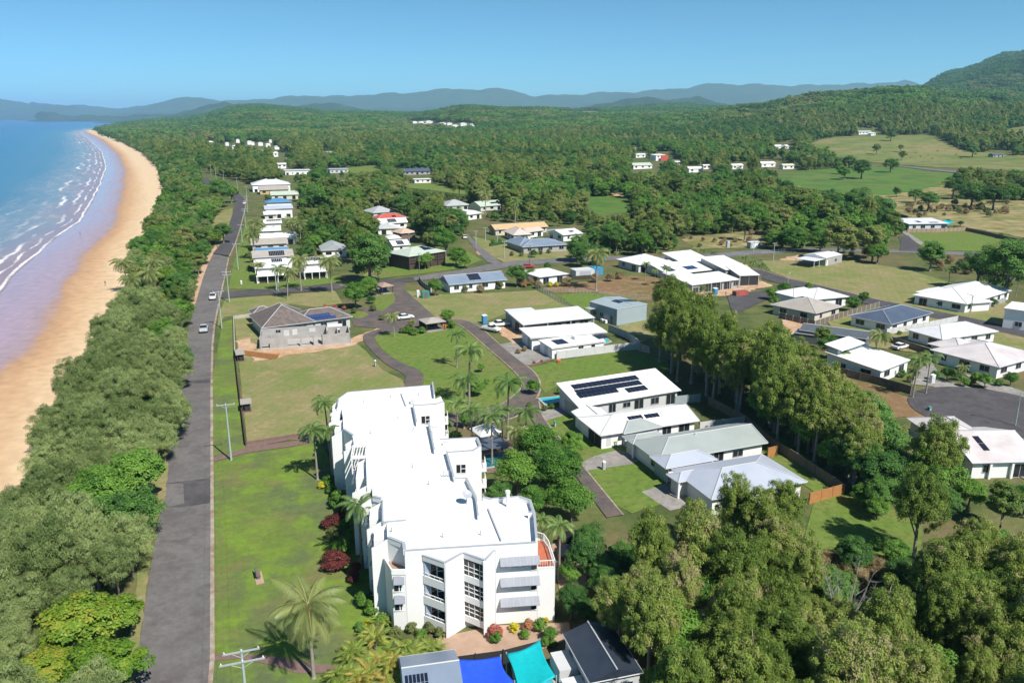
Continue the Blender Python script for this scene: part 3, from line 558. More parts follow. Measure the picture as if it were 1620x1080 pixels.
road('road', [(1421, 375), (1426, 385), (1422, 397)], [(1437, 373), (1450, 386), (1462, 398)], 'asphd', z=.15)
road('road', [(1415, 262), (1440, 264), (1510, 271), (1620, 278), (1760, 287)], [(1415, 263.5), (1440, 266), (1510, 274), (1620, 281), (1760, 291)], 'asphold', z=.12)
a, b = road('road', [(1178, 424), (1208, 428), (1240, 440), (1290, 450), (1384, 474), (1478, 492), (1620, 521), (1760, 552)], [(1168, 430), (1190, 436), (1220, 446), (1275, 459), (1376, 483), (1468, 502), (1620, 534), (1760, 567)], 'asphd', z=.15); kerb(a, side=-1, w=.4)
road('road', [(1150, 468), (1185, 464), (1222, 457), (1262, 453)], [(1160, 500), (1188, 486), (1222, 470), (1285, 463)], 'asphd', z=.165)
# estate court and the loop of narrow drives
sheet('road', [(618, 446), (640, 447), (641, 459), (683, 497), (700, 520), (668, 527), (629, 517), (600, 520), (560, 516), (556, 505), (575, 503), (585, 497), (575, 491), (560, 489), (562, 486), (588, 488), (604, 493), (612, 487), (624, 478), (627, 470), (619, 459)], 'drive', z=.10, keep=True)
KE = dict(z=.12, sm=2)
l1 = [(632, 516), (606, 519), (580, 527), (573, 532), (576, 541), (584, 551), (598, 566), (614, 579), (632, 588), (642, 595), (641, 606), (638, 620)]; r1 = [(640, 524), (612, 527), (597, 530), (591, 536), (594, 544), (611, 561), (641, 577), (657, 583), (668, 590), (671, 596), (666, 608), (662, 622)]
a, b = road('driveway', l1, r1, 'drive', **KE); kerb(a, w=.3, h=.05, side=-1); kerb(b, w=.3, h=.05)
l2 = [(690, 515), (715, 509), (728, 513), (746, 527), (773, 551), (802, 575), (825, 597), (828, 612), (815, 626), (788, 645), (740, 652), (690, 656)]; r2 = [(690, 508), (722, 505), (741, 508), (760, 517), (780, 537), (816, 567), (845, 588), (855, 606), (852, 625), (832, 652), (790, 668), (690, 672)]
a, b = road('driveway', l2, r2, 'drive', **KE); kerb(a, w=.3, h=.05); kerb(b, w=.3, h=.05, side=-1)
a, b = road('driveway', [(828, 640), (838, 662), (870, 700), (905, 745), (945, 800), (960, 820)], [(851, 630), (856, 660), (888, 697), (925, 742), (968, 795), (985, 815)], 'drive', **KE); kerb(b, w=.25, h=.05, side=-1)
# cul-de-sac
cx, cy = G(1562, 650); cir = [(cx+13.2*math.cos(t), cy+13.2*math.sin(t)) for t in np.linspace(0, 2*math.pi, 48, endpoint=False)]
sheet('road', cir, 'asphd', z=.18, world=True); kerb(cir+[cir[0]], w=.4, side=-1)
KEEP.append([PJ(x, y, 0) for x, y in cir])
sheet('road', [(1620, 625), (1700, 600), (1760, 640), (1640, 680)], 'asphd', z=.19)
# swimming pools: water in a coping
def pool(px, lab, m=(.05, .42, .50)):
    if 'poolw' not in M:
        M['poolw'] = mat('pool_water', (.06, .45, .52), .08, (.03, .33, .43), 1.5); M['poold'] = mat('deep_pool_water', (.01, .12, .17), .08, (.02, .18, .22), 1.0)
    pts = [G(*p) for p in px]; cx = sum(p[0] for p in pts)/len(pts); cy = sum(p[1] for p in pts)/len(pts)
    r = empty('swimming_pool', (cx, cy, 0), 0, lab, 'swimming pool')
    inn = [(cx+(x-cx)*.86, cy+(y-cy)*.86) for x, y in pts]
    mb = MB(); n = len(pts)
    for i in range(n): j = (i+1) % n; mb.quadbox([(*pts[i], .0), (*pts[j], .0), (*inn[j], .0), (*inn[i], .0)], [(*pts[i], .22), (*pts[j], .22), (*inn[j], .22), (*inn[i], .22)])
    mb.build('coping', 'concl', r); MB().poly([(*p, .17) for p in inn]).build('water', m, r); NOTREE.append(pts)
# ------------------------------------------------------------------ houses
class Wing:
    """A rectangle given by three eave corners in the photo (front left, front right, back right) with its own roof."""
    def __init__(s, A, B, Cc, ze=2.7, zc=None, typ='hip', zr=None, oh=.6, th=.16, L=None, W=None, hipL=1, hipR=1):
        a = G(*A, ze); b = G(*B, ze)
        s.ang = math.atan2(b[1]-a[1], b[0]-a[0]); s.fr = Frame(a, s.ang); s.L = L or math.dist(a, b)
        if W is None: c = G(*Cc, zc if zc is not None else ze); W = abs(s.fr.inv(*c)[1])
        s.W = W; s.ze = ze; s.zb = zc if zc is not None else ze; s.typ = typ; s.oh = oh; s.th = th; s.hL, s.hR = hipL, hipR
        s.zr = zr if zr is not None else ze+min(s.L, s.W)*.5*.36
    def zf(s, u, v):
        L, W, t = s.L, s.W, s.typ
        if t == 'flat': return s.ze
        if t == 'skillion': return s.ze+(s.zb-s.ze)*v/W
        if t == 'skillx': return s.ze+(s.zb-s.ze)*u/L
        if t == 'gablex': return s.ze+(s.zr-s.ze)*(1-abs(v-W/2)/(W/2))
        if t == 'gabley': return s.ze+(s.zr-s.ze)*(1-abs(u-L/2)/(L/2))
        h = min(L, W)/2; d = min(v, W-v, (u if s.hL else 1e9), (L-u if s.hR else 1e9)); return s.ze+(s.zr-s.ze)*min(1, d/h)
    def roof(s, mb, z0=0):
        L, W, t, f = s.L, s.W, s.typ, s.fr; q = lambda u, v, z: f(u, v, z)
        E = [(0, 0), (L, 0), (L, W), (0, W)]; ez = [s.zf(*p) if t in ('skillion', 'skillx', 'flat') else s.ze for p in E]
        top = [q(*p, z) for p, z in zip(E, ez)]; bot = [q(*p, z-s.th) for p, z in zip(E, ez)]
        o = len(mb.v); mb.v += bot+top; mb.f.append([o+3, o+2, o+1, o])
        for i in range(4): j = (i+1) % 4; mb.f.append([o+i, o+j, o+4+j, o+4+i])
        T = [o+4, o+5, o+6, o+7]
        def av(u, v, z): mb.v.append(q(u, v, z)); return len(mb.v)-1
        if t in ('flat', 'skillion', 'skillx'): mb.f.append(T)
        elif t == 'gablex': a = av(0, W/2, s.zr); b = av(L, W/2, s.zr); mb.f += [[T[0], T[1], b, a], [T[2], T[3], a, b], [T[3], T[0], a], [T[1], T[2], b]]
        elif t == 'gabley': a = av(L/2, 0, s.zr); b = av(L/2, W, s.zr); mb.f += [[T[1], T[2], b, a], [T[3], T[0], a, b], [T[0], T[1], a], [T[2], T[3], b]]
        else:
            if L >= W:
                h = W/2; a = av(h if s.hL else 0, W/2, s.zr); b = av(L-(h if s.hR else 0), W/2, s.zr)
                mb.f += [[T[0], T[1], b, a], [T[2], T[3], a, b], [T[3], T[0], a], [T[1], T[2], b]]
            else:
                h = L/2; a = av(L/2, h, s.zr); b = av(L/2, W-h, s.zr); mb.f += [[T[1], T[2], b, a], [T[3], T[0], a, b], [T[0], T[1], a], [T[2], T[3], b]]
    def caps(s):
        L, W, f = s.L, s.W, s.fr; h = min(L, W)/2; z0, z1 = s.ze+.02, s.zr+.03; m = MB(); E = []
        if s.typ == 'hip':
            a, b = (((h if s.hL else 0), W/2), (L-(h if s.hR else 0), W/2)) if L >= W else ((L/2, h), (L/2, W-h)); E = [(a, b, z1, z1)]
            c = [((0, 0), a), ((0, W), a if L >= W else b), ((L, W), b), ((L, 0), b if L >= W else a)]; E += [(p, q, z0, z1) for p, q in c]
        elif s.typ == 'gablex': E = [((0, W/2), (L, W/2), z1, z1)]
        elif s.typ == 'gabley': E = [((L/2, 0), (L/2, W), z1, z1)]
        for p, q, a, b in E: m.tube([f(*p, a), f(*q, b)], .085, 5)
        g = MB(); C4 = [(0, 0), (L, 0), (L, W), (0, W)]
        for i in range(4):
            p, q = C4[i], C4[(i+1) % 4]; zz = lambda c_: (s.zf(*c_) if s.typ in ('skillion', 'skillx', 'flat') else s.ze)-.05
            g.tube([f(*p, zz(p)), f(*q, zz(q))], .07, 5)
        return m, g
    def walls(s, mb, z0=0, cut=None):
        o = s.oh; u0, u1, v0, v1 = cut or (o, s.L-o, o, s.W-o); P = [(u0, v0), (u1, v0), (u1, v1), (u0, v1)]
        tz = [s.zf(*p)-s.th*.6 if s.typ in ('skillion', 'skillx') else s.ze-s.th*.5 for p in P]
        mb.quadbox([s.fr(*p, z0) for p in P], [s.fr(*p, z) for p, z in zip(P, tz)])
def window(par, fr, side, L, W, o, pos, wd, z0, h, fm='gtrim', frame=True, m='glass', name='window'):
    """A pane proud of its wall with a frame round it, on the front (0), left (1) or right (2) wall."""
    def q(a, b, z):                         # a along the wall, b outward
        return fr(a, o-b, z) if side == 0 else (fr(o-b, a, z) if side == 1 else fr(L-o+b, a, z))
    def bx(mb, a0, a1, b0, b1, z0_, z1_):
        mb.quadbox([q(a0, b1, z0_), q(a1, b1, z0_), q(a1, b0, z0_), q(a0, b0, z0_)], [q(a0, b1, z1_), q(a1, b1, z1_), q(a1, b0, z1_), q(a0, b0, z1_)])
    a0, a1 = pos-wd/2, pos+wd/2; mb = MB(); bx(mb, a0, a1, -.04, .02, z0, z0+h); w_ = mb.build(name, m, par)
    if frame:
        mb = MB(); t = .07
        bx(mb, a0-t, a1+t, -.02, .06, z0+h, z0+h+t); bx(mb, a0-t, a1+t, -.02, .09, z0-t, z0)
        for a in ([a0-t, a1]+([pos-.03] if wd > .9 else [])): bx(mb, a, a+t, -.02, .055, z0+.001, z0+h-.001)
        mb.build('frame', fm, w_)
    return w_
def panels(par, wg, a, b, nx, ny, m='panel', zg=None):
    """nx by ny solar panels between the far left and near right photo corners."""
    zg = zg or wg.ze+.8
    u0, v1 = wg.fr.inv(*G(*a, zg)); u1, v0 = wg.fr.inv(*G(*b, zg))
    u0 = max(.2, u0); u1 = min(wg.L-.2, u1); v0 = max(.2, v0); v1 = min(wg.W-.2, v1)
    if u1-u0 < .5: u1 = u0+nx*1.0
    if v1-v0 < .3*ny: v1 = v0+ny*1.2
    if wg.typ in ('hip', 'gablex') and v1 > wg.W/2: v1 = wg.W/2-.15; v0 = min(v0, v1-1.1*ny)
    if (v1-v0)/ny > 1.65: c_ = (v0+v1)/2; v0, v1 = c_-.825*ny, c_+.825*ny
    du, dv_ = (u1-u0)/nx, (v1-v0)/ny
    for i in range(nx):
        for j in range(ny):
            A_, B_, c, d = u0+i*du+.05, u0+(i+1)*du-.05, v0+j*dv_+.05, v0+(j+1)*dv_-.05; zz = lambda u, v: wg.zf(u, v)+.10
            mb = MB(); R = [(A_, c), (B_, c), (B_, d), (A_, d)]
            mb.quadbox([wg.fr(*p, zz(*p)-.05) for p in R], [wg.fr(*p, zz(*p)) for p in R]); mb.build('solar_panel', m, par)
def auto_wins(par, wg, seed, sides=(0, 1), z0=0, frame=True, fm='gtrim'):
    rng = random.Random(seed)
    for sd_ in sides:
        Ln = wg.L if sd_ == 0 else wg.W; n = max(1, int((Ln-2*wg.oh)/4.2)); st = (Ln-2*wg.oh)/n
        for k in range(n):
            door = rng.random() < .25; wd = rng.choice([1.0, 1.5, 1.9, 2.2]) if not door else 2.1
            wd = min(wd, st*.7); p = wg.oh+st*(k+.5)+rng.uniform(-.3, .3)
            window(par, wg.fr, sd_, wg.L, wg.W, wg.oh, p, wd, z0+(.05 if door else .95), 2.05 if door else 1.15, fm, frame)
def house(name, label, cat, wings, roof='wroof', wall='white', wins=None, seed=1, sides=None, panel=(), group=None, z0=0, posts=False, frame=True, fm='gtrim', keep=True):
    g = wings[0]; r = empty(name, (*g.fr(g.L/2, g.W/2)[:2], z0), g.ang, label, cat, group)
    mw = MB(); mr = MB()
    for wg in wings: wg.roof(mr); wg.walls(mw, z0, getattr(wg, 'cut', None))
    mw.build('wall', wall, r); ro = mr.build('roof', roof, r)
    if g.fr.o[1] < 430:
        for wg in wings:
            m_, g_ = wg.caps()
            if m_.v: m_.build('ridge_cap', 'cap', ro)
            g_.build('gutter', 'cap', ro)
    cxp = g.fr(g.L/2, g.W/2)[0]; sides = sides or ((0, 1) if cxp > -6 else (0, 2))
    if wins is None:
        for k, wg in enumerate(wings): auto_wins(r, wg, seed*7+k, sides if k == 0 else (0,), z0, frame, fm)
    else:
        for (k, sd_, pos, wd, zz0, h, m) in wins:
            wg = wings[k]; Ln = wg.L if sd_ == 0 else wg.W
            nm = {'glass': 'window', 'dark': 'opening_shade', 'gtrim': 'garage_door', 'lgwall': 'garage_door', 'white': 'garage_door'}.get(m, 'door')
            window(r, wg.fr, sd_, wg.L, wg.W, wg.oh, pos*Ln, wd, zz0, h, fm, frame and m in ('glass', 'dark'), m, nm)
    for p in panel: panels(r, wings[p[0]], *p[1:])
    for wg in wings:
        fp = [wg.fr(*p)[:2] for p in ((-.5, -.5), (wg.L+.5, -.5), (wg.L+.5, wg.W+.5), (-.5, wg.W+.5))]; NOTREE.append(fp)
        if keep:
            zt = max(wg.ze, wg.zb); hull = [PJ(*p, 0) for p in (fp[0], fp[1])]+[PJ(*fp[1], wg.ze), PJ(*fp[2], wg.zb), PJ(*fp[3], wg.zb), PJ(*fp[0], wg.ze)]; KEEP.append(hull)
    return r
W_ = Wing
def pipe(par, wg, u, v, h=.5): 
    MB().tube([wg.fr(u, v, wg.zf(u, v)-.1), wg.fr(u, v, wg.zf(u, v)+h)], .09, 6).build('vent_pipe', 'trim', par)
def patio(par, wg, n=3, m='white'):          # posts along the front edge of the eave
    for k in range(n):
        u = .3+(wg.L-.6)*k/(n-1); MB().box(wg.fr, u-.14, .12, 0, u+.14, .40, wg.ze-.17).build('post', m, par)
# --- estate houses on the right of the loop
h1 = W_((915.6, 644), (1077.7, 617), (1053, 587), 2.9, 4.7, 'skillion', W=8.6, oh=.5)
r = house('house', 'white skillion-roofed house with three long solar panel rows, beside a turquoise pool', 'house', [h1], 'wroof', 'lgwall',
  [(0, 0, .14, 1.9, 1.5, .5, 'glass'), (0, 0, .33, 1.4, .2, 2.0, 'glass'), (0, 0, .47, 1.5, 1.2, .9, 'glass'), (0, 0, .59, 1.9, .2, 2.0, 'glass'), (0, 0, .75, 1.7, .9, 1.2, 'glass'), (0, 0, .91, 1.9, .3, 1.9, 'glass'), (0, 1, .42, 5.0, .05, 2.4, 'gwall')])
for a_, b_, n_, z_ in (((898.6, 608.2), (1016, 600), 14, 4.3), ((903.3, 616), (1022, 608.6), 14, 3.9), ((908.5, 624), (982.6, 620.9), 9, 3.5), ((986, 615), (1027.7, 615), 5, 3.5)): panels(r, h1, a_, b_, n_, 1, zg=z_)
h2 = W_((949.6, 689), (1107, 665), (1066.8, 639.6), 2.7, 2.7, 'hip', zr=4.1, W=8.6, hipR=0); h2b = W_((921, 666.5), (975, 660), None, 2.68, 2.68, 'gabley', L=5.6, W=5.0, zr=3.6)
r = house('house', 'white hip-roofed house with two short black solar arrays, second from the pool', 'house', [h2, h2b], 'wroof', 'white',
  [(0, 0, .10, .9, .4, 1.8, 'lgwall'), (0, 0, .45, 2.6, 1.3, .6, 'glass'), (0, 0, .68, 1.6, .1, 2.1, 'glass'), (0, 0, .86, 2.0, .1, 2.1, 'glass'), (0, 1, .35, 4.6, .05, 2.3, 'dark')])
panels(r, h2, (991, 661), (1019, 661), 4, 1, zg=3.6); panels(r, h2, (1017.5, 657.5), (1045, 657.5), 4, 1, zg=3.6); pipe(r, h2, 13, 3)
h3 = W_((1042, 730), (1215, 700), (1171.8, 668), 2.7, 2.7, 'hip', zr=4.2, W=8.8, hipR=0); h3b = W_((1001, 702), (1060, 692), None, 2.66, 2.66, 'hip', L=6.5, W=3.4, zr=3.3); h3c = W_((987, 686), (1040, 676), None, 2.68, 2.68, 'hip', L=7.5, W=5.2, zr=3.6)
r = house('house', 'green-grey metal-roofed house with stepped hipped porch, third from the pool', 'house', [h3, h3b, h3c], 'ggroof', 'white',
  [(0, 0, .10, .7, 1.0, 1.0, 'glass'), (0, 0, .26, 2.4, 1.4, .6, 'glass'), (0, 0, .40, 2.0, .1, 2.1, 'glass'), (0, 0, .56, 1.7, .1, 2.1, 'glass'), (0, 0, .74, 1.8, 1.0, 1.0, 'glass'), (0, 1, .25, 1.5, .9, 1.2, 'glass'), (2, 1, .45, 3.6, .05, 2.3, 'bgsteel'), (1, 1, .5, 2.0, .05, 2.2, 'lgwall')]); pipe(r, h3, 9, 4); patio(r, h3b, 2)
h4 = W_((1125.5, 790), (1278, 761.5), (1210, 719), 2.7, 2.7, 'hip', zr=4.3, W=10.2); h4b = W_((1073, 763), (1125, 752), None, 2.66, 2.66, 'hip', L=6.5, W=3.0, zr=3.3); h4c = W_((1053, 741), (1110, 731), None, 2.68, 2.68, 'hip', L=9, W=4.6, zr=3.6)
r = house('house', 'pale blue-grey metal-roofed house partly hidden by paperbark crowns', 'house', [h4, h4b, h4c], 'lbroof', 'white',
  [(0, 0, .3, 2.0, .9, 1.2, 'glass'), (0, 0, .6, 2.0, .1, 2.1, 'glass'), (2, 1, .45, 3.8, .05, 2.3, 'bgsteel'), (1, 1, .5, 2.0, .05, 2.2, 'lgwall'), (0, 2, .5, 2, .9, 1.2, 'glass')]); patio(r, h4b, 2)
h5 = W_((827.4, 514), (941.5, 502.2), (911.9, 485.9), 3.0, 3.9, 'skillion', W=9.6, oh=.7); h5b = W_((813, 500), (860, 496), None, 3.3, 3.3, 'flat', L=7.5, W=7.6, th=.5, oh=.2)
h5b.cut = (.2, 6.8, .2, 7)
r = house('house', 'unfinished grey rendered house with pale skillion roof and dark window openings', 'house', [h5, h5b], 'wroof2', 'gwall',
  [(0, 0, .11, 1.7, .4, 1.9, 'dark'), (0, 0, .30, 1.4, 1.0, 1.1, 'dark'), (0, 0, .48, 2.4, .1, 2.2, 'dark'), (0, 0, .67, 2.6, .1, 2.3, 'dark'), (0, 0, .86, 2.4, .1, 2.3, 'dark'), (0, 1, .25, 1.6, .5, 1.8, 'glass'), (0, 1, .55, 2.6, .1, 2.2, 'dark')]); patio(r, h5, 4, 'gwall')
h6 = W_((872.7, 550.6), (958, 539), (944, 527), 2.6, 2.9, 'skillion', oh=.3, th=.3, W=6.4); h6b = W_((839, 534), (940, 526), None, 3.3, 3.3, 'flat', W=9.0, oh=.6, th=.3, L=19)
r = house('house', 'white flat-roofed house with sunken solar panels behind a white boundary wall', 'house', [h6, h6b], 'wroof', 'white',
  [(0, 0, .12, .8, .5, 1.2, 'lgwall'), (0, 0, .55, 1.2, .1, 2.0, 'glass'), (0, 0, .78, .9, .6, 1.4, 'glass'), (0, 1, .5, 1.6, .1, 2.1, 'lgwall'), (1, 1, .3, 2.4, .1, 2.3, 'bgsteel')])
panels(r, h6, (864, 534.5), (889, 546), 3, 2, zg=2.9); panels(r, h6, (931, 527.5), (950, 538), 3, 2, zg=2.9)
MB().box(h6.fr, 7.6, 3.0, 2.6, 8.6, 4.6, 3.5).build('roof_box', 'trim', r)
h7 = W_((976.4, 489), (1023.9, 480.6), (980, 468.7), 4.4, 4.4, 'hip', zr=5.0, oh=.05, W=10.9); h7.typ = 'gabley'
r = house('steel_shed', 'tall blue-grey corrugated steel shed with solar panels on its gable roof', 'shed', [h7], 'bgsteel', 'bgsteel', [(0, 1, .2, 1.0, .05, 2.1, 'dwall'), (0, 1, .55, 1.2, 1.2, 1.0, 'glass'), (0, 1, .8, 1.2, 1.2, 1.0, 'glass')])
panels(r, h7, (966.7, 476.4), (1014, 474), 8, 2, zg=4.8)
for k in (3.2, 4.4): MB().box(h7.fr, -1.0, k, 0.05, -.3, k+.9, .9).build('air_conditioner', 'trim', r)
aw = W_((932, 481), (937, 484), None, 3.1, 3.1, 'flat', L=2.0, W=2.4, th=.1)
mb = MB(); mb.box(h7.fr, -2.2, 8.2, 2.9, 0, 10.6, 3.0); mb.box(h7.fr, -2.15, 8.25, 0, -2.05, 8.35, 2.9); mb.box(h7.fr, -2.15, 10.4, 0, -2.05, 10.5, 2.9); mb.build('awning', 'gtrim', r)
# --- white complex on the building site
c1 = W_((1095, 451), (1171, 441.8), (1160, 432.5), 2.8, 3.7, 'skillion', oh=.5); c1.W = 10; c1b = W_((1073, 441), (1100, 437), None, 2.85, 3.6, 'skillion', L=9, W=7.5, oh=.5)
c2 = W_((1078.7, 432), (1137.7, 425.6), (1122.7, 415), 3.0, 4.6, 'skillion', W=11); c3 = W_((1170, 436), (1202.5, 434.8), (1173.6, 425.6), 3.4, 4.6, 'skillion', W=10.5, oh=.4)
c4 = W_((1148, 427), (1180, 424), None, 4.0, 6.0, 'skillion', L=10, W=14, oh=.4); c5 = W_((1086, 418.6), (1127, 414), None, 3.2, 5.4, 'skillion', W=13, L=13)
r = house('building_complex', 'large unfinished house of many white skillion roofs and bare grey block walls', 'house', [c1, c1b, c2, c3, c4, c5], 'wroof', 'gwall',
  [(0, 0, .10, 2.0, .3, 1.5, 'dark'), (0, 0, .36, 2.6, .1, 2.2, 'dark'), (0, 0, .52, 4.6, .1, 2.3, 'dark'), (0, 0, .76, 3.0, .1, 2.2, 'dark'), (0, 0, .93, 1.6, .9, 1.2, 'dark'), (2, 0, .25, 4, 1.2, 1.4, 'glass'), (2, 0, .65, 5, 1.4, 1.2, 'glass'), (3, 0, .5, 6.0, .1, 2.8, 'dark'), (1, 1, .5, 1.6, .8, 1.2, 'dark')])
panels(r, c2, (1072, 418.5), (1119, 424), 10, 2, 'panelb', zg=4.2); patio(r, c1, 6, 'gwall'); patio(r, c3, 2, 'gwall')
d1 = W_((1010, 419), (1062, 413.5), None, 2.8, None, 'hip', W=13, zr=5.0); d2 = W_((1040, 424), (1078, 420), None, 2.7, 3.6, 'skillion', W=7); d3 = W_((1050, 430), (1082, 427), None, 2.5, 3.2, 'skillion', W=5)
r = house('house', 'white hip-roofed house behind palms, beside the large unfinished house', 'house', [d1, d2, d3], 'wroof', 'lgwall', seed=4); panels(r, d1, (1047, 408), (1060, 413), 5, 1, zg=4.2)
s1 = W_((1306.7, 408.3), (1333.3, 402.5), (1310, 397), 3.0, 3.0, 'gablex', zr=3.9, oh=.1, W=9); s1b = W_((1267, 404.5), (1292, 408.5), None, 2.7, 2.9, 'skillion', oh=.1, W=7); s1b.cut = (8, 8.1, 6, 6.5)
r = house('steel_shed', 'grey shed with a white roof and open carport on bare earth', 'shed', [s1], 'wroof2', 'gwall', [(0, 0, .62, 1.2, 1.0, 1.0, 'glass'), (0, 0, .12, .9, .05, 2.0, 'white')])
mb = MB(); f_ = s1.fr; P4 = [(-7.2, .3), (0, .3), (0, 8), (-7.2, 8)]; mb.quadbox([f_(*p, 2.55) for p in P4], [f_(*p, 2.68) for p in P4]); mb.build('carport_roof', 'wroof2', r)
for p in ((-7, .5), (-7, 7.6), (-3.5, .5)): MB().box(f_, p[0]-.08, p[1]-.08, 0, p[0]+.08, p[1]+.08, 2.55).build('post', 'trim', r)
# --- right hand street
def simple(label, wings, roof, wall, seed, **k): return house('house', label, 'house', wings, roof, wall, seed=seed, **k)
simple('low white-roofed house behind the beige hip-roofed one', [W_((1288, 474), (1344, 469), None, 2.7, None, 'hip', W=12, zr=4.5), W_((1256, 470), (1300, 464), None, 2.66, None, 'hip', L=12, W=8, zr=4)], 'wroof', 'white', 11)
r = simple('beige hip-roofed house inside a dark timber fence', [W_((1290.8, 496), (1333, 484.5), (1276.6, 471.3), 2.7, None, 'hip', W=13.6, zr=4.9)], 'beroof', 'cream', 12)
simple('house with a dark blue hipped roof and cream walls along the street', [W_((1410.4, 513.5), (1476.5, 494.6), (1408.8, 485), 2.7, None, 'hip', W=11.5, zr=4.6)], 'dbroof', 'white', 13)
simple('dark grey steel shed beside the beige house', [W_((1371, 536), (1384, 519), (1310, 504), 2.9, None, 'gabley', L=7.5, W=15, oh=.1, zr=3.7), W_((1294, 531), (1303, 520), None, 2.3, None, 'flat', L=4.5, W=5.5, oh=.1)], 'dgroof', 'dwall', 14)
simple('long white hip-roofed house with an air conditioner on its side wall', [W_((1490.7, 537), (1580.3, 523.9), (1523.7, 508), 2.7, None, 'hip', W=10.2, zr=4.4)], 'wroof2', 'white', 15)
r = simple('wide white double-garage house at the far side of the street', [W_((1530, 481), (1602, 459), None, 2.8, None, 'hip', W=15, zr=5.2), W_((1448, 461.5), (1500, 470), None, 2.7, None, 'hip', L=11, W=9, zr=4.3), W_((1503, 470), (1540, 480), None, 2.65, None, 'hip', L=8, W=7, zr=3.9)], 'wroof', 'white', 16)
r = simple('two-storey white flat-roofed house at the right edge of the street', [W_((1588, 487), (1640, 494), None, 5.2, None, 'flat', W=10, th=.4, oh=.3)], 'wroof', 'white', 17)
for k in range(2): window(r, Frame(G(1588, 487, 5.2), 0), 0, 10, 10, .1, 2+k*3, 1.0, 3.2, 1.1)
r = simple('white house with raised clerestory windows behind a dark paling fence', [W_((1395, 587), (1441, 569), None, 2.7, 3.9, 'skillion', oh=.4, W=12.5)], 'wroof', 'white', 18, sides=(0, 1))
f_ = Frame(G(1395, 587, 2.7), r.rotation_euler[2]); mb = MB(); mb.box(f_, .6, 10.0, 3.6, 9.8, 12.4, 5.0); mb.build('clerestory', 'bgsteel', r); mb = MB(); mb.quadbox([f_(.3, 9.0, 4.7), f_(10.2, 9.0, 4.7), f_(10.2, 13, 5.3), f_(.3, 13, 5.3)], [f_(.3, 9.0, 4.85), f_(10.2, 9.0, 4.85), f_(10.2, 13, 5.45), f_(.3, 13, 5.45)]); mb.build('clerestory_roof', 'wroof', r)
simple('pale hip-roofed house by the driveways at the end of the cul-de-sac', [W_((1581, 581), (1650, 562), None, 2.7, None, 'hip', W=15, zr=4.9), W_((1521, 557), (1560, 548), None, 2.66, None, 'hip', L=9, W=8, zr=4.2)], 'beroof' if 0 else 'wthroof', 'white', 19)
r = simple('large house with a weathered white roof and solar array near the cul-de-sac', [W_((1538, 732), (1650, 729), None, 2.8, None, 'gablex', W=13.5, zr=4.9), W_((1495, 702), (1550, 700.5), None, 2.79, None, 'hip', L=8.5, W=11.2, zr=4.5)], 'wthroof', 'white', 20)
wg = W_((1538, 732), (1650, 729), None, 2.8, None, 'gablex', W=13.5, zr=4.9)
panels(r, wg, (1531, 693), (1573, 713), 4, 2, zg=3.9)
for k in (0, 3.4, 6.8): MB().box(wg.fr, 3+k, .15, 0, 3.35+k, .5, 2.6).build('post', 'white', r)
y1 = W_((1438, 354.5), (1502, 353.5), (1470, 343), 3.0, 4.0, 'skillion', W=14)
r = simple('grey-roofed house with solar panels beside a teal shade sail, in front of dry fields', [y1], 'wroof2', 'lgwall', 21); panels(r, y1, (1440, 347), (1466, 351), 8, 2, zg=3.9); panels(r, y1, (1466, 350.5), (1488, 352), 7, 1, zg=3.4)
# --- middle distance streets
g1 = W_((710, 450.5), (803, 442.3), (786.7, 430), 2.7, None, 'gablex', zr=4.6, W=9.5)
r = simple('long white house with a blue-grey gable roof and solar panels behind the mown paddock', [g1], 'bgroof', 'white', 31); panels(r, g1, (727, 431.5), (762, 438), 8, 2, zg=4.0)
simple('white-roofed house beside the pale sheds', [W_((853, 438.5), (900, 433), None, 2.7, None, 'hip', W=12, zr=4.0)], 'wroof', 'white', 32)
simple('dark-blue-roofed house behind a flowering hedge on the corner', [W_((827, 391), (900, 386.7), (883, 376.7), 2.7, None, 'hip', zr=4.6, W=13), W_((822, 389), (850, 387), None, 2.6, None, 'hip', L=9, W=14, zr=5)], 'bgroof', 'gwall', 33)
simple('long tan-roofed building behind the pink-roofed house', [W_((783, 363.5), (868, 358.5), None, 2.7, None, 'gablex', W=9, zr=4.4)], 'troof', 'cream', 34)
simple('pinkish-roofed house with white gable end', [W_((812, 372), (842, 370.5), None, 2.7, None, 'hip', W=14, zr=5.0), W_((836, 367.5), (862, 364), None, 2.6, None, 'gablex', W=7, zr=3.8)], 'pkroof', 'white', 35)
z_ = W_((891, 372), (923, 369), None, 2.8, None, 'gablex', W=13, zr=4.3); r = simple('white house with a dark solar array beside the tall broad tree', [z_], 'wroof', 'white', 36); panels(r, z_, (890, 362), (916, 365), 8, 1, zg=4.2)
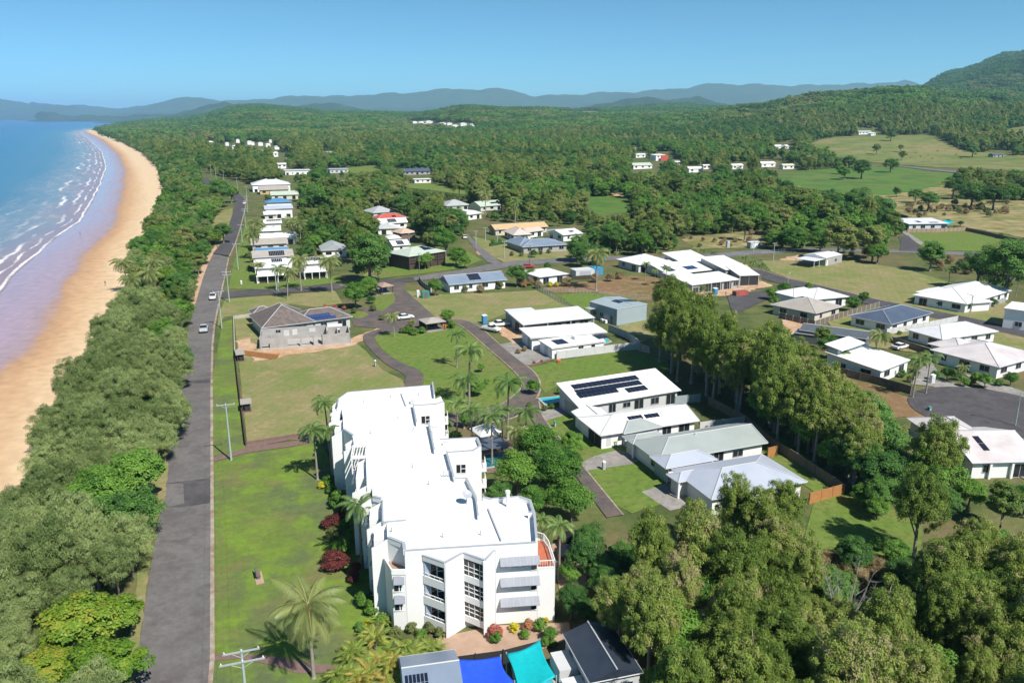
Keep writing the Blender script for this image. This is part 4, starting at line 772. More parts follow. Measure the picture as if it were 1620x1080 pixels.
# green roofed house on stilts
q1 = W_((646.7, 406), (706, 397), (683, 386.7), 5.0, None, 'hip', zr=6.9, W=13)
r = house('raised_house', 'pale green-roofed timber house raised on dark posts, with solar panels', 'house', [q1], 'grroof', 'dkwood', [(0, 0, .25, 2, 3.2, 1.2, 'glass'), (0, 0, .6, 2, 3.2, 1.2, 'glass')], z0=0); panels(r, q1, (662, 393.5), (700, 391), 10, 2, zg=6.0)
mw = MB(); mw.box(q1.fr, .3, .3, 2.4, q1.L-.3, 2.0, 2.6); mw.build('deck', 'dkwood', r); mb = MB(); mb.box(q1.fr, .3, .3, 3.4, q1.L-.3, .38, 3.5); mb.build('railing', 'dkwood', r)
for k in range(6): MB().box(q1.fr, .3+k*(q1.L-.9)/5, .25, 0, .6+k*(q1.L-.9)/5, .55, 4.85).build('post', 'dkwood', r)
for i, (lab, A, B, Wd, typ, rf, wl, pn) in enumerate([
  ('red-roofed house with small solar arrays', (597, 347), (645, 344), 10, 'hip', 'rroof', 'cream', [((618, 341), (632, 343), 6, 1)]),
  ('grey hip-roofed house behind the red roof', (590, 337), (627, 334.5), 14, 'hip', 'groof', 'lgwall', []),
  ('white house with a long dark solar array in front of the red roof', (601, 354), (646, 351.5), 9, 'gablex', 'wroof', 'white', [((604, 345.5), (631, 350), 9, 2)]),
  ('small white gabled house between the red and salmon roofs', (596, 362), (634, 361), 9, 'gabley', 'wroof2', 'white', []),
  ('salmon tiled hip roof house', (634, 369.5), (660, 367), 9, 'hip', 'sroof', 'brick', []),
  ('white-roofed house with two panel rows behind the raised timber house', (621, 389), (650, 387), 9, 'gablex', 'wroof', 'white', [((619, 379.5), (644, 385), 8, 2)]),
  ('plain white roof between the dark tree and the salmon roof', (614, 378), (636, 377), 8, 'hip', 'wroof', 'white', []),
  ('pale grey hip roof far behind the tall pine-like tree', (706, 326), (745, 324), 14, 'hip', 'groof', 'lgwall', []),
  ('pale green roof with dark solar panels amid palms', (760, 327), (797, 324), 12, 'gablex', 'grroof', 'lgwall', [((763, 320), (782, 323), 6, 1)]),
  ('bright white roof half hidden in trees', (741, 340), (764, 337), 9, 'gabley', 'wroof', 'white', []),
  ('grey two-tone roof with white gable beside the flowering palms', (508, 396.5), (550, 394.5), 13, 'gabley', 'groof', 'white', [])]):
    wg = W_(A, B, None, 2.8, None, typ, W=Wd); wg.zr = wg.ze+min(wg.L, wg.W)*.2
    r = simple(lab, [wg], rf, wl, 60+i, frame=False)
    for p in pn: panels(r, wg, *p, zg=wg.ze+1)
# --- the row on the left beside the sea road
for i, (lab, A, B, ze, Wd, typ, rf, wl, pn) in enumerate([
  ('two-storey white house with a grey front roof behind four palms', (403, 425), (458, 421), 5.0, 12, 'gablex', 'wroof2', 'white', [((427, 409), (447, 415), 6, 2)]),
  ('grey-roofed house with two rows of blue solar panels', (399, 408), (466, 403), 5.6, 9, 'gablex', 'beroof', 'white', [((423.5, 397), (451, 402), 9, 2)]),
  ('white two-storey house with open carport bays beneath and solar on its roof', (478.5, 418), (516, 414), 5.2, 9, 'gablex', 'wroof', 'white', [((480, 404), (507, 410), 9, 2)]),
  ('narrow blue roof strip behind the grey solar roof', (404, 398), (458, 394), 4.6, 5, 'gablex', 'broof', 'white', []),
  ('low pale beige gabled house', (397, 387.5), (458, 385), 3.0, 10, 'gablex', 'beroof', 'cream', []),
  ('long white roof beside the yellow-green palms', (411, 378), (472, 374.5), 3.0, 9, 'gablex', 'wroof', 'white', []),
  ('small plain white roof by the road palms', (413, 366), (446, 364), 3.0, 9, 'hip', 'wroof', 'white', []),
  ('white roof with one wide black solar array', (417, 354), (446, 352), 3.4, 10, 'gablex', 'wroof', 'white', [((419, 345), (445, 349), 8, 1)]),
  ('brown-walled white roof house', (417, 340), (440, 339), 3.0, 9, 'gablex', 'wroof2', 'cream', []),
  ('pale blue-white roof above a white balcony', (418, 331), (465, 329), 5.0, 8, 'gablex', 'lbroof', 'white', []),
  ('bright blue hip-roofed house in the sea road row', (420, 321), (464, 320), 4.0, 12, 'hip', 'broof', 'white', []),
  ('pale green and white roof by a yellow wall', (428, 309), (468, 306), 3.0, 12, 'gablex', 'grroof', 'cream', []),
  ('beige-roofed house with an orange wall', (410, 301), (452, 298), 3.0, 14, 'gablex', 'beroof', 'troof', []),
  ('wide white roof with solar panels at the sea road bend', (398, 293), (449, 289), 5.0, 20, 'hip', 'wroof2', 'white', [((420, 285), (435, 288), 8, 1)]),
  ('low white flat roof beyond the rain tree', (450, 270), (486, 268), 4.0, 16, 'flat', 'wroof2', 'white', []),
  ('white building with a long pale wall facing a small green field', (521, 268), (547, 266.5), 3.5, 16, 'flat', 'lbroof', 'lgwall', []),
  ('white roof beside the small green field', (522, 288), (543, 286.5), 3.0, 12, 'hip', 'wroof', 'white', []),
  ('long dark-roofed shed beside the distant paddock', (623, 272), (676, 269.5), 3.0, 14, 'gablex', 'dbroof', 'gwall', []),
  ('white shed with a teal roof patch far off among trees', (655, 284), (671, 282), 3.0, 10, 'flat', 'wroof', 'white', [])]):
    a_ = G(*A, ze); ra = math.radians(22)
    wg = W_(A, B, None, ze, None, typ, W=Wd); wg.zr = wg.ze+min(wg.L, wg.W)*.17
    if B[0]-A[0] > 0: wg.ang = ra*.9; wg.fr = Frame(a_, wg.ang); wg.L *= .97
    r = simple(lab, [wg], rf, wl, 80+i, frame=False)
    if ze > 4.5 and i in (0, 2):
        window(r, wg.fr, 0, wg.L, wg.W, wg.oh, wg.L*.5, wg.L*.8, .1, 2.1, frame=False, m='dark', name='opening_shade')  # solid dark pane painted as the shade inside the open bays
        mb = MB(); mb.box(wg.fr, .2, -.8, 2.45, wg.L-.2, .55, 2.6); mb.build('balcony', 'white', r)
        for k in range(4): MB().box(wg.fr, .3+k*(wg.L-.8)/3, -.75, 0, .5+k*(wg.L-.8)/3, -.55, 2.45).build('post', 'trim', r)
    for p in pn: panels(r, wg, *p, zg=wg.ze+.9)
# --- far roofs: clusters seen over the trees
def far_house(px, py, wpx, rf='wroof', wl='white', label=None, group=None, seed=0, ze=4.5, asp=.6, typ=None):
    rng = random.Random(seed*13+int(px)); x, y, z = PT3(px, py, ze); Zc = y*CP+(HC-z)*SP; w_ = wpx*Zc/FL
    a = math.radians(22+rng.choice((0, 0, 0, 90))*.12+rng.uniform(-4, 4)); fr = Frame((x-w_/2, y, z), a); wg = Wing.__new__(Wing)
    wg.ang = a; wg.fr = fr; wg.L = w_; wg.W = w_*asp; wg.ze = ze; wg.zb = ze+1; wg.typ = typ or rng.choice(['hip', 'gablex', 'gabley', 'hip']); wg.oh = .5; wg.th = .3; wg.hL = wg.hR = 1; wg.zr = ze+min(wg.L, wg.W)*.2
    if wg.L < wg.W: pass
    r = empty('house', (*fr(wg.L/2, wg.W/2)[:2], z), a, label, 'house', group)
    mw = MB(); mr = MB(); wg.roof(mr); wg.walls(mw, -3); mr.build('roof', rf, r); mw.build('wall', wl, r)
    if wpx > 9:
        for k in range(max(2, int(w_/6))): window(r, fr, 0, wg.L, wg.W, wg.oh, wg.L*(k+.5)/max(2, int(w_/6)), 2.2, ze-2.3, 1.4, frame=False)
    fp = [fr(*p)[:2] for p in ((-1, -1), (wg.L+1, -1), (wg.L+1, wg.W+1), (-1, wg.W+1))]; NOTREE.append(fp)
    KEEP.append([(px-wpx*.6, py+2+wpx*.3), (px+wpx*.6, py+2+wpx*.3), (px+wpx*.6, py-wpx*.25), (px-wpx*.6, py-wpx*.25)])
    return r
WL = 'distant white roof in the settlement among trees beyond the beach bend'; WG = 'far white-roofed houses among the trees'
for i, (px, py, wp, rf) in enumerate([(256, 220, 14, 'wroof'), (287, 217, 8, 'wroof'), (296, 218, 6, 'wroof'), (309, 218, 7, 'wroof'), (331, 225, 14, 'wroof'), (340, 229, 10, 'wroof'), (359, 226, 6, 'wroof'), (352, 235, 10, 'wroof'), (364, 239, 14, 'wroof'), (372, 231, 10, 'wroof2'), (384, 233, 12, 'wroof2'), (397, 236, 12, 'lbroof'), (410, 238, 15, 'wroof2'), (428, 221, 5, 'wroof'), (395, 224, 8, 'wroof'), (412, 226, 8, 'wroof2'), (424, 228, 8, 'wroof'), (432, 243, 18, 'wroof'), (457, 245, 12, 'wroof'), (376, 221, 6, 'wroof'), (438, 232, 8, 'wroof2'), (468, 233, 6, 'wroof'), (446, 260, 14, 'wroof'), (400, 225, 5, 'cream'), (520, 242, 15, 'groof')]):
    far_house(px, py, wp, rf, label=WL if rf != 'groof' else 'grey roof far off among trees beyond the settlement', group=WG if rf != 'groof' else None, seed=i)
WL2 = 'white house in the hilltop cluster above the green wooded valley'; 
for i, (px, py, wp) in enumerate([(648, 193, 8), (657, 193, 8), (668, 194, 12), (681, 193, 14), (675, 196, 8), (702, 196, 14), (712, 195, 9), (722, 199, 11), (734, 196, 11), (750, 197, 12), (645, 199, 8), (614, 196, 5), (580, 202, 4)]):
    far_house(px, py, wp, 'wroof' if i % 3 else 'wroof2', label=WL2, group='hilltop cluster of white houses', seed=i+40, ze=5)
WL3 = 'white roof in the low group half hidden by trees below the wooded hill'
for i, (px, py, wp, rf) in enumerate([(1020, 262, 36, 'grroof'), (1015, 245, 18, 'wroof2'), (1003, 235, 10, 'lbroof'), (1103, 267, 26, 'wroof'), (1120, 262, 14, 'wroof'), (1170, 262, 22, 'wroof'), (1219, 259, 28, 'wroof'), (1250, 262, 22, 'cream'), (1240, 232, 26, 'wroof2'), (1073, 256, 10, 'wroof')]):
    far_house(px, py, wp, rf, label=WL3 if rf == 'wroof' else {'grroof': 'long pale green shed in front of the red and white building', 'wroof2': ['pale roof beside the red-walled building', 'white-walled shed at the edge of the hill forest'][px > 1100], 'lbroof': 'small blue-grey tower-like house behind the pale roof', 'cream': 'low cream building under the trees below the pasture'}[rf], group='low white roofs at the foot of the hill' if rf == 'wroof' else None, seed=i+60, ze=3.5, asp=.5, typ='gablex')
r = far_house(1050, 246, 24, 'wroof', label='white building with a bright red slanted wall', seed=88, ze=6, typ='skillion')
f_ = Frame(tuple(r.location), r.rotation_euler[2]); MB().box(f_, -4, -8.5, -1, 8, -8, 6.2).build('red_wall', 'rroof', r)
far_house(1372, 209, 26, 'groof', 'white', 'grey-roofed farmhouse standing on the pasture hill below the forest', None, 90, 4, .4, 'gablex')
far_house(1385, 211, 13, 'wroof', 'white', 'small white wing beside the hill farmhouse', None, 91, 4, .5, 'gabley')
far_house(1585, 245, 26, 'dgroof', 'gwall', 'dark shed under trees at the edge of the pasture', None, 92, 3, .4, 'gablex')
far_house(352, 178.5, 8, 'wroof', 'white', 'pale building on the hazy headland hill', None, 93, 6)
# ------------------------------------------------------------------ the white apartment building
AF = Frame((-10.94, 72.22, 0), math.radians(7.0)); af = AF
rt = empty('apartment_building', AF(1, 25, 0), AF.a, 'long white stepped three-storey apartment building with flat white roof, sawtooth balconies and grey awnings', 'apartment building')
HR = 9.2; FLS = [1.1, 3.5, 5.9]
def AP(pts): return [af(*p)[:2] for p in pts]
R_ = [(0, 0), (13.73, 0), (14.3, 5.7), (14.3, 8.9), (13.1, 10.0), (9.8, 9.8), (8.95, 10.45), (8.1, 10.4), (7.4, 15.5), (5.9, 15.6), (5.4, 23.7), (8.8, 23.85), (10.0, 25.4), (9.76, 28.3), (4.6, 28.25), (3.9, 28.2), (3.3, 34.2), (1.6, 34.2), (1.1, 42.0), (4.44, 42.2), (5.8, 43.2), (5.36, 46.7), (4.45, 45.6), (4.3, 52.1), (-.55, 51.5), (-5.62, 50.8), (-9.5, 50.2), (-10.7, 47.2), (-10.5, 43.1), (-9.8, 43.05), (-9.3, 39.3), (-8.8, 34), (-7.3, 31.4), (-7.0, 28.6), (-5.35, 28.5), (-5.2, 24.8), (-4.6, 15.7), (-3.95, 15.6), (-3.8, 12.6), (-2.72, 11.8), (-2.45, 6.6), (-2.0, 6.55), (-1.8, 2.8), (-.1, 1.4)]
mb = MB(); mb.prism(AP(R_), 0, HR-.02); mb.build('wall', 'white', rt)
MB().poly([(*p, HR) for p in AP(R_)]).build('roof', 'whitem', rt)
def parapet(pts, h, th=.22, m='white', closed=False, name='parapet', z=HR-.3):
    mb = MB(); n = len(pts)
    for i in range(n if closed else n-1): mb.wall(AP([pts[i]])[0], AP([pts[(i+1) % n]])[0], th, z+i*.002, z+.3+h+i*.002)
    o_ = mb.build(name, m, rt); mb = MB()
    for i in range(n if closed else n-1): mb.wall(AP([pts[i]])[0], AP([pts[(i+1) % n]])[0], th+.05, z+.302+h+i*.003, z+.35+h+i*.003)
    mb.build('capping', 'gtrim', o_); return o_
parapet([(0, .1), (13.6, .1)], .22); parapet([(13.6, .1), (14.18, 5.6), (13.5, 5.65)], .75); parapet([(14.2, 5.7), (14.2, 8.85), (13.05, 9.9), (9.8, 9.7), (8.9, 10.3)], .55)
parapet([(8.0, 5.8), (8.1, 10.4), (7.35, 15.4), (5.9, 15.5)], .6, .15); parapet([(5.85, 15.6), (5.3, 23.6)], .7, .15); parapet([(5.3, 23.75), (8.75, 23.95), (9.9, 25.4), (9.66, 28.2), (4.6, 28.15)], .45)
parapet([(3.75, 24.2), (3.2, 34.1)], .7, .15); parapet([(1.5, 34.3), (1.0, 41.9)], .7, .15); parapet([(1.1, 42.1), (4.4, 42.3), (5.7, 43.2)], .4); parapet([(4.35, 45.6), (4.2, 52)], .7, .18)
parapet([(4.2, 52.0), (-.5, 51.4), (-9.4, 50.1), (-10.6, 47.2), (-10.4, 43.2)], .15, .15); parapet([(-2.4, 6.6), (-2.6, 11.8), (-3.75, 12.5)], .12, .15)
parapet([(-1.7, 2.9), (-.08, 1.45), (.02, .1)], .3, .3); parapet([(-3.7, 12.6), (-2.7, 11.85)], .3, .3); parapet([(-8.7, 33.9), (-7.2, 31.4)], .3, .3)
parapet([(-2.4, 6.55), (0.1, 6.7)], .12, .12, 'gtrim'); parapet([(10.0, 1.0), (9.3, 8.2)], .15, .10, 'gtrim'); parapet([(-.1, 42.6), (-.9, 48.5)], .15, .10, 'gtrim')
for p in [(-6.6, 45.5), (-2.5, 47), (1.9, 47.5), (-1.2, 38), (-4.9, 32.5), (1.0, 33), (0.9, 20.5), (2.8, 15.3), (4.0, 2.6), (8.0, 2.6), (-1.4, 4.4)]:
    MB().tube([af(*p, HR-.05), af(*p, HR+.55)], .07, 6).build('vent_pipe', 'gtrim', rt)
for (a, b, h) in [((.6, 43.6), (1.3, 44.4), .5), ((4.9, 27), (5.7, 27.6), .35)]: MB().box(af, a[0], a[1], HR-.02, b[0], b[1], HR+h).build('roof_unit', 'lgwall', rt)
MB().tube([af(11.6, 8.6, HR-.05), af(11.6, 8.6, HR+1.7)], .2, 10).tube([af(11.6, 8.6, HR+1.7), af(11.6, 8.6, HR+2.0)], .28, 10).build('chimney', 'white', rt)
# satellite dish
sdish = MB(); c0 = Vector(af(7.0, 9.8, HR+1.2)); ax = Vector((.35, -.45, .85)).normalized(); e1_ = ax.cross(Vector((0, 0, 1))).normalized(); e2_ = ax.cross(e1_)
ring = [tuple(c0+(e1_*math.cos(t)+e2_*math.sin(t))*.6+ax*.16) for t in np.linspace(0, 2*math.pi, 16, endpoint=False)]; o = len(sdish.v); sdish.v += ring+[tuple(c0), tuple(c0-ax*.05)]
for i in range(16): sdish.f += [[o+i, o+(i+1) % 16, o+16], [o+(i+1) % 16, o+i, o+17]]
ds_ = sdish.build('satellite_dish', 'gtrim', rt); MB().tube([af(7.0, 9.8, HR-.05), tuple(c0)], .05, 6).build('mount', 'gtrim', ds_)
for k in range(4): MB().box(af, -2.0+k*.32+6.6, 17.2, HR, -1.9+k*.32+6.6, 17.3, HR+.9).build('vent_pipe', 'gtrim', rt)
# tv aerial
MB().tube([af(3.6, 30, HR-.1), af(3.6, 30, HR+1.7)], .035, 5).tube([af(2.9, 30.4, HR+1.65), af(4.6, 29.4, HR+1.65)], .03, 5).tube([af(3.2, 29.9, HR+1.64), af(3.6, 30.6, HR+1.64)], .025, 5).build('aerial', 'gtrim', rt)
# windows in the two projecting stair towers
def awin(x0, x1, y, z0, z1, vert=(.5,), hor=()):
    w_ = MB().box(af, x0, y-.03, z0, x1, y+.05, z1).build('window', 'glass', rt); mb = MB()
    for a in vert: xx = x0+(x1-x0)*a; mb.box(af, xx-.05, y-.07, z0, xx+.05, y-.02, z1)
    mb.box(af, x0-.06, y-.08, z1, x1+.06, y-.01, z1+.07); mb.box(af, x0-.06, y-.08, z0-.07, x1+.06, y-.01, z0)
    for h, a in hor: zz_ = z0+(z1-z0)*h; mb.box(af, x0+(x1-x0)*a, y-.068, zz_-.04, x1, y-.022, zz_+.04)
    mb.build('frame', 'trim', w_)
awin(6.5, 7.75, 23.78, HR-2.6, HR-1.4, (.5,), ((.5, .5),)); awin(2.2, 3.45, 42.08, HR-2.6, HR-1.4, (.5,), ((.5, .5),))
# front: two sawtooth bays. Each bay: a solid raking wall facing right, balconies facing left
BAYS = [((1.84, 0), (4.0, -1.75), (5.95, 0)), ((5.95, 0), (8.05, -1.75), (9.15, 0))]
for bi, (a, b, c) in enumerate(BAYS):
    A2, B2, C2 = AP([a, b, c])
    # solid wall on the right flank of the tooth
    mb = MB(); mb.wall(B2, C2, .22, 0 if bi == 1 else .0, 8.75); mb.build('wall', 'white', rt)
    mb = MB(); mb.wall(AP([(b[0]-.05, b[1])])[0], B2, .24, 0, 8.74); mb.build('wall', 'white', rt)
    tri = AP([a, b, c]); mb = MB(); mb.prism(tri, 8.55, 8.72); mb.build('bay_roof', 'wroof2', rt)
    mb = MB(); mb.wall(A2, B2, .2, 8.25, 8.85); q_ = mb.build('parapet', 'trim', rt); mb = MB(); mb.wall(A2, B2, .26, 8.853, 8.9); mb.wall(B2, C2, .27, 8.856, 8.905); mb.build('capping', 'gtrim', q_)
    for k, fz in enumerate(FLS):
        MB().prism(AP([(a[0]+.05, a[1]), (b[0]-.03, b[1]+.08), (c[0]-.1, c[1])]), fz-.22, fz-.02).build('balcony_floor', 'white', rt)
        q = MB().wall(A2, B2, .16, fz-.32, fz+(.62 if bi == 0 else .45)).build('balcony', 'white', rt)
        mb = MB(); z1 = fz+(.95 if bi == 0 else 1.0); mb.wall(A2, B2, .07, z1-.05, z1+.03)
        for t in (.25, .5, .75): p = (A2[0]+(B2[0]-A2[0])*t, A2[1]+(B2[1]-A2[1])*t); mb.tube([(*p, fz+.4), (*p, z1)], .03, 5)
        mb.build('railing', 'trim', q)
        if bi == 0: # a dark sliding door set back in the wall
            awin(2.6, 3.85, -.02, fz+.05, fz+1.95, (.5,), ((.5, .5),)); MB().wall(AP([(1.95, -.1)])[0], AP([(2.5, -.1)])[0], .1, fz-.02, fz+2.2).build('wall', 'lbroof', rt)
        else:
            g1_ = (A2[0]+.05, A2[1]+.12); g2_ = (B2[0]-.02, B2[1]+.15)
            gl = MB().wall((A2[0]+.12, A2[1]-.02), (B2[0]+.0, B2[1]+.14), .04, fz+.45, fz+2.12).build('window', 'glass', rt); mb = MB()
            for t in (.02, .24, .5, .76, .98): p = (A2[0]+(B2[0]-A2[0])*t, A2[1]+(B2[1]-A2[1])*t); mb.tube([(*p, fz+.4), (*p, fz+2.1)], .035, 5)
            mb.wall(A2, B2, .06, fz+1.45, fz+1.51); mb.build('frame', 'trim', gl)
    # slatted screen below the lowest balcony
    mb = MB(); nsl = 18
    for k in range(nsl):
        t = (k+.2)/nsl; p = (B2[0]*(1-t)+A2[0]*t, B2[1]*(1-t)+A2[1]*t); q2 = (p[0]+.05, p[1]+.35)
        mb.box(Frame((*q2, 0), 0), -.035, -.03, .35, .035, .03, .78)
    mb.build('screen', 'cream', rt)
col = MB(); col.box(af, 7.85, -1.95, 0, 8.2, -1.6, 8.7); col.build('column', 'white', rt)
# right hand front with three long awnings
def awning(x0, x1, y, z, d=.75, dz=.62, seams=5):
    o_ = MB().quadbox([af(x0, y, z), af(x1, y, z), af(x1, y-d, z-dz), af(x0, y-d, z-dz)], [af(x0, y, z+.05), af(x1, y, z+.05), af(x1, y-d, z-dz+.05), af(x0, y-d, z-dz+.05)]).build('awning', 'awn', rt)
    mb = MB()
    for k in range(1, seams+1): xx = x0+(x1-x0)*k/(seams+1); mb.quadbox([af(xx-.02, y, z+.05), af(xx+.02, y, z+.05), af(xx+.02, y-d, z-dz+.05), af(xx-.02, y-d, z-dz+.05)], [af(xx-.02, y, z+.08), af(xx+.02, y, z+.08), af(xx+.02, y-d, z-dz+.08), af(xx-.02, y-d, z-dz+.08)])
    if seams: mb.build('seam', 'gtrim', o_)
for fz in FLS:
    awning(9.75, 13.9, -.01, fz+1.98)
    for x0 in (9.8, 10.2, 10.95, 11.35, 12.1, 12.5): MB().box(af, x0, -.03, fz+.85, x0+.34, .04, fz+1.2).build('window', 'glass', rt)
    awin(13.05, 13.65, -.01, fz+.42, fz+1.3, ())
MB().tube([af(9.3, -.08, .3), af(9.3, -.08, 9.0)], .05, 6).build('downpipe', 'trim', rt)
# terrace wing on the right
mb = MB(); mb.prism(AP([(13.75, -.0), (15.6, 0), (15.6, 4.0), (15.3, 5.5), (14.3, 6.2)]), 0, 6.3); mb.build('wall', 'white', rt)
MB().poly([(*p, 6.32) for p in AP([(13.8, .1), (15.5, .1), (15.5, 4.0), (15.2, 5.4), (14.3, 6.1)])]).build('terrace_floor', 'deck', rt)
mb = MB(); rp = AP([(13.75, .02), (15.55, .02), (15.55, 4.0), (15.25, 5.5), (14.3, 6.2)])
for i in range(4):
    mb.wall(rp[i], rp[i+1], .08, 7.2, 7.28); mb.wall(rp[i], rp[i+1], .08, 6.3, 6.5); n_ = max(2, int(math.dist(rp[i], rp[i+1])/.25))
    for k in range(n_+1): t = k/n_; p = (rp[i][0]*(1-t)+rp[i+1][0]*t, rp[i][1]*(1-t)+rp[i+1][1]*t); mb.tube([(*p, 6.4), (*p, 7.22)], .018 if k % 5 else .04, 4)
mb.build('railing', 'trim', rt)
# left corner: lower block with a corner terrace
mb = MB(); mb.prism(AP([(-1.4, .2), (0.02, .04), (.0, 1.4), (-1.7, 2.8), (-2.2, 2.6)]), 0, 6.75); mb.build('wall', 'white', rt)
MB().poly([(*p, 6.76) for p in AP([(-1.25, .35), (-.1, .25), (-.1, 1.4), (-1.7, 2.7), (-2.0, 2.5)])]).build('terrace_floor', 'terra', rt)
mb = MB(); 
for a, b in (((-1.4, .2), (0.0, .04)), ((-1.4, .2), (-2.2, 2.6))): A2, B2 = AP([a, b]); mb.wall(A2, B2, .14, 6.7, 7.3)
mb.build('balustrade', 'white', rt)
for z in (4.0, 6.25): awning(-1.25, -.15, .12, z+.2, .45, .72, 0); awin(-1.2, -.2, .13, z-1.5, z-.4)
# left side: stepped units, each with fins, balconies and dark recesses
UN = [(-2.0, 2.9, 6.4, 1.5), (-2.6, 6.9, 11.6, 1.6), (-3.9, 12.8, 15.5, 1.3), (-4.7, 16.0, 24.6, 1.7), (-7.1, 28.7, 31.2, 1.3), (-9.0, 34.2, 39.1, 1.5), (-10.1, 39.5, 43.0, 1.3), (-10.7, 43.4, 47.0, .9)]
for a0, b0, b1, d in UN:
    for bb in (b0, b1):
        mb = MB(); P_ = [(a0-d, bb-.1), (a0+.3, bb-.1), (a0+.3, bb+.1), (a0-d, bb+.1)]
        mb.quadbox([af(*p, 0) for p in P_], [af(*p, HR-.9 if p[0] < a0 else HR+.12) for p in P_]); mb.build('fin_wall', 'white', rt)
    mid = b0+(b1-b0)*.48
    mb = MB(); mb.box(af, a0-d+.15, mid, 0, a0+.1, b1-.1, 8.3); mb.build('wall', 'white', rt)
    for fz in FLS:
        MB().box(af, a0-d+.12, b0+.1, fz-.2, a0+.1, mid, fz).build('balcony_floor', 'white', rt)
        q = MB().box(af, a0-d+.02, b0+.1, fz-.25, a0-d+.16, mid, fz+.62).build('balcony', 'white', rt)
        MB().box(af, a0-d+.05, b0+.1, fz+.88, a0-d+.12, mid, fz+.94).build('railing', 'trim', q)
        MB().box(af, a0-.04, b0+.3, fz, a0+.02, mid-.2, fz+2.0).build('door', 'glass', rt)
        MB().box(af, a0-d+.11, mid+.4, fz+.8, a0-d+.17, b1-.6, fz+1.8).build('window', 'glass', rt)
        w1 = b1-.5; MB().quadbox([af(a0-d+.15, mid+.3, fz+2.0), af(a0-d+.15, w1, fz+2.0), af(a0-d-.45, w1, fz+1.4), af(a0-d-.45, mid+.3, fz+1.4)], [af(a0-d+.15, mid+.3, fz+2.06), af(a0-d+.15, w1, fz+2.06), af(a0-d-.45, w1, fz+1.46), af(a0-d-.45, mid+.3, fz+1.46)]).build('awning', 'awn', rt)
# pergola and terrace half way along the left side
mb = MB()
for k in range(5): mb.box(af, -6.9+k*.38, 24.9, HR-.25, -6.8+k*.38, 28.4, HR+.05)
mb.box(af, -7.0, 24.7, HR-.3, -5.2, 24.9, HR+.08); mb.box(af, -7.0, 28.4, HR-.3, -5.2, 28.6, HR+.08); mb.box(af, -7.15, 24.7, HR-.3, -6.98, 28.6, HR+.08); mb.build('pergola', 'white', rt)
mb = MB(); mb.box(af, -7.0, 24.75, 0, -5.25, 28.4, 5.9); mb.build('wall', 'white', rt); MB().box(af, -7.1, 24.7, 5.9, -6.95, 28.6, 6.8).build('balustrade', 'white', rt)
for q in ((-7.1, 24.7), (-7.1, 28.4)): MB().box(af, q[0], q[1], 5.9, q[0]+.15, q[1]+.15, HR-.3).build('post', 'white', rt)
# right side balconies at the rear towers
for (x0, y0, y1) in ((5.45, 43.4, 46.6), (9.8, 25.6, 28.2)):
    for fz in FLS:
        q = MB().box(af, x0, y0, fz-.2, x0+.9, y1, fz).build('balcony', 'white', rt); mb = MB(); mb.box(af, x0+.82, y0, fz+.85, x0+.9, y1, fz+.92)
        for k in range(9): yy = y0+(y1-y0)*k/8; mb.box(af, x0+.84, yy-.02, fz, x0+.88, yy+.02, fz+.86)
        mb.build('railing', 'trim', q); MB().box(af, x0-.1, y0+.5, fz, x0+.04, y1-.5, fz+2).build('door', 'glass', rt)
NOTREE.append(AP([(-12.5, 52), (-12, 40), (-7, 24), (-3, 0), (0, -2.5), (9, -2.5), (16.5, -1), (16.5, 8), (11, 24), (11, 30), (7, 44), (5, 53)]))
KEEP.append([(528, 640), (551, 617), (690, 606), (708, 640), (765, 692), (765, 780), (850, 790), (878, 890), (876, 975), (705, 1000), (622, 995), (600, 900), (575, 760)])
# ------------------------------------------------------------------ vegetation prototypes (meshes shared by every copy)
M['casu'] = leafmat('casuarina_needles', (.12, .18, .05), (.33, .41, .155), trans=.3)
M['paper'] = leafmat('paperbark_leaves', (.095, .165, .024), (.29, .37, .07), (.38, .33, .17), trans=.3)
M['broad'] = leafmat('broad_leaves', (.045, .14, .018), (.175, .33, .05), trans=.25)
M['darkb'] = leafmat('dark_leaves', (.038, .11, .022), (.125, .26, .05), trans=.2)
M['almond'] = leafmat('bright_almond_leaves', (.10, .21, .02), (.26, .36, .04), (.34, .33, .05), trans=.3)
M['wood6'] = leafmat('mixed_forest_leaves', (.07, .14, .026), (.24, .325, .07), (.32, .28, .12), trans=.25)
M['coco'] = leafmat('coconut_fronds', (.15, .20, .06), (.28, .32, .11), (.42, .34, .14), trans=.25, rough=.45)
M['royal'] = leafmat('royal_palm_fronds', (.09, .17, .04), (.19, .28, .08), trans=.25, rough=.45)
M['cane'] = leafmat('golden_cane_fronds', (.17, .25, .04), (.33, .40, .08), (.45, .34, .08), trans=.3)
M['shrub'] = leafmat('shrub_leaves', (.06, .16, .02), (.15, .28, .04), trans=.25)
M['olive'] = leafmat('olive_shrub_leaves', (.10, .13, .04), (.18, .21, .07), trans=.25)
M['crot'] = leafmat('yellow_croton_leaves', (.45, .42, .02), (.72, .64, .04), trans=.3)
M['redl'] = leafmat('dark_red_leaves', (.10, .028, .026), (.20, .05, .045), trans=.3)
M['pinkl'] = leafmat('pink_red_leaves', (.40, .08, .08), (.62, .20, .16), (.25, .30, .08), trans=.3)
M['dryl'] = leafmat('dry_grass_blades', (.26, .20, .10), (.38, .30, .15), trans=.3)
M['bark'] = mat('grey_brown_bark', (.14, .12, .10), .9, (.20, .17, .145), 2)
M['barkp'] = mat('pale_paperbark', (.36, .33, .28), .9, (.24, .20, .17), 3)
M['barkk'] = mat('palm_trunk', (.30, .27, .235), .9, (.22, .195, .165), 4)
M['deadw'] = mat('bleached_twigs', (.30, .28, .26), .9, (.22, .20, .19), 3)
M['cocon'] = mat('coconuts', (.42, .24, .10), .7)
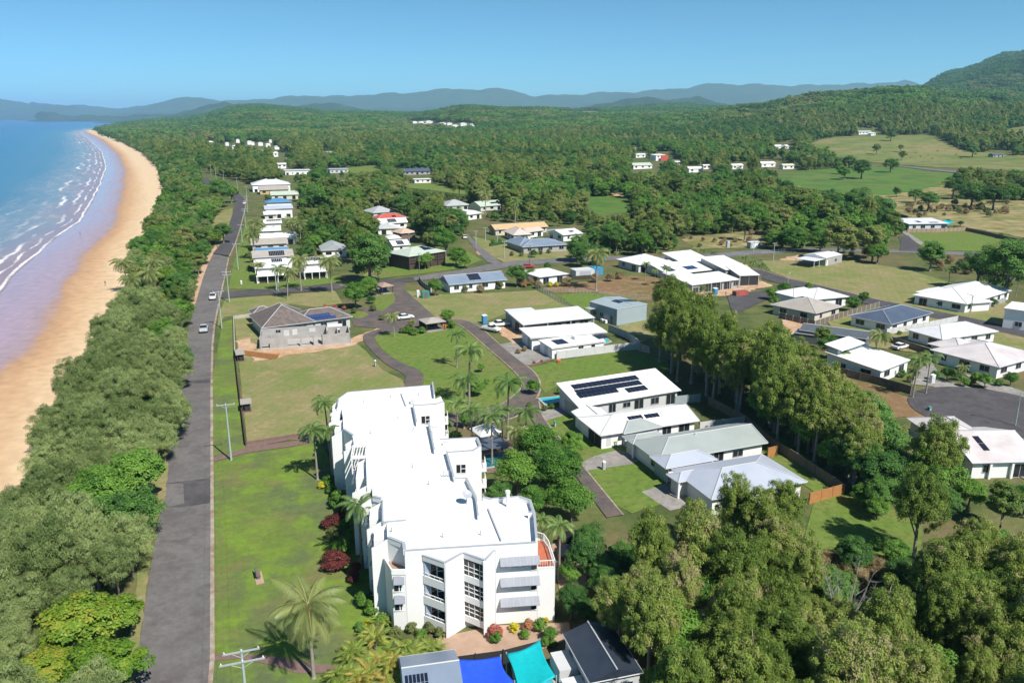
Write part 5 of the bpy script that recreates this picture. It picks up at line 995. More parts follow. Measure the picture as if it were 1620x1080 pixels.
def leaves(cent, nrm, tdir, ln, wd):
    """diamond leaves: centres, normals, long axes"""
    nrm /= np.linalg.norm(nrm, axis=1, keepdims=True)+1e-9; t = tdir-nrm*(tdir*nrm).sum(1, keepdims=True); t /= np.linalg.norm(t, axis=1, keepdims=True)+1e-9
    b = np.cross(nrm, t); l = ln[:, None]/2*t; w_ = wd[:, None]/2*b
    V = np.stack([cent-l, cent+w_-l*.1, cent+l, cent-w_-l*.1], 1).reshape(-1, 3); F = np.arange(len(cent)*4).reshape(-1, 4); return V, F
def crown(seed, R, H0, H1, nc, nl, cr, leaf, droop=0.0, flat=.75, shape='dome', up=.6, upward=0, gap=.0, vert=1.0, lob=0.0):
    """a crown of leaf clumps: R radius, between heights H0 and H1, nc clumps of nl leaves and radius cr"""
    rs = np.random.RandomState(seed); cz = (H0+H1)/2; hz_ = (H1-H0)/2; P = []
    lobes = [(rs.uniform(-1, 1), rs.uniform(-1, 1), rs.uniform(-.5, 1), rs.uniform(.5, .75)) for _ in range(5)]
    while len(P) < nc:
        v = rs.normal(size=3); v /= np.linalg.norm(v); r = rs.uniform(.45, 1)**.6 if rs.rand() < .8 else rs.uniform(.1, .6)
        if shape == 'dome' and v[2] < -.35 and rs.rand() < .8: continue
        p = v*r
        if shape == 'cone': k = (1-p[2])/2; p[0] *= .35+.75*k; p[1] *= .35+.75*k
        if lob:
            L = lobes[len(P) % 5]; p = p*L[3]+np.array([L[0]*.55, L[1]*.55, L[2]*.45])*lob+p*(1-lob)*.3
        P.append(p)
    P = np.array(P); P[:, :2] *= R; P[:, 2] = cz+P[:, 2]*hz_; P[:, :2] += rs.normal(size=(nc, 2))*.12*R*.4
    rad = cr*rs.uniform(.6, 1.3, nc); N = nc*nl; ci = np.repeat(np.arange(nc), nl)
    d = rs.normal(size=(N, 3)); d /= np.linalg.norm(d, axis=1, keepdims=True); d[:, 2] = np.where((d[:, 2] < -.3) & (rs.rand(N) < .7), -d[:, 2], d[:, 2])
    rr = rad[ci]*(.35+.65*rs.rand(N)**.5); off = d*rr[:, None]; off[:, 2] *= flat*vert; c = P[ci]+off
    if droop: c[:, 2] -= droop*rs.rand(N)**2*rad[ci]
    out = c-np.array([0, 0, cz-hz_*.3]); out /= np.linalg.norm(out, axis=1, keepdims=True)
    n = d*.55+out*.35+rs.normal(size=(N, 3))*.38; n[:, 2] += up
    if droop: n[:, 2] *= .55; t = rs.normal(size=(N, 3))*.4; t[:, 2] -= 1
    elif upward: t = d*.6+rs.normal(size=(N, 3))*.3+out*.5; t[:, 2] += upward; n[:, 2] *= .8
    else: t = rs.normal(size=(N, 3))
    V, F = leaves(c, n, t, leaf[0]*rs.uniform(.6, 1.3, N), leaf[1]*rs.uniform(.7, 1.2, N))
    tint = np.clip(np.repeat(rs.normal(.5, .17, nc), nl)+rs.normal(0, .16, N)+(rs.rand(N) < .025)*.5, 0, 1); return V, F, tint, P
def crown_mesh(name, m, **k):
    V, F, t, P = crown(**k); return np_mesh(name, V, F, m, facetint=t), P
def trunk_mesh(name, m, P, H0, r0, nl=7, seed=0, lean=.3, fork=.35, split=1):
    rs = random.Random(seed); mb = MB(); top = Vector((rs.uniform(-lean, lean), rs.uniform(-lean, lean), H0)); base = Vector((0, 0, -.3)); k = Vector((top.x*.2, top.y*.6, H0*fork))
    mb.tube([base, k*.4+Vector((0, 0, .1)), k, top], [r0*1.25, r0, r0*.8, r0*.6], 7); idx = list(range(len(P))); rs.shuffle(idx)
    for i in idx[:nl]:
        p = Vector(P[i]); a = k.lerp(top, rs.random()); mid = a.lerp(p, .5)+Vector((0, 0, .12*(p-a).length)); mb.tube([a, mid, a.lerp(p, .97)], [r0*.45, r0*.27, r0*.08], 5, False)
    me = bpy.data.meshes.new(name); me.from_pydata(mb.v, [], mb.f); me.materials.append(M[m]); me.polygons.foreach_set('use_smooth', [True]*len(me.polygons)); return me
SPEC = {  # kind: (leaf material, bark, crown keywords, trunk keywords, width at scale 1, number of variants)
 'casuarina': ('casu', 'bark', dict(R=2.9, H0=1.6, H1=8.2, nc=170, nl=150, cr=.62, leaf=(.36, .05), upward=.8, up=.25, flat=.9, shape='dome'), dict(H0=5.5, r0=.16), 6.4, 5),
 'paperbark': ('paper', 'barkp', dict(R=3.3, H0=2.2, H1=13.2, nc=250, nl=150, cr=.56, leaf=(.27, .09), droop=.8, up=.5, flat=.95, vert=1.1, shape='dome'), dict(H0=9.5, r0=.24, nl=24, fork=.3), 7.4, 6),
 'broadleaf': ('broad', 'bark', dict(R=3.4, H0=1.8, H1=7.6, nc=100, nl=210, cr=.95, leaf=(.28, .19), up=.75, shape='dome'), dict(H0=4.5, r0=.26, nl=10), 8.0, 5),
 'dark': ('darkb', 'bark', dict(R=3.8, H0=1.6, H1=9.0, nc=115, nl=210, cr=1.0, leaf=(.28, .19), up=.75, shape='dome'), dict(H0=5, r0=.35, nl=10), 8.6, 4),
 'almond': ('almond', 'bark', dict(R=3.6, H0=1.5, H1=6.6, nc=70, nl=210, cr=1.25, leaf=(.38, .27), up=.9, flat=.5, shape='dome'), dict(H0=3.5, r0=.22, nl=9), 8.4, 3),
 'mixed': ('wood6', 'bark', dict(R=3.2, H0=2.5, H1=10, nc=90, nl=180, cr=.9, leaf=(.34, .21), up=.65, shape='dome'), dict(H0=6, r0=.22, nl=8), 7.6, 5)}
PROTO = {}
for kind, (lm, bm, ck, tk, wd, nv_) in SPEC.items():
    PROTO[kind] = []
    for i in range(nv_):
        k = dict(ck); rs = random.Random(i*31+7); k['R'] *= rs.uniform(.88, 1.15); k['lob'] = (.35, .75, .5, .85, .6, .7)[i % 6] if kind == 'paperbark' else (.0, .55, .3, .65, .15, .5)[i % 6]
        me, P = crown_mesh('crown', lm, seed=i*17+len(kind), **k); PROTO[kind].append((me, trunk_mesh('trunk', bm, P, seed=i, **tk), k['H1']))
def frond(rs, az, el, L, arch, nlf, lw, ll, hang, V, F, T, base, tint, twist=.0):
    """one feather frond: a rachis arching outward with leaflets along both sides"""
    n = 9; pts = []; p = Vector(base); a = el
    for i in range(n+1):
        pts.append(p.copy()); p = p+Vector((math.cos(az)*math.cos(a), math.sin(az)*math.cos(a), math.sin(a)))*(L/n); a -= arch/n*(1+.6*i/n)
    side = Vector((-math.sin(az), math.cos(az), 0))
    o = len(V)
    for i, q in enumerate(pts): wv = .035*(1-i/n)+.006; V += [tuple(q-side*wv), tuple(q+side*wv)]
    for i in range(n): F.append((o+2*i, o+2*i+2, o+2*i+3, o+2*i+1)); T.append(min(1, tint+.25))
    for j in range(nlf):
        s_ = .12+.88*j/(nlf-1); x = s_*n; i = min(n-1, int(x)); q = pts[i].lerp(pts[i+1], x-i); d = (pts[i+1]-pts[i]).normalized()
        le = ll*(math.sin(math.pi*min(1, .18+s_*.78))**.7)*rs.uniform(.85, 1.1)
        for sg in (-1, 1):
            dr = (side*sg*math.cos(hang)+d*.55+Vector((0, 0, -math.sin(hang)-.1*rs.random()))).normalized(); m_ = q+dr*le*.5+Vector((0, 0, .03*le)); e_ = q+dr*le+Vector((0, 0, -.22*le)); wv = d*lw
            o = len(V); V += [tuple(q-wv*.5), tuple(m_-wv), tuple(e_), tuple(m_+wv)]; F.append((o, o+1, o+2, o+3)); T.append(min(1, max(0, tint+rs.uniform(-.1, .1))))
def palm_proto(seed, m, H, nf, L, arch, nlf, lw, ll, hang, spread=(1.2, -.5), r0=.16, bend=.5, nuts=True, shaft=False, dead=2):
    rs = random.Random(seed); V, F, T = [], [], []; bx, by = rs.uniform(-bend, bend), rs.uniform(-bend, bend); tp = Vector((bx, by, H))
    for k in range(nf):
        t = k/(nf-1); el = spread[0]+(spread[1]-spread[0])*t**.8; az = k*2.399+rs.uniform(-.2, .2)
        frond(rs, az, el+rs.uniform(-.12, .12), L*rs.uniform(.85, 1.08), arch*rs.uniform(.8, 1.2), nlf, lw, ll, hang*rs.uniform(.8, 1.2), V, F, T, tp+Vector((math.cos(az)*.1, math.sin(az)*.1, 0)), (.97 if k >= nf-dead else .25+.4*rs.random()))
    me = np_mesh('crown', V, F, m, facetint=T); mb = MB()
    mb.tube([(0, 0, -.3), (0, 0, .4), (bx*.12, by*.12, H*.35), (bx*.45, by*.45, H*.7), tuple(tp)], [r0*1.7, r0*1.15, r0, r0*.85, r0*.75], 8)
    tm = bpy.data.meshes.new('trunk'); tm.from_pydata(mb.v, [], mb.f); tm.materials.append(M['barkk']); tm.polygons.foreach_set('use_smooth', [True]*len(tm.polygons))
    nm = None
    if nuts:
        mb = MB()
        for k in range(9):
            a = k*2.4; c = tp+Vector((math.cos(a)*.32, math.sin(a)*.32, -.25-.1*(k % 3))); mb.tube([c+Vector((0, 0, -.17)), c+Vector((0, 0, -.1)), c+Vector((0, 0, .08)), c+Vector((0, 0, .16))], [.03, .13, .13, .04], 6)
        nm = bpy.data.meshes.new('coconuts'); nm.from_pydata(mb.v, [], mb.f); nm.materials.append(M['cocon'])
    if shaft:
        mb = MB(); mb.tube([tp+Vector((0, 0, -1.1)), tp+Vector((0, 0, -.5)), tp+Vector((0, 0, .25))], [r0*.8, r0*1.0, r0*.4], 8); nm = bpy.data.meshes.new('crownshaft'); nm.from_pydata(mb.v, [], mb.f); nm.materials.append(M['royal'])
    return (me, tm, H+L*.35, nm)
PROTO['coconut'] = [palm_proto(s, 'coco', 7.4, 28, 3.3, 1.5, 40, .034, .85, .6, bend=.9) for s in (1, 2, 3)]
PROTO['bigcoconut'] = [palm_proto(11, 'coco', 7.6, 36, 3.8, 1.3, 74, .019, 1.0, .7, bend=.3, spread=(1.25, -.75), dead=3)]
PROTO['royal'] = [palm_proto(s, 'royal', 8.0, 17, 2.8, 1.7, 34, .042, .65, .4, spread=(1.2, .0), r0=.15, bend=.25, nuts=False, shaft=True, dead=0) for s in (21, 22, 23)]
PROTO['cane'] = []
for s in (1, 2, 3):
    rs = random.Random(s); V, F, T = [], [], []
    for st in range(6):
        b_ = (rs.uniform(-.7, .7), rs.uniform(-.7, .7), rs.uniform(.8, 2.0))
        for k in range(8): frond(rs, k*2.4+st, rs.uniform(.6, 1.35), rs.uniform(1.4, 2.1), 1.3, 22, .035, .42, .35, V, F, T, b_, rs.uniform(.1, .9))
    me = np_mesh('crown', V, F, 'cane', facetint=T); mb = MB()
    for st in range(6): x, y = rs.uniform(-.6, .6), rs.uniform(-.6, .6); mb.tube([(x*.5, y*.5, -.2), (x, y, 1.6)], [.06, .05], 5)
    tm = bpy.data.meshes.new('stems'); tm.from_pydata(mb.v, [], mb.f); tm.materials.append(M['barkk']); PROTO['cane'].append((me, tm, 3.6, None))
WIDTH = {k: v[4] for k, v in SPEC.items()}; WIDTH.update(coconut=6.0, bigcoconut=7.0, royal=4.6, cane=3.6)
CATN = {'casuarina': ('casuarina_tree', 'casuarina'), 'paperbark': ('paperbark_tree', 'paperbark'), 'broadleaf': ('broadleaf_tree', 'tree'), 'dark': ('dark_evergreen_tree', 'tree'), 'almond': ('beach_almond_tree', 'tree'), 'mixed': ('forest_tree', 'tree'), 'coconut': ('coconut_palm', 'palm'), 'bigcoconut': ('coconut_palm', 'palm'), 'royal': ('royal_palm', 'palm'), 'cane': ('cane_palm', 'palm clump')}
rnd = random.Random(77); TREES = []      # (kind, x, y, z, scale, zscale, label, group)
def add(kind, x, y, sc, label=None, group=None, zs=1.0, z=None, fixed=False): TREES.append([kind, x, y, T1(x, y) if z is None else z, sc, zs, label, group, fixed])
def at(kind, px, py, wpx, label=None, group=None, hf=1.0, base=None):
    """a tree whose crown centre is seen at px, py and is wpx photo pixels wide"""
    pr = PROTO[kind][0]; H1 = pr[2]; zc = H1*.62; sc = 1.0; z0 = 0
    if kind in ('coconut', 'royal', 'bigcoconut'): zc = H1*.86
    if kind == 'cane': zc = 2.2
    for _ in range(8):
        x, y = G(px, py, z0+zc*sc*hf); Zc = y*CP+(HC-zc*sc*hf)*SP; sc = wpx*Zc/FL/WIDTH[kind]; z0 = T1(x, y)
    add(kind, x, y, sc, label, group, hf, z0, True)
def blocked(x, y, top, w_=6.0):
    if any(inpoly(x, y, P) for P in NOTREE_BB(x, y)): return True
    z = T1(x, y)
    for f_ in (.1, .5, .85):
        for dx in (-.32, .32):
            p = PJ(x+dx*w_, y, z+top*f_)
            for K, bb in KB:
                if bb[0] <= p[0] <= bb[2] and bb[1] <= p[1] <= bb[3] and inpoly(p[0], p[1], K): return True
    return False
NB = [(P, min(p[0] for p in P), min(p[1] for p in P), max(p[0] for p in P), max(p[1] for p in P)) for P in NOTREE]
KB = [(K, (min(p[0] for p in K), min(p[1] for p in K), max(p[0] for p in K), max(p[1] for p in K))) for K in KEEP]
def NOTREE_BB(x, y): return [b[0] for b in NB if b[1] <= x <= b[3] and b[2] <= y <= b[4]]
def scatter(pxpoly, zmid, spacing, kinds, label, group, sc=(.8, 1.2), seed=1, jit=.45, respect=True, dens=1.0, zs=(.9, 1.1), hexa=True):
    rs = random.Random(seed); W = [G(p[0], p[1], zmid) for p in pxpoly]; x0 = min(p[0] for p in W); x1 = max(p[0] for p in W); y0 = min(p[1] for p in W); y1 = max(p[1] for p in W)
    y = y0; row = 0; n = 0
    while y < y1:
        x = x0+(row % 2)*spacing/2
        while x < x1:
            X_, Y_ = x+rs.uniform(-jit, jit)*spacing, y+rs.uniform(-jit, jit)*spacing
            if rs.random() < dens and inpoly(X_, Y_, W):
                kd = rs.choice(kinds); s_ = rs.uniform(*sc); top = PROTO[kd][0][2]*s_
                if not respect or not blocked(X_, Y_, top, WIDTH[kd]*s_): add(kd, X_, Y_, s_, label, group, rs.uniform(*zs)); n += 1
            x += spacing
        y += spacing*.87; row += 1
    return n
# --- beach strip
GC = 'casuarinas in the strip between beach and road'
scatter([(-60, 1150), (-40, 900), (0, 820), (50, 742), (95, 655), (130, 590), (160, 530), (195, 485), (235, 468), (285, 478), (292, 540), (280, 640), (262, 700), (232, 800), (212, 900), (190, 1000), (180, 1160)], 5, 3.3, ['casuarina'], 'grey-green casuarina massed with others between the sand and the sea road', GC, (.68, 1.25), 3, respect=False)
LA = 'broad-leaved beach tree with glossy green leaves at the road side of the casuarinas'
for (px, py, wd, kd, lab) in [(215, 745, 104, 'broadleaf', 'bright green broad-leaved tree reaching over the road edge opposite the driveway'), (160, 775, 110, 'broadleaf', 'rounded mid-green tree among the casuarinas beside the beach side sand'), (205, 810, 100, 'dark', 'dark green tree directly below the bright green one by the road'), (135, 820, 90, 'dark', 'dark glossy tree between grey casuarinas left of the twiggy dead tree'),
   (125, 985, 128, 'almond', 'yellow-green almond tree with some orange leaves, lower left beside the road'), (175, 975, 105, 'almond', 'almond tree with bright leaves overhanging the verge'), (160, 1050, 125, 'almond', 'almond tree cut by the lower picture edge next to the road'), (75, 1055, 90, 'almond', 'yellowish almond tree below the orange-leaved one'),
   (245, 650, 50, 'dark', 'small dark green tree at the road edge near the tar patch'), (282, 565, 46, 'dark', 'dark spreading tree whose shade falls on the road behind the silver ute'), (255, 525, 60, 'broadleaf', 'green broad-leaved tree just behind the casuarinas by the utes'), (225, 545, 50, 'broadleaf', 'olive-green tree between dark tree and casuarinas'), (283, 490, 50, 'broadleaf', 'leafy tree with branches over the road opposite the white car'), (290, 445, 40, 'dark', 'dark round tree beside the sandy verge'), (262, 440, 56, 'almond', 'lime green tree above the coconut palms on the beach'), (245, 475, 50, 'almond', 'bright lime-green tree next to the beach palms'),
   (345, 300, 44, 'dark', 'big dark rain tree at the bend of the sea road'), (365, 303, 30, 'broadleaf', 'lighter round tree beside the big dark tree at the bend'), (352, 365, 32, 'dark', 'dark tree leaning over the road at the far lay-by'), (340, 375, 26, 'almond', 'lime tree by the road at the far lay-by'), (320, 395, 36, 'dark', 'dark tree at the start of the sandy verge')]:
    at(kd, px, py, wd, lab)
scatter([(205, 470), (212, 400), (240, 360), (255, 330), (262, 295), (252, 262), (225, 238), (200, 226), (175, 213), (230, 214), (300, 240), (318, 290), (345, 300), (352, 340), (345, 372), (322, 420), (305, 465), (285, 478)], 4, 6.3, ['casuarina', 'broadleaf', 'broadleaf', 'dark', 'casuarina', 'mixed'], 'green tree in the mixed coastal strip between the far beach and the road', 'trees in the far coastal strip', (.75, 1.15), 5)
# --- palms
for i, (px, py, wd, kd, lab) in enumerate([(487, 953, 128, 'bigcoconut', 'large coconut palm standing alone on the lawn left of the apartments'),
  (197, 415, 40, 'coconut', 'coconut palm leaning out over the beach sand'), (226, 432, 44, 'coconut', 'coconut palm just inland of the leaning beach palm'), (212, 442, 40, 'coconut', 'low coconut palm under the lime-green trees at the beach edge'), (240, 415, 34, 'coconut', 'coconut palm behind the beach palms'), (255, 385, 22, 'coconut', None), (280, 370, 22, 'coconut', None), (298, 372, 22, 'coconut', None), (272, 345, 22, 'coconut', None), (300, 340, 22, 'coconut', None), (245, 350, 22, 'coconut', None), (278, 322, 18, 'coconut', None), (303, 330, 20, 'coconut', None), (285, 395, 24, 'coconut', None),
  (567, 800, 62, 'royal', 'tall palm rising from the red and green shrubs beside the apartment side'), (497, 682, 50, 'royal', 'palm at the near end of the trio beside the apartments'), (516, 640, 46, 'royal', 'palm behind the trio at the far left corner of the apartments'), (521, 684, 46, 'royal', 'palm touching the far left corner of the apartments'), (741, 556, 54, 'royal', 'tall palm standing in the middle of the round lawn'), (722, 530, 32, 'royal', 'slender palm at the upper part of the round lawn'),
  (803, 608, 56, 'royal', 'tallest white-stemmed palm beside the loop drive'), (733, 605, 46, 'royal', 'palm over the garden bed behind the stair tower'), (745, 650, 46, 'royal', 'palm with orange fruit between drive and stair tower'), (722, 640, 42, 'royal', None), (778, 660, 48, 'royal', 'palm rising beside the white hip-roofed gazebo'), (812, 682, 46, 'coconut', 'yellowish palm in front of the gazebo roof'), (832, 655, 46, 'royal', 'palm between the gazebo and the green trees'), (795, 650, 40, 'royal', None), (886, 835, 54, 'royal', 'slim palm beside the car park right of the apartments'), (858, 825, 40, 'royal', None),
  (408, 418, 24, 'coconut', 'short palm at the corner garden of the first sea road house'), (437, 425, 30, 'coconut', 'palm with pale trunk left in the row of four palms'), (452, 430, 36, 'coconut', 'second palm in front of the two-storey white house'), (473, 412, 40, 'coconut', 'tallest palm in front of the two-storey white house'), (522, 410, 44, 'coconut', 'palm beside the open carport bays'), (405, 352, 34, 'coconut', None), (400, 370, 34, 'coconut', None), (462, 348, 30, 'coconut', None), (474, 352, 30, 'coconut', None), (556, 352, 22, 'coconut', None), (545, 318, 20, 'coconut', None), (768, 306, 30, 'coconut', 'pair of tall palms rising from the forest behind the street'), (760, 300, 22, 'coconut', None), (945, 402, 48, 'coconut', 'bushy coconut palm right of the tall dark broad tree'), (815, 322, 24, 'royal', None),
  (1022, 418, 16, 'royal', None), (1055, 425, 16, 'royal', None), (1037, 430, 14, 'royal', None), (1192, 415, 16, 'royal', None), (1205, 420, 16, 'royal', None), (1180, 408, 14, 'royal', None), (1387, 528, 40, 'coconut', 'palm rising behind the clerestory house'), (1452, 572, 36, 'royal', 'left palm of the trio at the cul-de-sac garden'), (1473, 566, 36, 'royal', 'middle palm of the trio at the cul-de-sac garden'), (1445, 590, 22, 'royal', None), (1525, 580, 24, 'coconut', None), (1504, 428, 16, 'royal', None), (1612, 440, 18, 'royal', None), (1592, 452, 14, 'royal', None), (560, 375, 14, 'coconut', None), (1100, 396, 12, 'royal', None), (1112, 397, 12, 'royal', None), (1062, 397, 12, 'royal', None), (1075, 398, 12, 'royal', None), (1045, 400, 12, 'royal', None), (623, 500, 28, 'coconut', 'low palm in the island bed of the estate court'), (652, 508, 14, 'coconut', None), (1130, 400, 12, 'royal', None)]):
    at(kd, px, py, wd, lab or 'slender palm standing among the street and garden trees', None if lab else 'palms among the houses and gardens')
# golden cane palms at the bottom
for (px, py, wd) in [(560, 1020, 48), (590, 1000, 50), (612, 1040, 60), (645, 1020, 60), (655, 1062, 56), (575, 1060, 60), (620, 1075, 60), (685, 1015, 46), (540, 1060, 50), (668, 1040, 50), (700, 1045, 40), (600, 975, 34), (530, 1085, 60)]:
    at('cane', px, py, wd, 'yellow-green golden cane palm massed below the apartment front', 'golden cane palms below the apartments')
# --- single garden and street trees
for (px, py, wd, kd, lab) in [(583, 400, 78, 'dark', 'huge dark green tree standing by the cross road'), (562, 462, 46, 'broadleaf', 'weeping green tree below the huge dark one'), (583, 450, 34, 'broadleaf', 'lighter tree between the huge dark tree and the entry pavilion'), (570, 362, 60, 'mixed', 'brownish flowering tree behind the huge dark tree'), (684, 345, 50, 'mixed', 'tall grey-green tree above the salmon roof'), (705, 378, 52, 'broadleaf', 'dense tree behind the raised timber house'), (722, 402, 34, 'broadleaf', 'bushy tree at the corner of the side street'), (672, 410, 28, 'broadleaf', 'garden tree in front of the raised timber house'), (735, 412, 22, 'broadleaf', None),
  (688, 452, 28, 'broadleaf', 'bushy tree by the green water tank'), (818, 432, 34, 'dark', 'dense tree between the blue-grey and white roofs'), (840, 432, 20, 'broadleaf', None), (915, 388, 42, 'dark', 'tall dark broad tree casting shade on the dry lawn'), (866, 420, 14, 'broadleaf', None), (892, 422, 12, 'olivex', None), (718, 450, 10, 'broadleaf', None), (845, 400, 14, 'broadleaf', None), (1280, 605, 1, 'x', None),
  (707, 498, 26, 'broadleaf', 'low spreading tree behind the estate gazebo'), (716, 512, 14, 'broadleaf', None), (591, 492, 10, 'x', None),
  (843, 610, 26, 'broadleaf', 'round tree at the bend of the loop drive beside the turquoise pool'), (885, 617, 12, 'broadleaf', None),
  (850, 700, 78, 'broadleaf', 'large fresh green tree at the end of the lane'), (820, 745, 80, 'broadleaf', 'large green tree right of the blue pool'), (880, 740, 90, 'broadleaf', 'broad green tree against the driveway houses'), (905, 790, 80, 'broadleaf', 'broad green tree above the car park'), (848, 790, 66, 'broadleaf', 'green tree touching the apartment chimney'), (790, 780, 46, 'dark', 'dark garden tree between stair tower and chimney'), (905, 700, 46, 'broadleaf', None),
  (935, 850, 56, 'dark', None), (955, 900, 60, 'dark', None), (900, 905, 40, 'broadleaf', None), (985, 880, 60, 'dark', None), (930, 880, 70, 'dark', 'dark tree shading the car park'), (905, 945, 60, 'dark', 'dark shaded tree above the black-roofed shed'), (930, 965, 40, 'dark', None), (960, 920, 60, 'dark', None), (870, 1000, 26, 'broadleaf', None),
  (1475, 400, 46, 'dark', 'rounded dark tree beside the side street lawn'), (1600, 415, 90, 'dark', 'huge dark tree at the right edge beside the street'), (1550, 420, 60, 'dark', None), (1220, 462, 22, 'broadleaf', None), (1240, 455, 24, 'broadleaf', None), (1225, 475, 20, 'broadleaf', None), (1262, 460, 20, 'broadleaf', None), (1280, 452, 14, 'broadleaf', None), (1350, 478, 26, 'broadleaf', None), (1365, 470, 22, 'mixed', None), (1312, 545, 40, 'broadleaf', 'bright green tree beside the dark grey shed'), (1335, 565, 34, 'broadleaf', None), (1300, 530, 30, 'mixed', None), (1487, 478, 16, 'broadleaf', None), (1520, 565, 24, 'broadleaf', None), (1545, 595, 20, 'broadleaf', None), (1500, 588, 22, 'dark', None), (1560, 600, 26, 'broadleaf', None), (1600, 598, 24, 'broadleaf', None), (1527, 603, 16, 'broadleaf', None), (1573, 478, 14, 'broadleaf', None), (1480, 592, 16, 'dark', None),
  (1535, 778, 56, 'broadleaf', None), (1590, 792, 64, 'mixed', None), (1500, 790, 50, 'dark', None), (1625, 785, 56, 'broadleaf', None), (1400, 778, 60, 'dark', 'dark fig beside the orange timber fence'), (1365, 780, 40, 'broadleaf', 'fresh green fig in front of the orange timber fence'), (1390, 800, 44, 'broadleaf', None), (1340, 870, 40, 'dark', None), (1415, 870, 50, 'broadleaf', None), (1590, 680, 1, 'x', None),
  (655, 640, 1, 'x', None), (762, 580, 16, 'broadleaf', None), (745, 600, 26, 'broadleaf', 'dense shrubby tree in the bed below the round lawn palm'), (755, 612, 26, 'broadleaf', None), (735, 662, 24, 'dark', None), (705, 672, 24, 'dark', None), (720, 690, 26, 'broadleaf', None), (1240, 372, 1, 'x', None), (640, 322, 34, 'dark', None), (600, 300, 40, 'dark', None), (560, 310, 36, 'broadleaf', None), (480, 300, 30, 'dark', None), (500, 280, 34, 'dark', None), (510, 372, 34, 'broadleaf', 'grey-green round tree behind the long white roof'), (527, 345, 40, 'mixed', None), (498, 382, 30, 'broadleaf', None), (415, 395, 1, 'x', None), (396, 405, 14, 'mixed', None)]:
    if kd in SPEC and wd > 5: at(kd, px, py, wd, lab or 'leafy green tree standing in a garden between the houses', None if lab else 'garden trees between the houses')
# --- paperbarks on the right
LP_ = 'tall olive-green paperbark in the dense belt right of the estate houses'; GP = 'paperbarks in the belt behind the estate houses'
PB4 = ['paperbark', 'paperbark', 'paperbark', 'mixed']
scatter([(1040, 588), (1085, 612), (1130, 640), (1172, 665), (1180, 620), (1120, 575), (1080, 548), (1040, 540)], 0, 4.4, PB4, LP_, GP, (1.0, 1.42), 8, respect=False, zs=(.9, 1.08))
scatter([(1165, 662), (1240, 712), (1300, 752), (1325, 735), (1250, 665), (1175, 612)], 0, 4.3, PB4+['broadleaf'], LP_, GP, (1.1, 1.4), 18, respect=False, zs=(.85, 1.05))
scatter([(1300, 752), (1345, 778), (1420, 775), (1345, 728), (1290, 690)], 0, 4.1, PB4+['broadleaf'], LP_, GP, (.85, 1.1), 28, respect=False, zs=(.85, 1.05))
scatter([(1175, 612), (1235, 650), (1345, 728), (1430, 775), (1450, 750), (1390, 705), (1330, 665), (1280, 625), (1225, 600), (1170, 585)], 0, 4.4, PB4+['broadleaf', 'dark'], LP_, GP, (.75, 1.08), 19, respect=False, zs=(.85, 1.05))
scatter([(1185, 672), (1240, 706), (1340, 772), (1360, 760), (1260, 690), (1195, 655)], 0, 4.4, ['broadleaf', 'dark'], 'dark broad-leaved tree crowded beneath the paperbark belt', 'broad-leaved trees below the paperbark belt', (.7, 1.0), 29, respect=False)
scatter([(1310, 735), (1350, 782), (1400, 800), (1480, 822), (1500, 800), (1440, 775), (1380, 745)], 0, 4.6, ['broadleaf', 'dark', 'dark', 'paperbark'], 'dark broad-leaved tree crowded beneath the paperbark belt', 'broad-leaved trees below the paperbark belt', (.8, 1.1), 9, respect=False)
G2 = 'paperbarks of the near woodland'; L2_ = 'drooping olive paperbark in the near woodland right of the black-roofed shed'
scatter([(975, 870), (980, 812), (1010, 800), (1050, 812), (1085, 850), (1135, 840), (1150, 805), (1200, 792), (1250, 800), (1282, 850), (1300, 915), (1400, 950), (1470, 905), (1492, 850), (1500, 808), (1560, 800), (1620, 800), (1720, 850), (1800, 1000), (1900, 1250), (1060, 1300), (1055, 1080), (1020, 985), (985, 930)], 8.5, 4.0, ['paperbark', 'paperbark', 'paperbark', 'paperbark', 'broadleaf'], L2_, G2, (.6, 1.05), 10, respect=False, zs=(.75, 1.05))
scatter([(1290, 890), (1460, 880), (1620, 930), (1620, 1080), (1320, 1080)], 2, 6, ['broadleaf', 'mixed', 'dark'], 'low green understorey tree between the near paperbarks', 'understorey trees of the near woodland', (.35, .6), 13, respect=False)
at('paperbark', 1165, 798, 84, 'paperbark rising in front of the pale blue-grey roof, the left one'); at('paperbark', 1238, 800, 80, 'paperbark rising in front of the pale blue-grey roof, the right one'); at('paperbark', 1100, 830, 70, 'paperbark below the driveway of the pale blue-grey roof')
at('paperbark', 1460, 790, 95, 'giant paperbark with a thick pale forked trunk beside the mown clearing', None, 1.0)
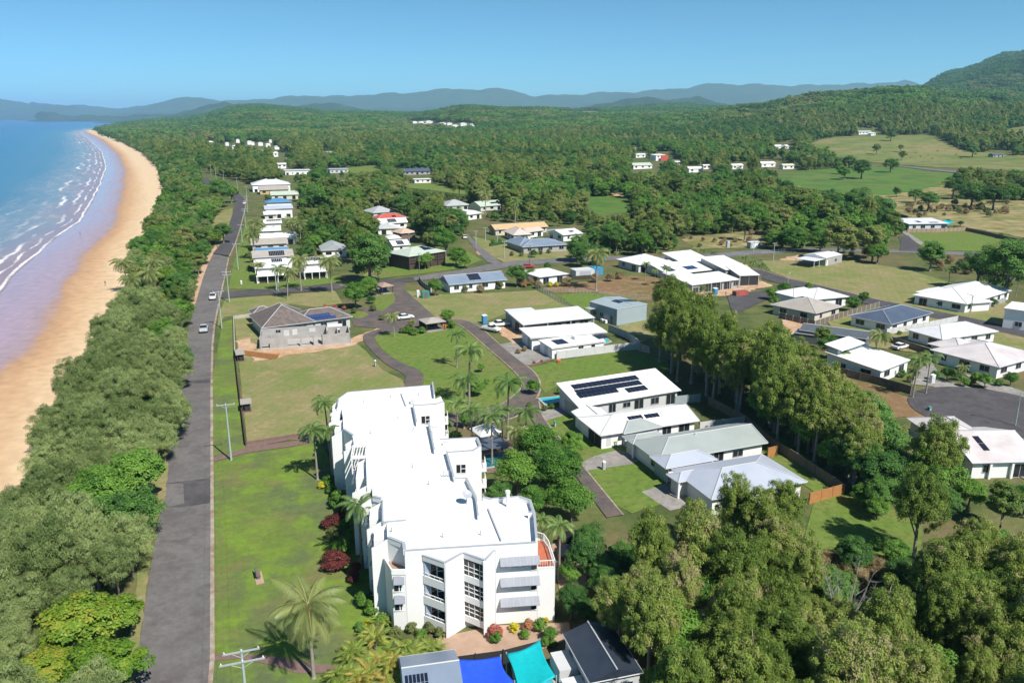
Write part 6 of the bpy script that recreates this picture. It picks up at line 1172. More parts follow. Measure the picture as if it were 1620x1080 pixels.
# --- middle-distance woods: individuals first, the rest as one wood (below)
INW = [(160, 200), (420, 176), (1700, 150), (1700, 415), (1345, 412), (1320, 396), (1205, 392), (1075, 398), (1010, 408), (985, 402), (940, 425), (900, 424), (880, 400), (800, 350), (745, 350), (735, 372), (690, 395), (660, 400), (600, 430), (545, 452), (530, 445), (470, 405), (470, 380), (400, 300), (392, 290), (330, 275), (262, 262), (238, 232), (200, 216)]
rs = random.Random(4); FARPTS = []
def wood(y0, y1, sp, kinds, sc, margin=80):
    y = y0; row = 0
    while y < y1:
        xl, xr = y*(40-810)/FL-margin*.2, y*(1620-810)/FL+margin; x = xl+(row % 2)*sp/2; keepf = 1
        while x < xr:
            X_, Y_ = x+rs.uniform(-.45, .45)*sp, y+rs.uniform(-.45, .45)*sp; z = T1(X_, Y_); p = PJ(X_, Y_, z)
            if (inpoly(p[0], p[1], INW) or p[0] > 1690 or Y_ > 2500):
                s_ = rs.uniform(*sc)*(.62 if rs.random() < .25 else 1); kd = rs.choice(kinds); q_ = math.sin(X_/47+1.7*math.sin(Y_/83))+math.sin(Y_/61+X_/139); e_ = math.sin(X_/29+Y_/37)*math.sin(Y_/71-X_/53)
                if e_ > .48 and rs.random() < .8: x += sp; continue
                if rs.random() < .6 and len(kinds) > 3: kd = 'broadleaf' if q_ > .7 else ('dark' if q_ < -.8 else 'mixed')
                if not blocked(X_, Y_, PROTO[kd][0][2]*s_, WIDTH[kd]*s_): FARPTS.append((kd, X_, Y_, z, s_))
            x += sp
        y += sp*.87; row += 1
wood(255, 420, 6.8, ['mixed', 'broadleaf', 'dark', 'mixed', 'paperbark'], (.65, 1.3))
wood(250, 560, 5.2, ['mixed', 'broadleaf', 'dark', 'cane', 'mixed'], (.3, .55))
wood(420, 900, 7.4, ['mixed', 'mixed', 'broadleaf', 'dark', 'paperbark'], (.65, 1.5))
print('WOOD', len(FARPTS), 'TREES', len(TREES))
# objects: fixed ones all, then the largest in view up to the limit of each kind
LIM = {'casuarina': 280, 'paperbark': 290, 'tree': 295, 'palm': 200, 'palm clump': 100}
for kd, X_, Y_, z, s_ in FARPTS: TREES.append([kd, X_, Y_, z, s_, 1.0, 'forest tree in the wooded middle distance between the houses and the hills', 'forest trees of the middle distance', False])
FARPTS = []; cnt = {}; TREES.sort(key=lambda t: (not t[8], -(PROTO[t[0]][0][2]*t[4])/max(20, t[2])))
def zoned(label, group, x, y, sc):
    p = PJ(x, y, 4*sc); size = 'tall' if sc > 1.08 else ('low' if sc < .84 else 'mid-sized')
    if group == GC:
        row = ('on the road side', 'in the middle', 'on the beach side')[0 if p[0] > 262-(p[1]-480)*.12 else (1 if p[0] > 262-(p[1]-480)*.12-70 else 2)]
        by = 'opposite the two utes' if p[1] < 540 else 'opposite the dark boundary wall' if p[1] < 650 else 'opposite the brick path' if p[1] < 760 else 'above the leafless twiggy tree' if p[1] < 850 else 'beside the leafless twiggy tree' if p[1] < 950 else 'around the yellow-green almond tree'
        return f'{size} grey-green casuarina {row} of the coastal strip {by}'
    if group == G2:
        by = 'beside the black-roofed shed' if p[0] < 1090 and p[1] > 900 else 'right of the car park' if p[0] < 1090 else 'below the pale blue-grey roof' if p[0] < 1290 and p[1] < 930 else 'left of the bare grey twigs' if p[0] < 1290 else 'below the mown clearing' if p[0] < 1460 else 'below the weathered white roof' if p[1] < 960 else 'in the lower right corner'
        return f'{size} drooping olive paperbark of the near woodland {by}'
    if group == GP:
        by = 'behind the long solar-roofed house' if p[0] < 1130 else 'behind the green-grey-roofed house' if p[0] < 1230 else 'beyond the short orange fence' if p[0] < 1320 else 'beside the brown bare lot'
        return f'{size} olive-green paperbark in the belt {by}'
    if group == 'forest trees of the middle distance':
        by = 'behind the row of houses on the sea road' if p[0] < 560 else 'around the red and salmon roofs' if p[0] < 700 else 'behind the tan-roofed building' if p[0] < 900 else 'behind the small green meadow' if p[0] < 1020 and p[1] < 340 else 'behind the unfinished white-roofed house' if p[0] < 1180 else 'behind the grey shed with open carport' if p[0] < 1400 else 'at the edge of the dry paddocks'
        return f'{size} forest tree in the wood {by}'
    if group == 'garden trees between the houses':
        by = 'near the loop drive' if p[0] < 960 and p[1] > 480 else 'in the side streets behind the estate' if p[0] < 960 else 'beside the car park' if p[0] < 1010 else 'around the beige house' if p[0] < 1400 and p[1] < 600 else 'near the mown clearing' if p[1] > 700 else 'near the cul-de-sac'
        return f'{size} leafy garden tree {by}'
    if group == 'trees on the pasture and paddocks':
        by = 'on the hill pasture' if p[1] < 255 else 'along the road below the pasture' if p[1] < 290 else 'at the edge of the dry paddock' if p[0] > 1400 else 'behind the back street'
        return f'{size} tree standing {by}'
    if group == 'palms among the houses and gardens':
        by = 'in the far coastal strip' if p[0] < 330 else 'beside the sea road houses' if p[0] < 560 else 'near the round lawn and gazebo' if 690 < p[0] < 900 and p[1] > 480 else 'around the large unfinished house' if 980 < p[0] < 1230 else 'near the cul-de-sac street' if p[0] > 1230 else 'in the gardens of the middle streets'
        return f'{size} slender palm {by}'
    return label
def place(kind, x, y, z, sc, zs, label, group):
    label = zoned(label, group, x, y, sc)
    nm, cat = CATN[kind]; pr = PROTO[kind][rnd.randrange(len(PROTO[kind]))]; r = empty(nm, (x, y, z), rnd.uniform(0, 6.28), label, cat, group); r.scale = (sc, sc, sc*zs)
    link('trunk' if kind != 'cane' else 'stems', pr[1], r); c = link('crown', pr[0], r)
    if len(pr) > 3 and pr[3]: link(pr[3].name.split('.')[0], pr[3], r)
    return r
FX = [(t[1], t[2], WIDTH[t[0]]*t[4]*.5) for t in TREES if t[8] and t[0] not in ('coconut', 'royal', 'cane')]; FXA = np.array(FX)
for t in TREES:
    if not t[8] and (np.hypot(FXA[:, 0]-t[1], FXA[:, 1]-t[2]) < FXA[:, 2]*.95+WIDTH[t[0]]*t[4]*.25).any(): continue
    cat = CATN[t[0]][1]
    p = PJ(t[1], t[2], t[3]+PROTO[t[0]][0][2]*t[4]*.6); inview = -60 < p[0] < 1680 and 60 < p[1] < 1180
    if (cnt.get(cat, 0) < LIM[cat] and inview) or t[8]: place(t[0], t[1], t[2], t[3], t[4], t[5], t[6], t[7]); cnt[cat] = cnt.get(cat, 0)+1
    else: FARPTS.append((t[0], t[1], t[2], t[3], t[4]))
print('PLACED', cnt, 'REST', len(FARPTS))
# the far wood: light prototypes, instanced as ONE object by geometry nodes
FP = bpy.data.collections.new('wood_kinds'); FK = []
def fproto(i, m, **k):
    V, F, T, P = crown(seed=500+i, **k); me = np_mesh('wood_crown_%02d' % i, V, F, m, facetint=T); o = bpy.data.objects.new('wood_crown_%02d' % i, me); FP.objects.link(o); FK.append(o)
for i in range(3): fproto(i, 'wood6', R=3.4, H0=.5, H1=10, nc=56, nl=110, cr=1.3, leaf=(.5, .34), up=.65, lob=(0, .5, .3)[i])
for i in range(3, 5): fproto(i, 'broad', R=3.6, H0=.5, H1=8.5, nc=56, nl=110, cr=1.35, leaf=(.6, .42), up=.7, lob=(.2, .6)[i-3])
for i in range(5, 7): fproto(i, 'darkb', R=3.8, H0=.5, H1=9.5, nc=56, nl=110, cr=1.35, leaf=(.6, .42), up=.7, lob=(.0, .6)[i-5])
for i in range(7, 9): fproto(i, 'paper', R=2.8, H0=1.5, H1=13, nc=50, nl=95, cr=1.0, leaf=(.75, .3), droop=.8, up=.45, vert=1.2, lob=(.1, .5)[i-7])
for i in range(9, 10): fproto(i, 'casu', R=3, H0=.5, H1=8, nc=56, nl=110, cr=1.1, leaf=(.9, .22), upward=.5, up=.3)
# patches of canopy some 40 m across for the hills
def patch(i, m):
    rs_ = np.random.RandomState(900+i); Vs, Fs, Ts = [], [], []; o = 0
    for k in range(46):
        x, y = rs_.uniform(-22, 22, 2); s_ = rs_.uniform(.75, 1.5); V, F, T, P = crown(seed=950+i*60+k, R=3.6, H0=1, H1=9, nc=12, nl=26, cr=1.9, leaf=(1.5, 1.1), up=.7)
        Vs.append(V*s_+np.array([x, y, rs_.uniform(-1, 1.5)])); Fs.append(F+o); Ts.append(np.clip(T*.6+rs_.normal(.2, .18), 0, 1)); o += len(V)
    me = np_mesh('wood_patch_%02d' % i, np.concatenate(Vs), np.concatenate(Fs), m, facetint=np.concatenate(Ts)); ob = bpy.data.objects.new('wood_patch_%02d' % i, me); FP.objects.link(ob); FK.append(ob)
for i, m in enumerate(('wood6', 'wood6', 'broad', 'darkb', 'darkb')): patch(10+i, m)
KI = {'mixed': [0, 1, 2], 'broadleaf': [3, 4], 'dark': [5, 6], 'paperbark': [7, 8], 'casuarina': [9], 'almond': [3, 4]}
pts = [(x, y, z, s_, rs.choice(KI.get(kd, [0, 3, 5]))) for kd, x, y, z, s_ in FARPTS]
# beyond: single trees to 1500 m, patches beyond
KBf = KB
FKM = [o.data.materials[0].name for o in FK]; FKM = [{'broad_leaves': 'broad', 'dark_leaves': 'darkb'}.get(q, 'wood6') for q in FKM]
def wood2(y0, y1, sp, kind_ids, sc, margin, side=.10):
    n0 = len(pts); y = y0; row = 0; X_, Y_ = [], []
    while y < y1:
        xl, xr = y*((-20-810)/FL), y*((1620-810)/FL+side); x = np.arange(xl+(row % 2)*sp/2, xr, sp); X_.append(x+np.array([rs.uniform(-.45, .45) for _ in x])*sp); Y_.append(y+np.array([rs.uniform(-.45, .45) for _ in x])*sp); y += sp*.87; row += 1
    X_ = np.concatenate(X_); Y_ = np.concatenate(Y_); Z_ = terr(X_, Y_); d_, _, v_ = fields(X_, Y_)[0], 0, fields(X_, Y_)[3]
    ok = (v_ > 4) & (d_ > 60); top = 7.0
    zc = Y_*CP+(HC-Z_)*SP; u_ = 810+FL*X_/zc; v0 = 540-FL*(Y_*SP-(HC-Z_)*CP)/zc; zt = Z_+top*.8; v1 = 540-FL*(Y_*SP-(HC-zt)*CP)/(Y_*CP+(HC-zt)*SP)
    for K, bb in KBf:
        if bb[1] > 330 or bb[3] < 150: continue
        ww = 3.0*FL/zc; ok &= ~inpoly(u_-ww, v0, K) & ~inpoly(u_-ww, v1, K) & ~inpoly(u_+ww, v0, K) & ~inpoly(u_+ww, v1, K) & ~inpoly(u_, (v0+v1)/2, K)
    for P, a0, b0, a1, b1 in NB:
        if b1 > y0: ok &= ~inpoly(X_, Y_, P)
    for x, y, z in zip(X_[ok], Y_[ok], Z_[ok]):
        q_ = math.sin(x/97+1.7*math.sin(y/183))+math.sin(y/161+x/239); e_ = math.sin(x/59+y/77)*math.sin(y/131-x/103)
        if e_ > .6 and z < 20 and rs.random() < .6: continue
        k_ = rs.choice(kind_ids)
        if rs.random() < .65: k_ = rs.choice([k for k in kind_ids if FKM[k] == ('broad' if q_ > .6 else ('darkb' if q_ < -.7 else 'wood6'))] or kind_ids)
        pts.append((x, y, z, rs.uniform(*sc)*(.65 if rs.random() < .2 else 1), k_))
    print('wood2', y0, len(pts)-n0)
wood2(900, 1700, 7.6, [0, 1, 2, 3, 4, 5, 6, 3, 4, 7], (.6, 1.7), 100)
wood2(1700, 3200, 34, [10, 11, 12, 12, 13, 14], (.9, 1.15), 300, .12)
wood2(3200, 6500, 34, [13, 14, 14], (.9, 1.15), 300, .12)
pm = bpy.data.meshes.new('distant_forest'); pm.vertices.add(len(pts)); A_ = np.array(pts, float); pm.vertices.foreach_set('co', A_[:, :3].astype(np.float32).ravel())
for nm_, ty, dat in (('scl', 'FLOAT', A_[:, 3].astype(np.float32)), ('idx', 'INT', A_[:, 4].astype(np.int32)), ('rz', 'FLOAT', np.array([rs.uniform(0, 6.28) for _ in pts], np.float32))):
    at_ = pm.attributes.new(nm_, ty, 'POINT'); at_.data.foreach_set('value', dat)
fo = link('distant_forest', pm); tag(fo, kind='stuff'); md = fo.modifiers.new('gn', 'NODES')
ng = bpy.data.node_groups.new('wood', 'GeometryNodeTree'); ng.interface.new_socket('Geometry', in_out='INPUT', socket_type='NodeSocketGeometry'); ng.interface.new_socket('Geometry', in_out='OUTPUT', socket_type='NodeSocketGeometry')
N = ng.nodes; L_ = ng.links; gi = N.new('NodeGroupInput'); go_ = N.new('NodeGroupOutput'); ci = N.new('GeometryNodeCollectionInfo'); ci.inputs['Collection'].default_value = FP; ci.inputs['Separate Children'].default_value = True; ci.inputs['Reset Children'].default_value = True
ip = N.new('GeometryNodeInstanceOnPoints'); ip.inputs['Pick Instance'].default_value = True
def NA(nm_, ty): a = N.new('GeometryNodeInputNamedAttribute'); a.data_type = ty; a.inputs['Name'].default_value = nm_; return a.outputs['Attribute']
cx_ = N.new('ShaderNodeCombineXYZ'); L_.new(NA('rz', 'FLOAT'), cx_.inputs['Z'])
L_.new(gi.outputs[0], ip.inputs['Points']); L_.new(ci.outputs[0], ip.inputs['Instance']); L_.new(NA('idx', 'INT'), ip.inputs['Instance Index']); L_.new(NA('scl', 'FLOAT'), ip.inputs['Scale']); L_.new(cx_.outputs[0], ip.inputs['Rotation']); L_.new(ip.outputs[0], go_.inputs[0]); md.node_group = ng
# ------------------------------------------------------------------ shrubs: one mesh each
SHR = {}
for nm_, m in (('green', 'shrub'), ('yellow', 'crot'), ('red', 'redl'), ('pink', 'pinkl'), ('olive', 'olive'), ('dry', 'dryl'), ('dark', 'darkb')):
    SHR[nm_] = []
    for i in range(2):
        V, F, T, P = crown(seed=70+i, R=.85, H0=.1, H1=1.75, nc=34, nl=85, cr=.38, leaf=(.19, .12) if nm_ != 'dry' else (.6, .05), up=.6, upward=.8 if nm_ == 'dry' else 0); SHR[nm_].append(np_mesh('foliage', V, F, m, facetint=T))
def shrub(kind, px, py, wpx, label=None, group=None, hz_=1.0):
    if kind == 'red' and wpx > 25: hz_ = .62
    sc = 1.0
    for _ in range(5): x, y = G(px, py, .8*sc*hz_); Zc = y*CP+HC*SP; sc = wpx*Zc/FL/2.1
    o = link({'dry': 'dry_grass_clump'}.get(kind, 'shrub'), rnd.choice(SHR[kind])); o.location = (x, y, T1(x, y)-.02); o.scale = (sc, sc, sc*hz_); o.rotation_euler = (0, 0, rnd.uniform(0, 6.28)); return tag(o, label, 'shrub' if kind != 'dry' else 'grass clump', group)
for k, px, py, wd, lab in [('yellow', 509, 768, 13, 'small yellow croton beside the apartment side path'), ('green', 521, 762, 22, 'green shrub behind the small yellow croton'), ('green', 524, 775, 18, 'green shrub in front of the small yellow croton'), ('green', 534, 792, 32, 'rounded green shrub between yellow croton and red shrubs'), ('red', 522, 826, 32, 'dark red shrub mound, the upper of the two large ones'), ('red', 539, 815, 18, 'small dark red shrub behind the upper mound'), ('olive', 528, 845, 24, 'olive shrub just below the upper red mound'), ('green', 546, 832, 20, 'light green shrub right of the upper red mound'), ('green', 541, 864, 28, 'bright round green shrub behind the large red mound'), ('green', 556, 848, 24, 'leafy shrub at the foot of the tall side palm'), ('red', 531, 888, 48, 'largest dark red shrub mound on the lawn edge'), ('red', 564, 897, 17, 'crimson shrub right of the largest red mound'), ('red', 561, 913, 22, 'small round dark red shrub below the largest mound'), ('green', 571, 914, 16, 'green leaves beside the small round red shrub'), ('yellow', 570, 886, 9, 'small yellow flowers near the building wall'), ('green', 577, 948, 30, 'bright green round shrub near the building corner'), ('green', 590, 962, 28, 'dark leafy shrub right of the bright round one'), ('yellow', 582, 986, 14, 'bright yellow croton by the shrub border'), ('dark', 570, 992, 18, 'grey-green low shrub left of the bright yellow croton'), ('red', 615, 981, 15, 'crimson cordyline at the building corner'), ('green', 602, 984, 26, 'green shrub left of the crimson cordyline'), ('olive', 596, 1000, 28, 'olive shrub in the corner bed'), ('olive', 625, 1002, 24, 'feathery olive shrub under the front corner'), ('olive', 651, 994, 20, 'clipped round shrub under the front wall, the left one'), ('olive', 680, 993, 22, 'clipped round shrub under the front wall, the right one'), ('green', 667, 1002, 18, 'clipped shrub in front between the two round ones'), ('olive', 698, 1000, 20, 'grey green bush beside the paved forecourt'),
  ('pink', 782, 1000, 27, 'pink-red cordyline bush beside the white column'), ('green', 785, 1009, 22, 'green leaves under the pink-red cordyline bush'), ('yellow', 813, 993, 18, 'yellow croton under the lowest long awning'), ('pink', 836, 989, 22, 'pink and green croton right of the yellow one'), ('green', 830, 1004, 18, 'green shrub below the pink and green croton'), ('green', 854, 990, 24, 'green shrub at the right end of the front bed'), ('yellow', 864, 980, 9, 'yellow leaves above the last front shrub'), ('green', 862, 1016, 18, 'shrub by the shade sail fence'), ('green', 875, 1018, 14, 'low shrub by the dark shed'),
  ('olive', 560, 492, 10, None), ('olive', 590, 488, 12, None), ('olive', 604, 503, 10, None), ('dark', 587, 475, 14, None), ('green', 645, 522, 14, None), ('green', 655, 525, 14, None), ('green', 668, 523, 12, None), ('olive', 636, 523, 10, None), ('green', 713, 514, 12, None), ('pink', 530, 486, 9, None), ('pink', 545, 487, 8, None), ('pink', 515, 485, 8, None), ('olive', 650, 521, 8, None), ('dry', 650, 512, 12, None),
  ('olive', 735, 457, 12, None), ('dry', 760, 458, 14, None), ('olive', 790, 452, 14, None), ('dry', 826, 447, 16, None), ('dry', 838, 446, 14, None), ('pink', 829, 451, 9, None), ('dry', 852, 451, 14, None), ('dry', 895, 447, 16, None), ('yellow', 870, 450, 9, None), ('yellow', 880, 450, 9, None), ('dry', 942, 441, 16, None), ('dry', 965, 440, 14, None), ('dry', 980, 436, 14, None), ('olive', 810, 402, 8, None), ('olive', 825, 403, 8, None), ('olive', 840, 402, 8, None), ('olive', 855, 400, 8, None), ('olive', 868, 398, 8, None), ('dark', 780, 383, 8, None), ('dark', 790, 382, 8, None), ('dark', 848, 379, 8, None), ('dark', 832, 378, 8, None),
  ('dry', 820, 556, 9, None), ('dry', 830, 552, 9, None), ('pink', 845, 573, 5, None), ('pink', 857, 571, 5, None), ('olive', 862, 646, 10, None), ('green', 873, 643, 10, None), ('olive', 838, 640, 10, None), ('green', 850, 649, 8, None), ('dark', 765, 610, 10, None), ('green', 770, 604, 10, None), ('green', 750, 616, 12, None), ('dark', 1410, 588, 16, None), ('dark', 1428, 592, 14, None), ('olive', 1440, 600, 12, None), ('dark', 1395, 592, 12, None), ('green', 1423, 527, 8, None), ('dark', 1515, 596, 14, None), ('green', 1540, 600, 12, None), ('dark', 1580, 606, 14, None), ('olive', 1605, 596, 14, None),
  ('dry', 1310, 890, 40, None), ('dry', 1335, 905, 40, None), ('dry', 1360, 915, 36, None), ('dry', 1420, 930, 40, None), ('dry', 1390, 900, 36, None), ('dry', 1540, 990, 40, None), ('dry', 1580, 1010, 40, None), ('dry', 1300, 930, 40, None), ('olive', 1350, 870, 26, None), ('green', 1390, 860, 26, None), ('dry', 1510, 920, 30, None), ('dark', 395, 425, 10, None), ('olive', 391, 405, 9, None)]:
    shrub(k, px, py, wd, lab or {'dry': 'pale dry grass clump at the edge of a garden or clearing', 'pink': 'small reddish garden shrub beside lawn or wall', 'yellow': 'small yellow-green garden shrub along a fence'}.get(k, 'low green garden shrub beside lawn, wall or drive'), None if lab else {'dry': 'dry grass clumps', 'pink': 'small reddish garden shrubs', 'yellow': 'small yellow-green garden shrubs'}.get(k, 'low garden shrubs'))
rs = random.Random(12)
for px, py, n_, wd in [(1140, 377, 14, 9), (1440, 330, 26, 9), (1540, 330, 22, 10), (1500, 420, 10, 14), (1560, 300, 6, 9)]:
    for k in range(n_): shrub(rs.choice(['dry', 'dry', 'olive']), px+rs.uniform(-60, 60), py+rs.uniform(-10, 12), wd*rs.uniform(.6, 1.2), 'scrubby tuft in the dry paddocks beyond the houses', 'tufts in the dry paddocks')
for px, py, w_, kd in [(1310, 252, 14, 'dark'), (1345, 252, 22, 'dark'), (1330, 266, 18, 'broadleaf'), (1388, 232, 16, 'mixed'), (1425, 232, 12, 'mixed'), (1428, 243, 14, 'mixed'), (1365, 262, 34, 'dark'), (1410, 257, 26, 'dark'), (1337, 270, 26, 'broadleaf'), (1540, 235, 22, 'dark'), (1610, 236, 16, 'dark'), (1450, 305, 26, 'dark'), (1420, 300, 16, 'mixed'), (1470, 312, 36, 'dark'), (1510, 290, 40, 'dark'), (1540, 300, 44, 'dark'), (1575, 305, 44, 'dark'), (1530, 272, 20, 'dark'), (1560, 282, 28, 'broadleaf'), (1600, 300, 36, 'broadleaf'), (1615, 285, 28, 'broadleaf'), (1500, 350, 12, 'dark'), (1520, 352, 10, 'dark'), (1410, 212, 18, 'dark'), (1245, 292, 26, 'dark'), (1205, 285, 40, 'dark'), (1260, 312, 50, 'mixed'), (1200, 330, 46, 'broadleaf'), (1235, 340, 40, 'mixed'), (1180, 350, 40, 'mixed'), (1360, 310, 50, 'dark'), (1395, 322, 44, 'dark'), (1310, 330, 40, 'mixed'), (1330, 365, 60, 'mixed'), (1385, 370, 56, 'mixed'), (1300, 372, 50, 'broadleaf'), (1255, 372, 46, 'broadleaf'), (1410, 348, 40, 'mixed'), (1225, 375, 34, 'broadleaf'), (1390, 395, 40, 'broadleaf')]:
    pr0 = PROTO[kd][0]; sc = 1.0; zc = pr0[2]*.6
    for _ in range(8):
        x, y, z = PT3(px, py, zc*sc); Zc = y*CP+(HC-z-zc*sc)*SP; sc = w_*Zc/FL/WIDTH[kd]
    place(kd, x, y, z, sc, .85, 'tree standing apart on the pasture and paddocks at the foot of the wooded hill', 'trees on the pasture and paddocks')
# a dead casuarina: bare twigs
def dead_tree(px, py, H, label, seed):
    x, y = G(px, py, H*.6); rs = random.Random(seed); r = empty('dead_tree', (x, y, 0), 0, label, 'dead tree'); mb = MB(); tw = MB(); b = Vector((x, y, 0))
    for k in range(7):
        a = k*.9+rs.uniform(-.2, .2); e = b+Vector((math.cos(a)*H*.28, math.sin(a)*H*.28, H*rs.uniform(.75, 1))); m_ = b.lerp(e, .5)+Vector((0, 0, .4)); mb.tube([b+Vector((0, 0, -.2)), m_, e], [.12, .07, .02], 5, False)
        for q in range(26):
            s = b.lerp(e, rs.uniform(.35, 1)); d = Vector((rs.uniform(-1, 1), rs.uniform(-1, 1), rs.uniform(.1, 1.2))).normalized()*rs.uniform(.6, 1.6); tw.tube([s, s+d*.6, s+d+Vector((0, 0, .15))], [.022, .014, .006], 3, False)
    mb.build('trunk', 'deadw', r); tw.build('twigs', 'deadw', r)
dead_tree(172, 882, 6.5, 'leafless grey twiggy tree among the casuarinas beside the road', 3); dead_tree(252, 410, 7, 'grey leafless crown above the beach palms', 5); dead_tree(1340, 950, 9, 'bare grey twigs amid the near paperbarks', 6)
# ------------------------------------------------------------------ the house being built, and the brown-tiled house behind it
e1w = W_((414, 519), (500, 508.5), None, 2.9, None, 'hip', W=15, zr=6.6); e2w = W_((470, 512), (558, 500.8), None, 2.88, None, 'hip', W=9, zr=5.0); e3w = W_((399, 497), (425, 494), None, 2.7, None, 'hip', L=6, W=5, zr=3.9)
r = house('house', 'brown-tiled hip-roofed house with two rows of blue solar panels behind the grey wall shell', 'house', [e1w, e2w, e3w], 'brroof', 'lgwall', seed=51)
panels(r, e2w, (480, 497), (533, 501), 10, 1, 'panelb', zg=4.3); panels(r, e2w, (491, 501.5), (543, 505), 10, 1, 'panelb', zg=3.8)
f0 = G(411, 553); f1 = G(555, 543); sf = Frame((f0[0], f0[1], 0), math.atan2(f1[1]-f0[1], f1[0]-f0[0])); SL = math.dist(f0, f1); D_ = 7.0
r = empty('house_under_construction', sf(SL/2, D_/2, 0), sf.a, 'roofless grey concrete wall shell of a house being built beside the sea road', 'building site')
mb = MB(); mb.box(sf, -.3, -.3, .0, SL+.3, D_+.3, .16); mb.build('floor_slab', 'concl', r)
def cwall(x0, x1, y, h, ops=(), th=.2, z0=.16):
    """a concrete wall along x with openings (x0, x1, z0, z1)"""
    mb = MB(); xs = sorted(set([x0, x1]+[q for o in ops for q in o[:2]]))
    for a, b in zip(xs[:-1], xs[1:]):
        o = [q for q in ops if q[0] <= a+1e-6 and q[1] >= b-1e-6]
        if not o: mb.box(sf, a, y, z0, b, y+th, h)
        else:
            if o[0][2] > z0: mb.box(sf, a, y, z0, b, y+th, o[0][2])
            if o[0][3] < h: mb.box(sf, a, y, o[0][3], b, y+th, h)
    mb.build('wall', 'conc', r)
def ywall(x, y0, y1, h, th=.2): MB().box(sf, x, y0, .16, x+th, y1, h).build('wall', 'conc', r)
cwall(.2, SL*.74, D_, 3.1, [(3.6, 4.7, 1.9, 2.6), (5.4, 6.7, 1.0, 2.5), (7.4, 8.6, 1.0, 2.6), (11.4, 12.8, 1.6, 2.6)]); cwall(SL*.76, SL-.2, D_-.4, 2.6, [(SL*.86, SL*.9, 1.0, 2.2)])
cwall(2.9, 6.2, 0, 2.5); cwall(6.2, 12.2, 0, 2.55, [(6.3, 9.1, .16, 2.2), (9.5, 12.1, .16, 2.2)]); cwall(SL*.68, SL, 0, 2.6); cwall(0, 2.7, 0, 2.5, [(.5, 2.3, .16, 1.3)]); cwall(.0, 2.6, 2.6, 2.5, [(.5, 1.2, 1.1, 2.0)])
for x, a, b, h in ((0, 0, 2.8, 2.4), (2.7, 0, 4.0, 2.5), (.2, 2.8, D_, 3.0), (SL*.68, 0, 3.0, 2.6), (12.1, 0, 2.2, 2.5), (SL*.74, 1.5, D_, 2.9), (SL-.2, 0, D_-.4, 2.6), (SL*.86, 3, D_-.4, 2.4), (9.2, .2, 1.0, 2.4)): ywall(x, a, b, h)
MB().box(sf, SL*.76, D_+.6, .3, SL*.93, D_+.9, 3.0).build('formwork', 'trim', r)
mb = MB(); a_, b_ = G(376, 560), G(432, 569)
for k in range(5): mb.wall((a_[0], a_[1]+k*.3), (b_[0]+k*.2, b_[1]+k*.35), .22, .06+.05*k, .3+.1*k)
tag(mb.build('timber_stack', 'owood'), 'stack of long orange formwork timbers on the grass beside the site', 'timber stack')
MB_ = MB(); a_, b_ = G(405, 561), G(441, 562); MB_.wall(a_, b_, 1.6, .05, .25); tag(MB_.build('timber_stack', 'owood'), 'flat orange plywood sheets on sand below the wall shell', 'plywood')
# ------------------------------------------------------------------ walls and fences
def fence(px, h, m, label, cat='fence', th=.1, post=2.4, pm=None, name='timber_fence', panelname='paling_panel', cap=False):
    P = [G(*p) for p in px]; r = empty(name, (*P[0], 0), 0, label, cat); mb = MB(); pb = MB()
    for a, b in zip(P[:-1], P[1:]):
        L = math.dist(a, b); n = max(1, round(L/post)); mb.wall(a, b, th, .02, h)
        for k in range(n+1):
            t = k/n; x, y = a[0]+(b[0]-a[0])*t, a[1]+(b[1]-a[1])*t
            if post < 50: pb.box(Frame((x, y, 0), math.atan2(b[1]-a[1], b[0]-a[0])), -.07, -.1, 0, .07, .1, h+.06)
    mb.build(panelname, m, r)
    if pb.v: pb.build('posts', pm or m, r)
    return r
fence([(371.5, 560), (377, 610), (384, 665), (389, 705)], .9, 'dkwood', 'low dark brown boundary wall along the road verge', 'wall', .2, 99, name='boundary_wall', panelname='wall_panel')
fence([(389, 703), (472, 690)], .5, 'brick', 'low brick garden wall running from the dark boundary wall to the apartments', 'wall', .3, 99, name='garden_wall', panelname='wall_panel')
fence([(400, 500), (370, 504.5), (371.5, 560)], .9, 'concl', 'pale low wall at the roadside corner of the brown-tiled house', 'wall', .2, 99, name='boundary_wall', panelname='wall_panel')
fence([(881, 568), (985, 555), (1011, 553)], 1.8, 'lgwall', 'white panel fence in front of the flat-roofed house', th=.12, name='panel_fence', panelname='panel')
fence([(963, 524), (990, 535), (1013, 552)], 1.8, 'bgsteel', 'blue-grey metal fence beside the steel shed', name='panel_fence', panelname='panel')
fence([(1068, 640), (1107, 636)], 1.7, 'bgsteel', 'pale fence at the end of the long solar-roofed house', name='panel_fence', panelname='panel')
fence([(1107, 682), (1176, 673)], 1.7, 'lgwall', 'pale fence between the hip-roofed and the green-grey-roofed house', name='panel_fence', panelname='panel')
fence([(1120, 640), (1180, 672), (1218, 706), (1275, 742), (1334, 782)], 1.7, 'wood', 'long weathered fence at the back of the estate under the paperbarks')
fence([(1280, 797), (1334, 782)], 1.7, 'owood', 'new orange timber fence at the mown clearing', pm='owood'); fence([(1214, 724), (1228, 720)], 1.7, 'owood', 'short new orange fence beside the pale blue roof')
fence([(1321, 592), (1380, 606), (1442, 624)], 1.7, 'wood', 'dark paling fence below the clerestory house'); fence([(1232, 503), (1289, 517), (1340, 500), (1390, 486)], 1.6, 'wood', 'dark timber fence round the beige house', pm='lgwall')
fence([(1402, 530), (1460, 520), (1514, 509)], 1.6, 'lgwall', 'pale timber fence between the dark blue and the long white house'); fence([(1395, 538), (1440, 552), (1480, 566)], 1.6, 'wood', 'dark fence running behind the clerestory house garden')
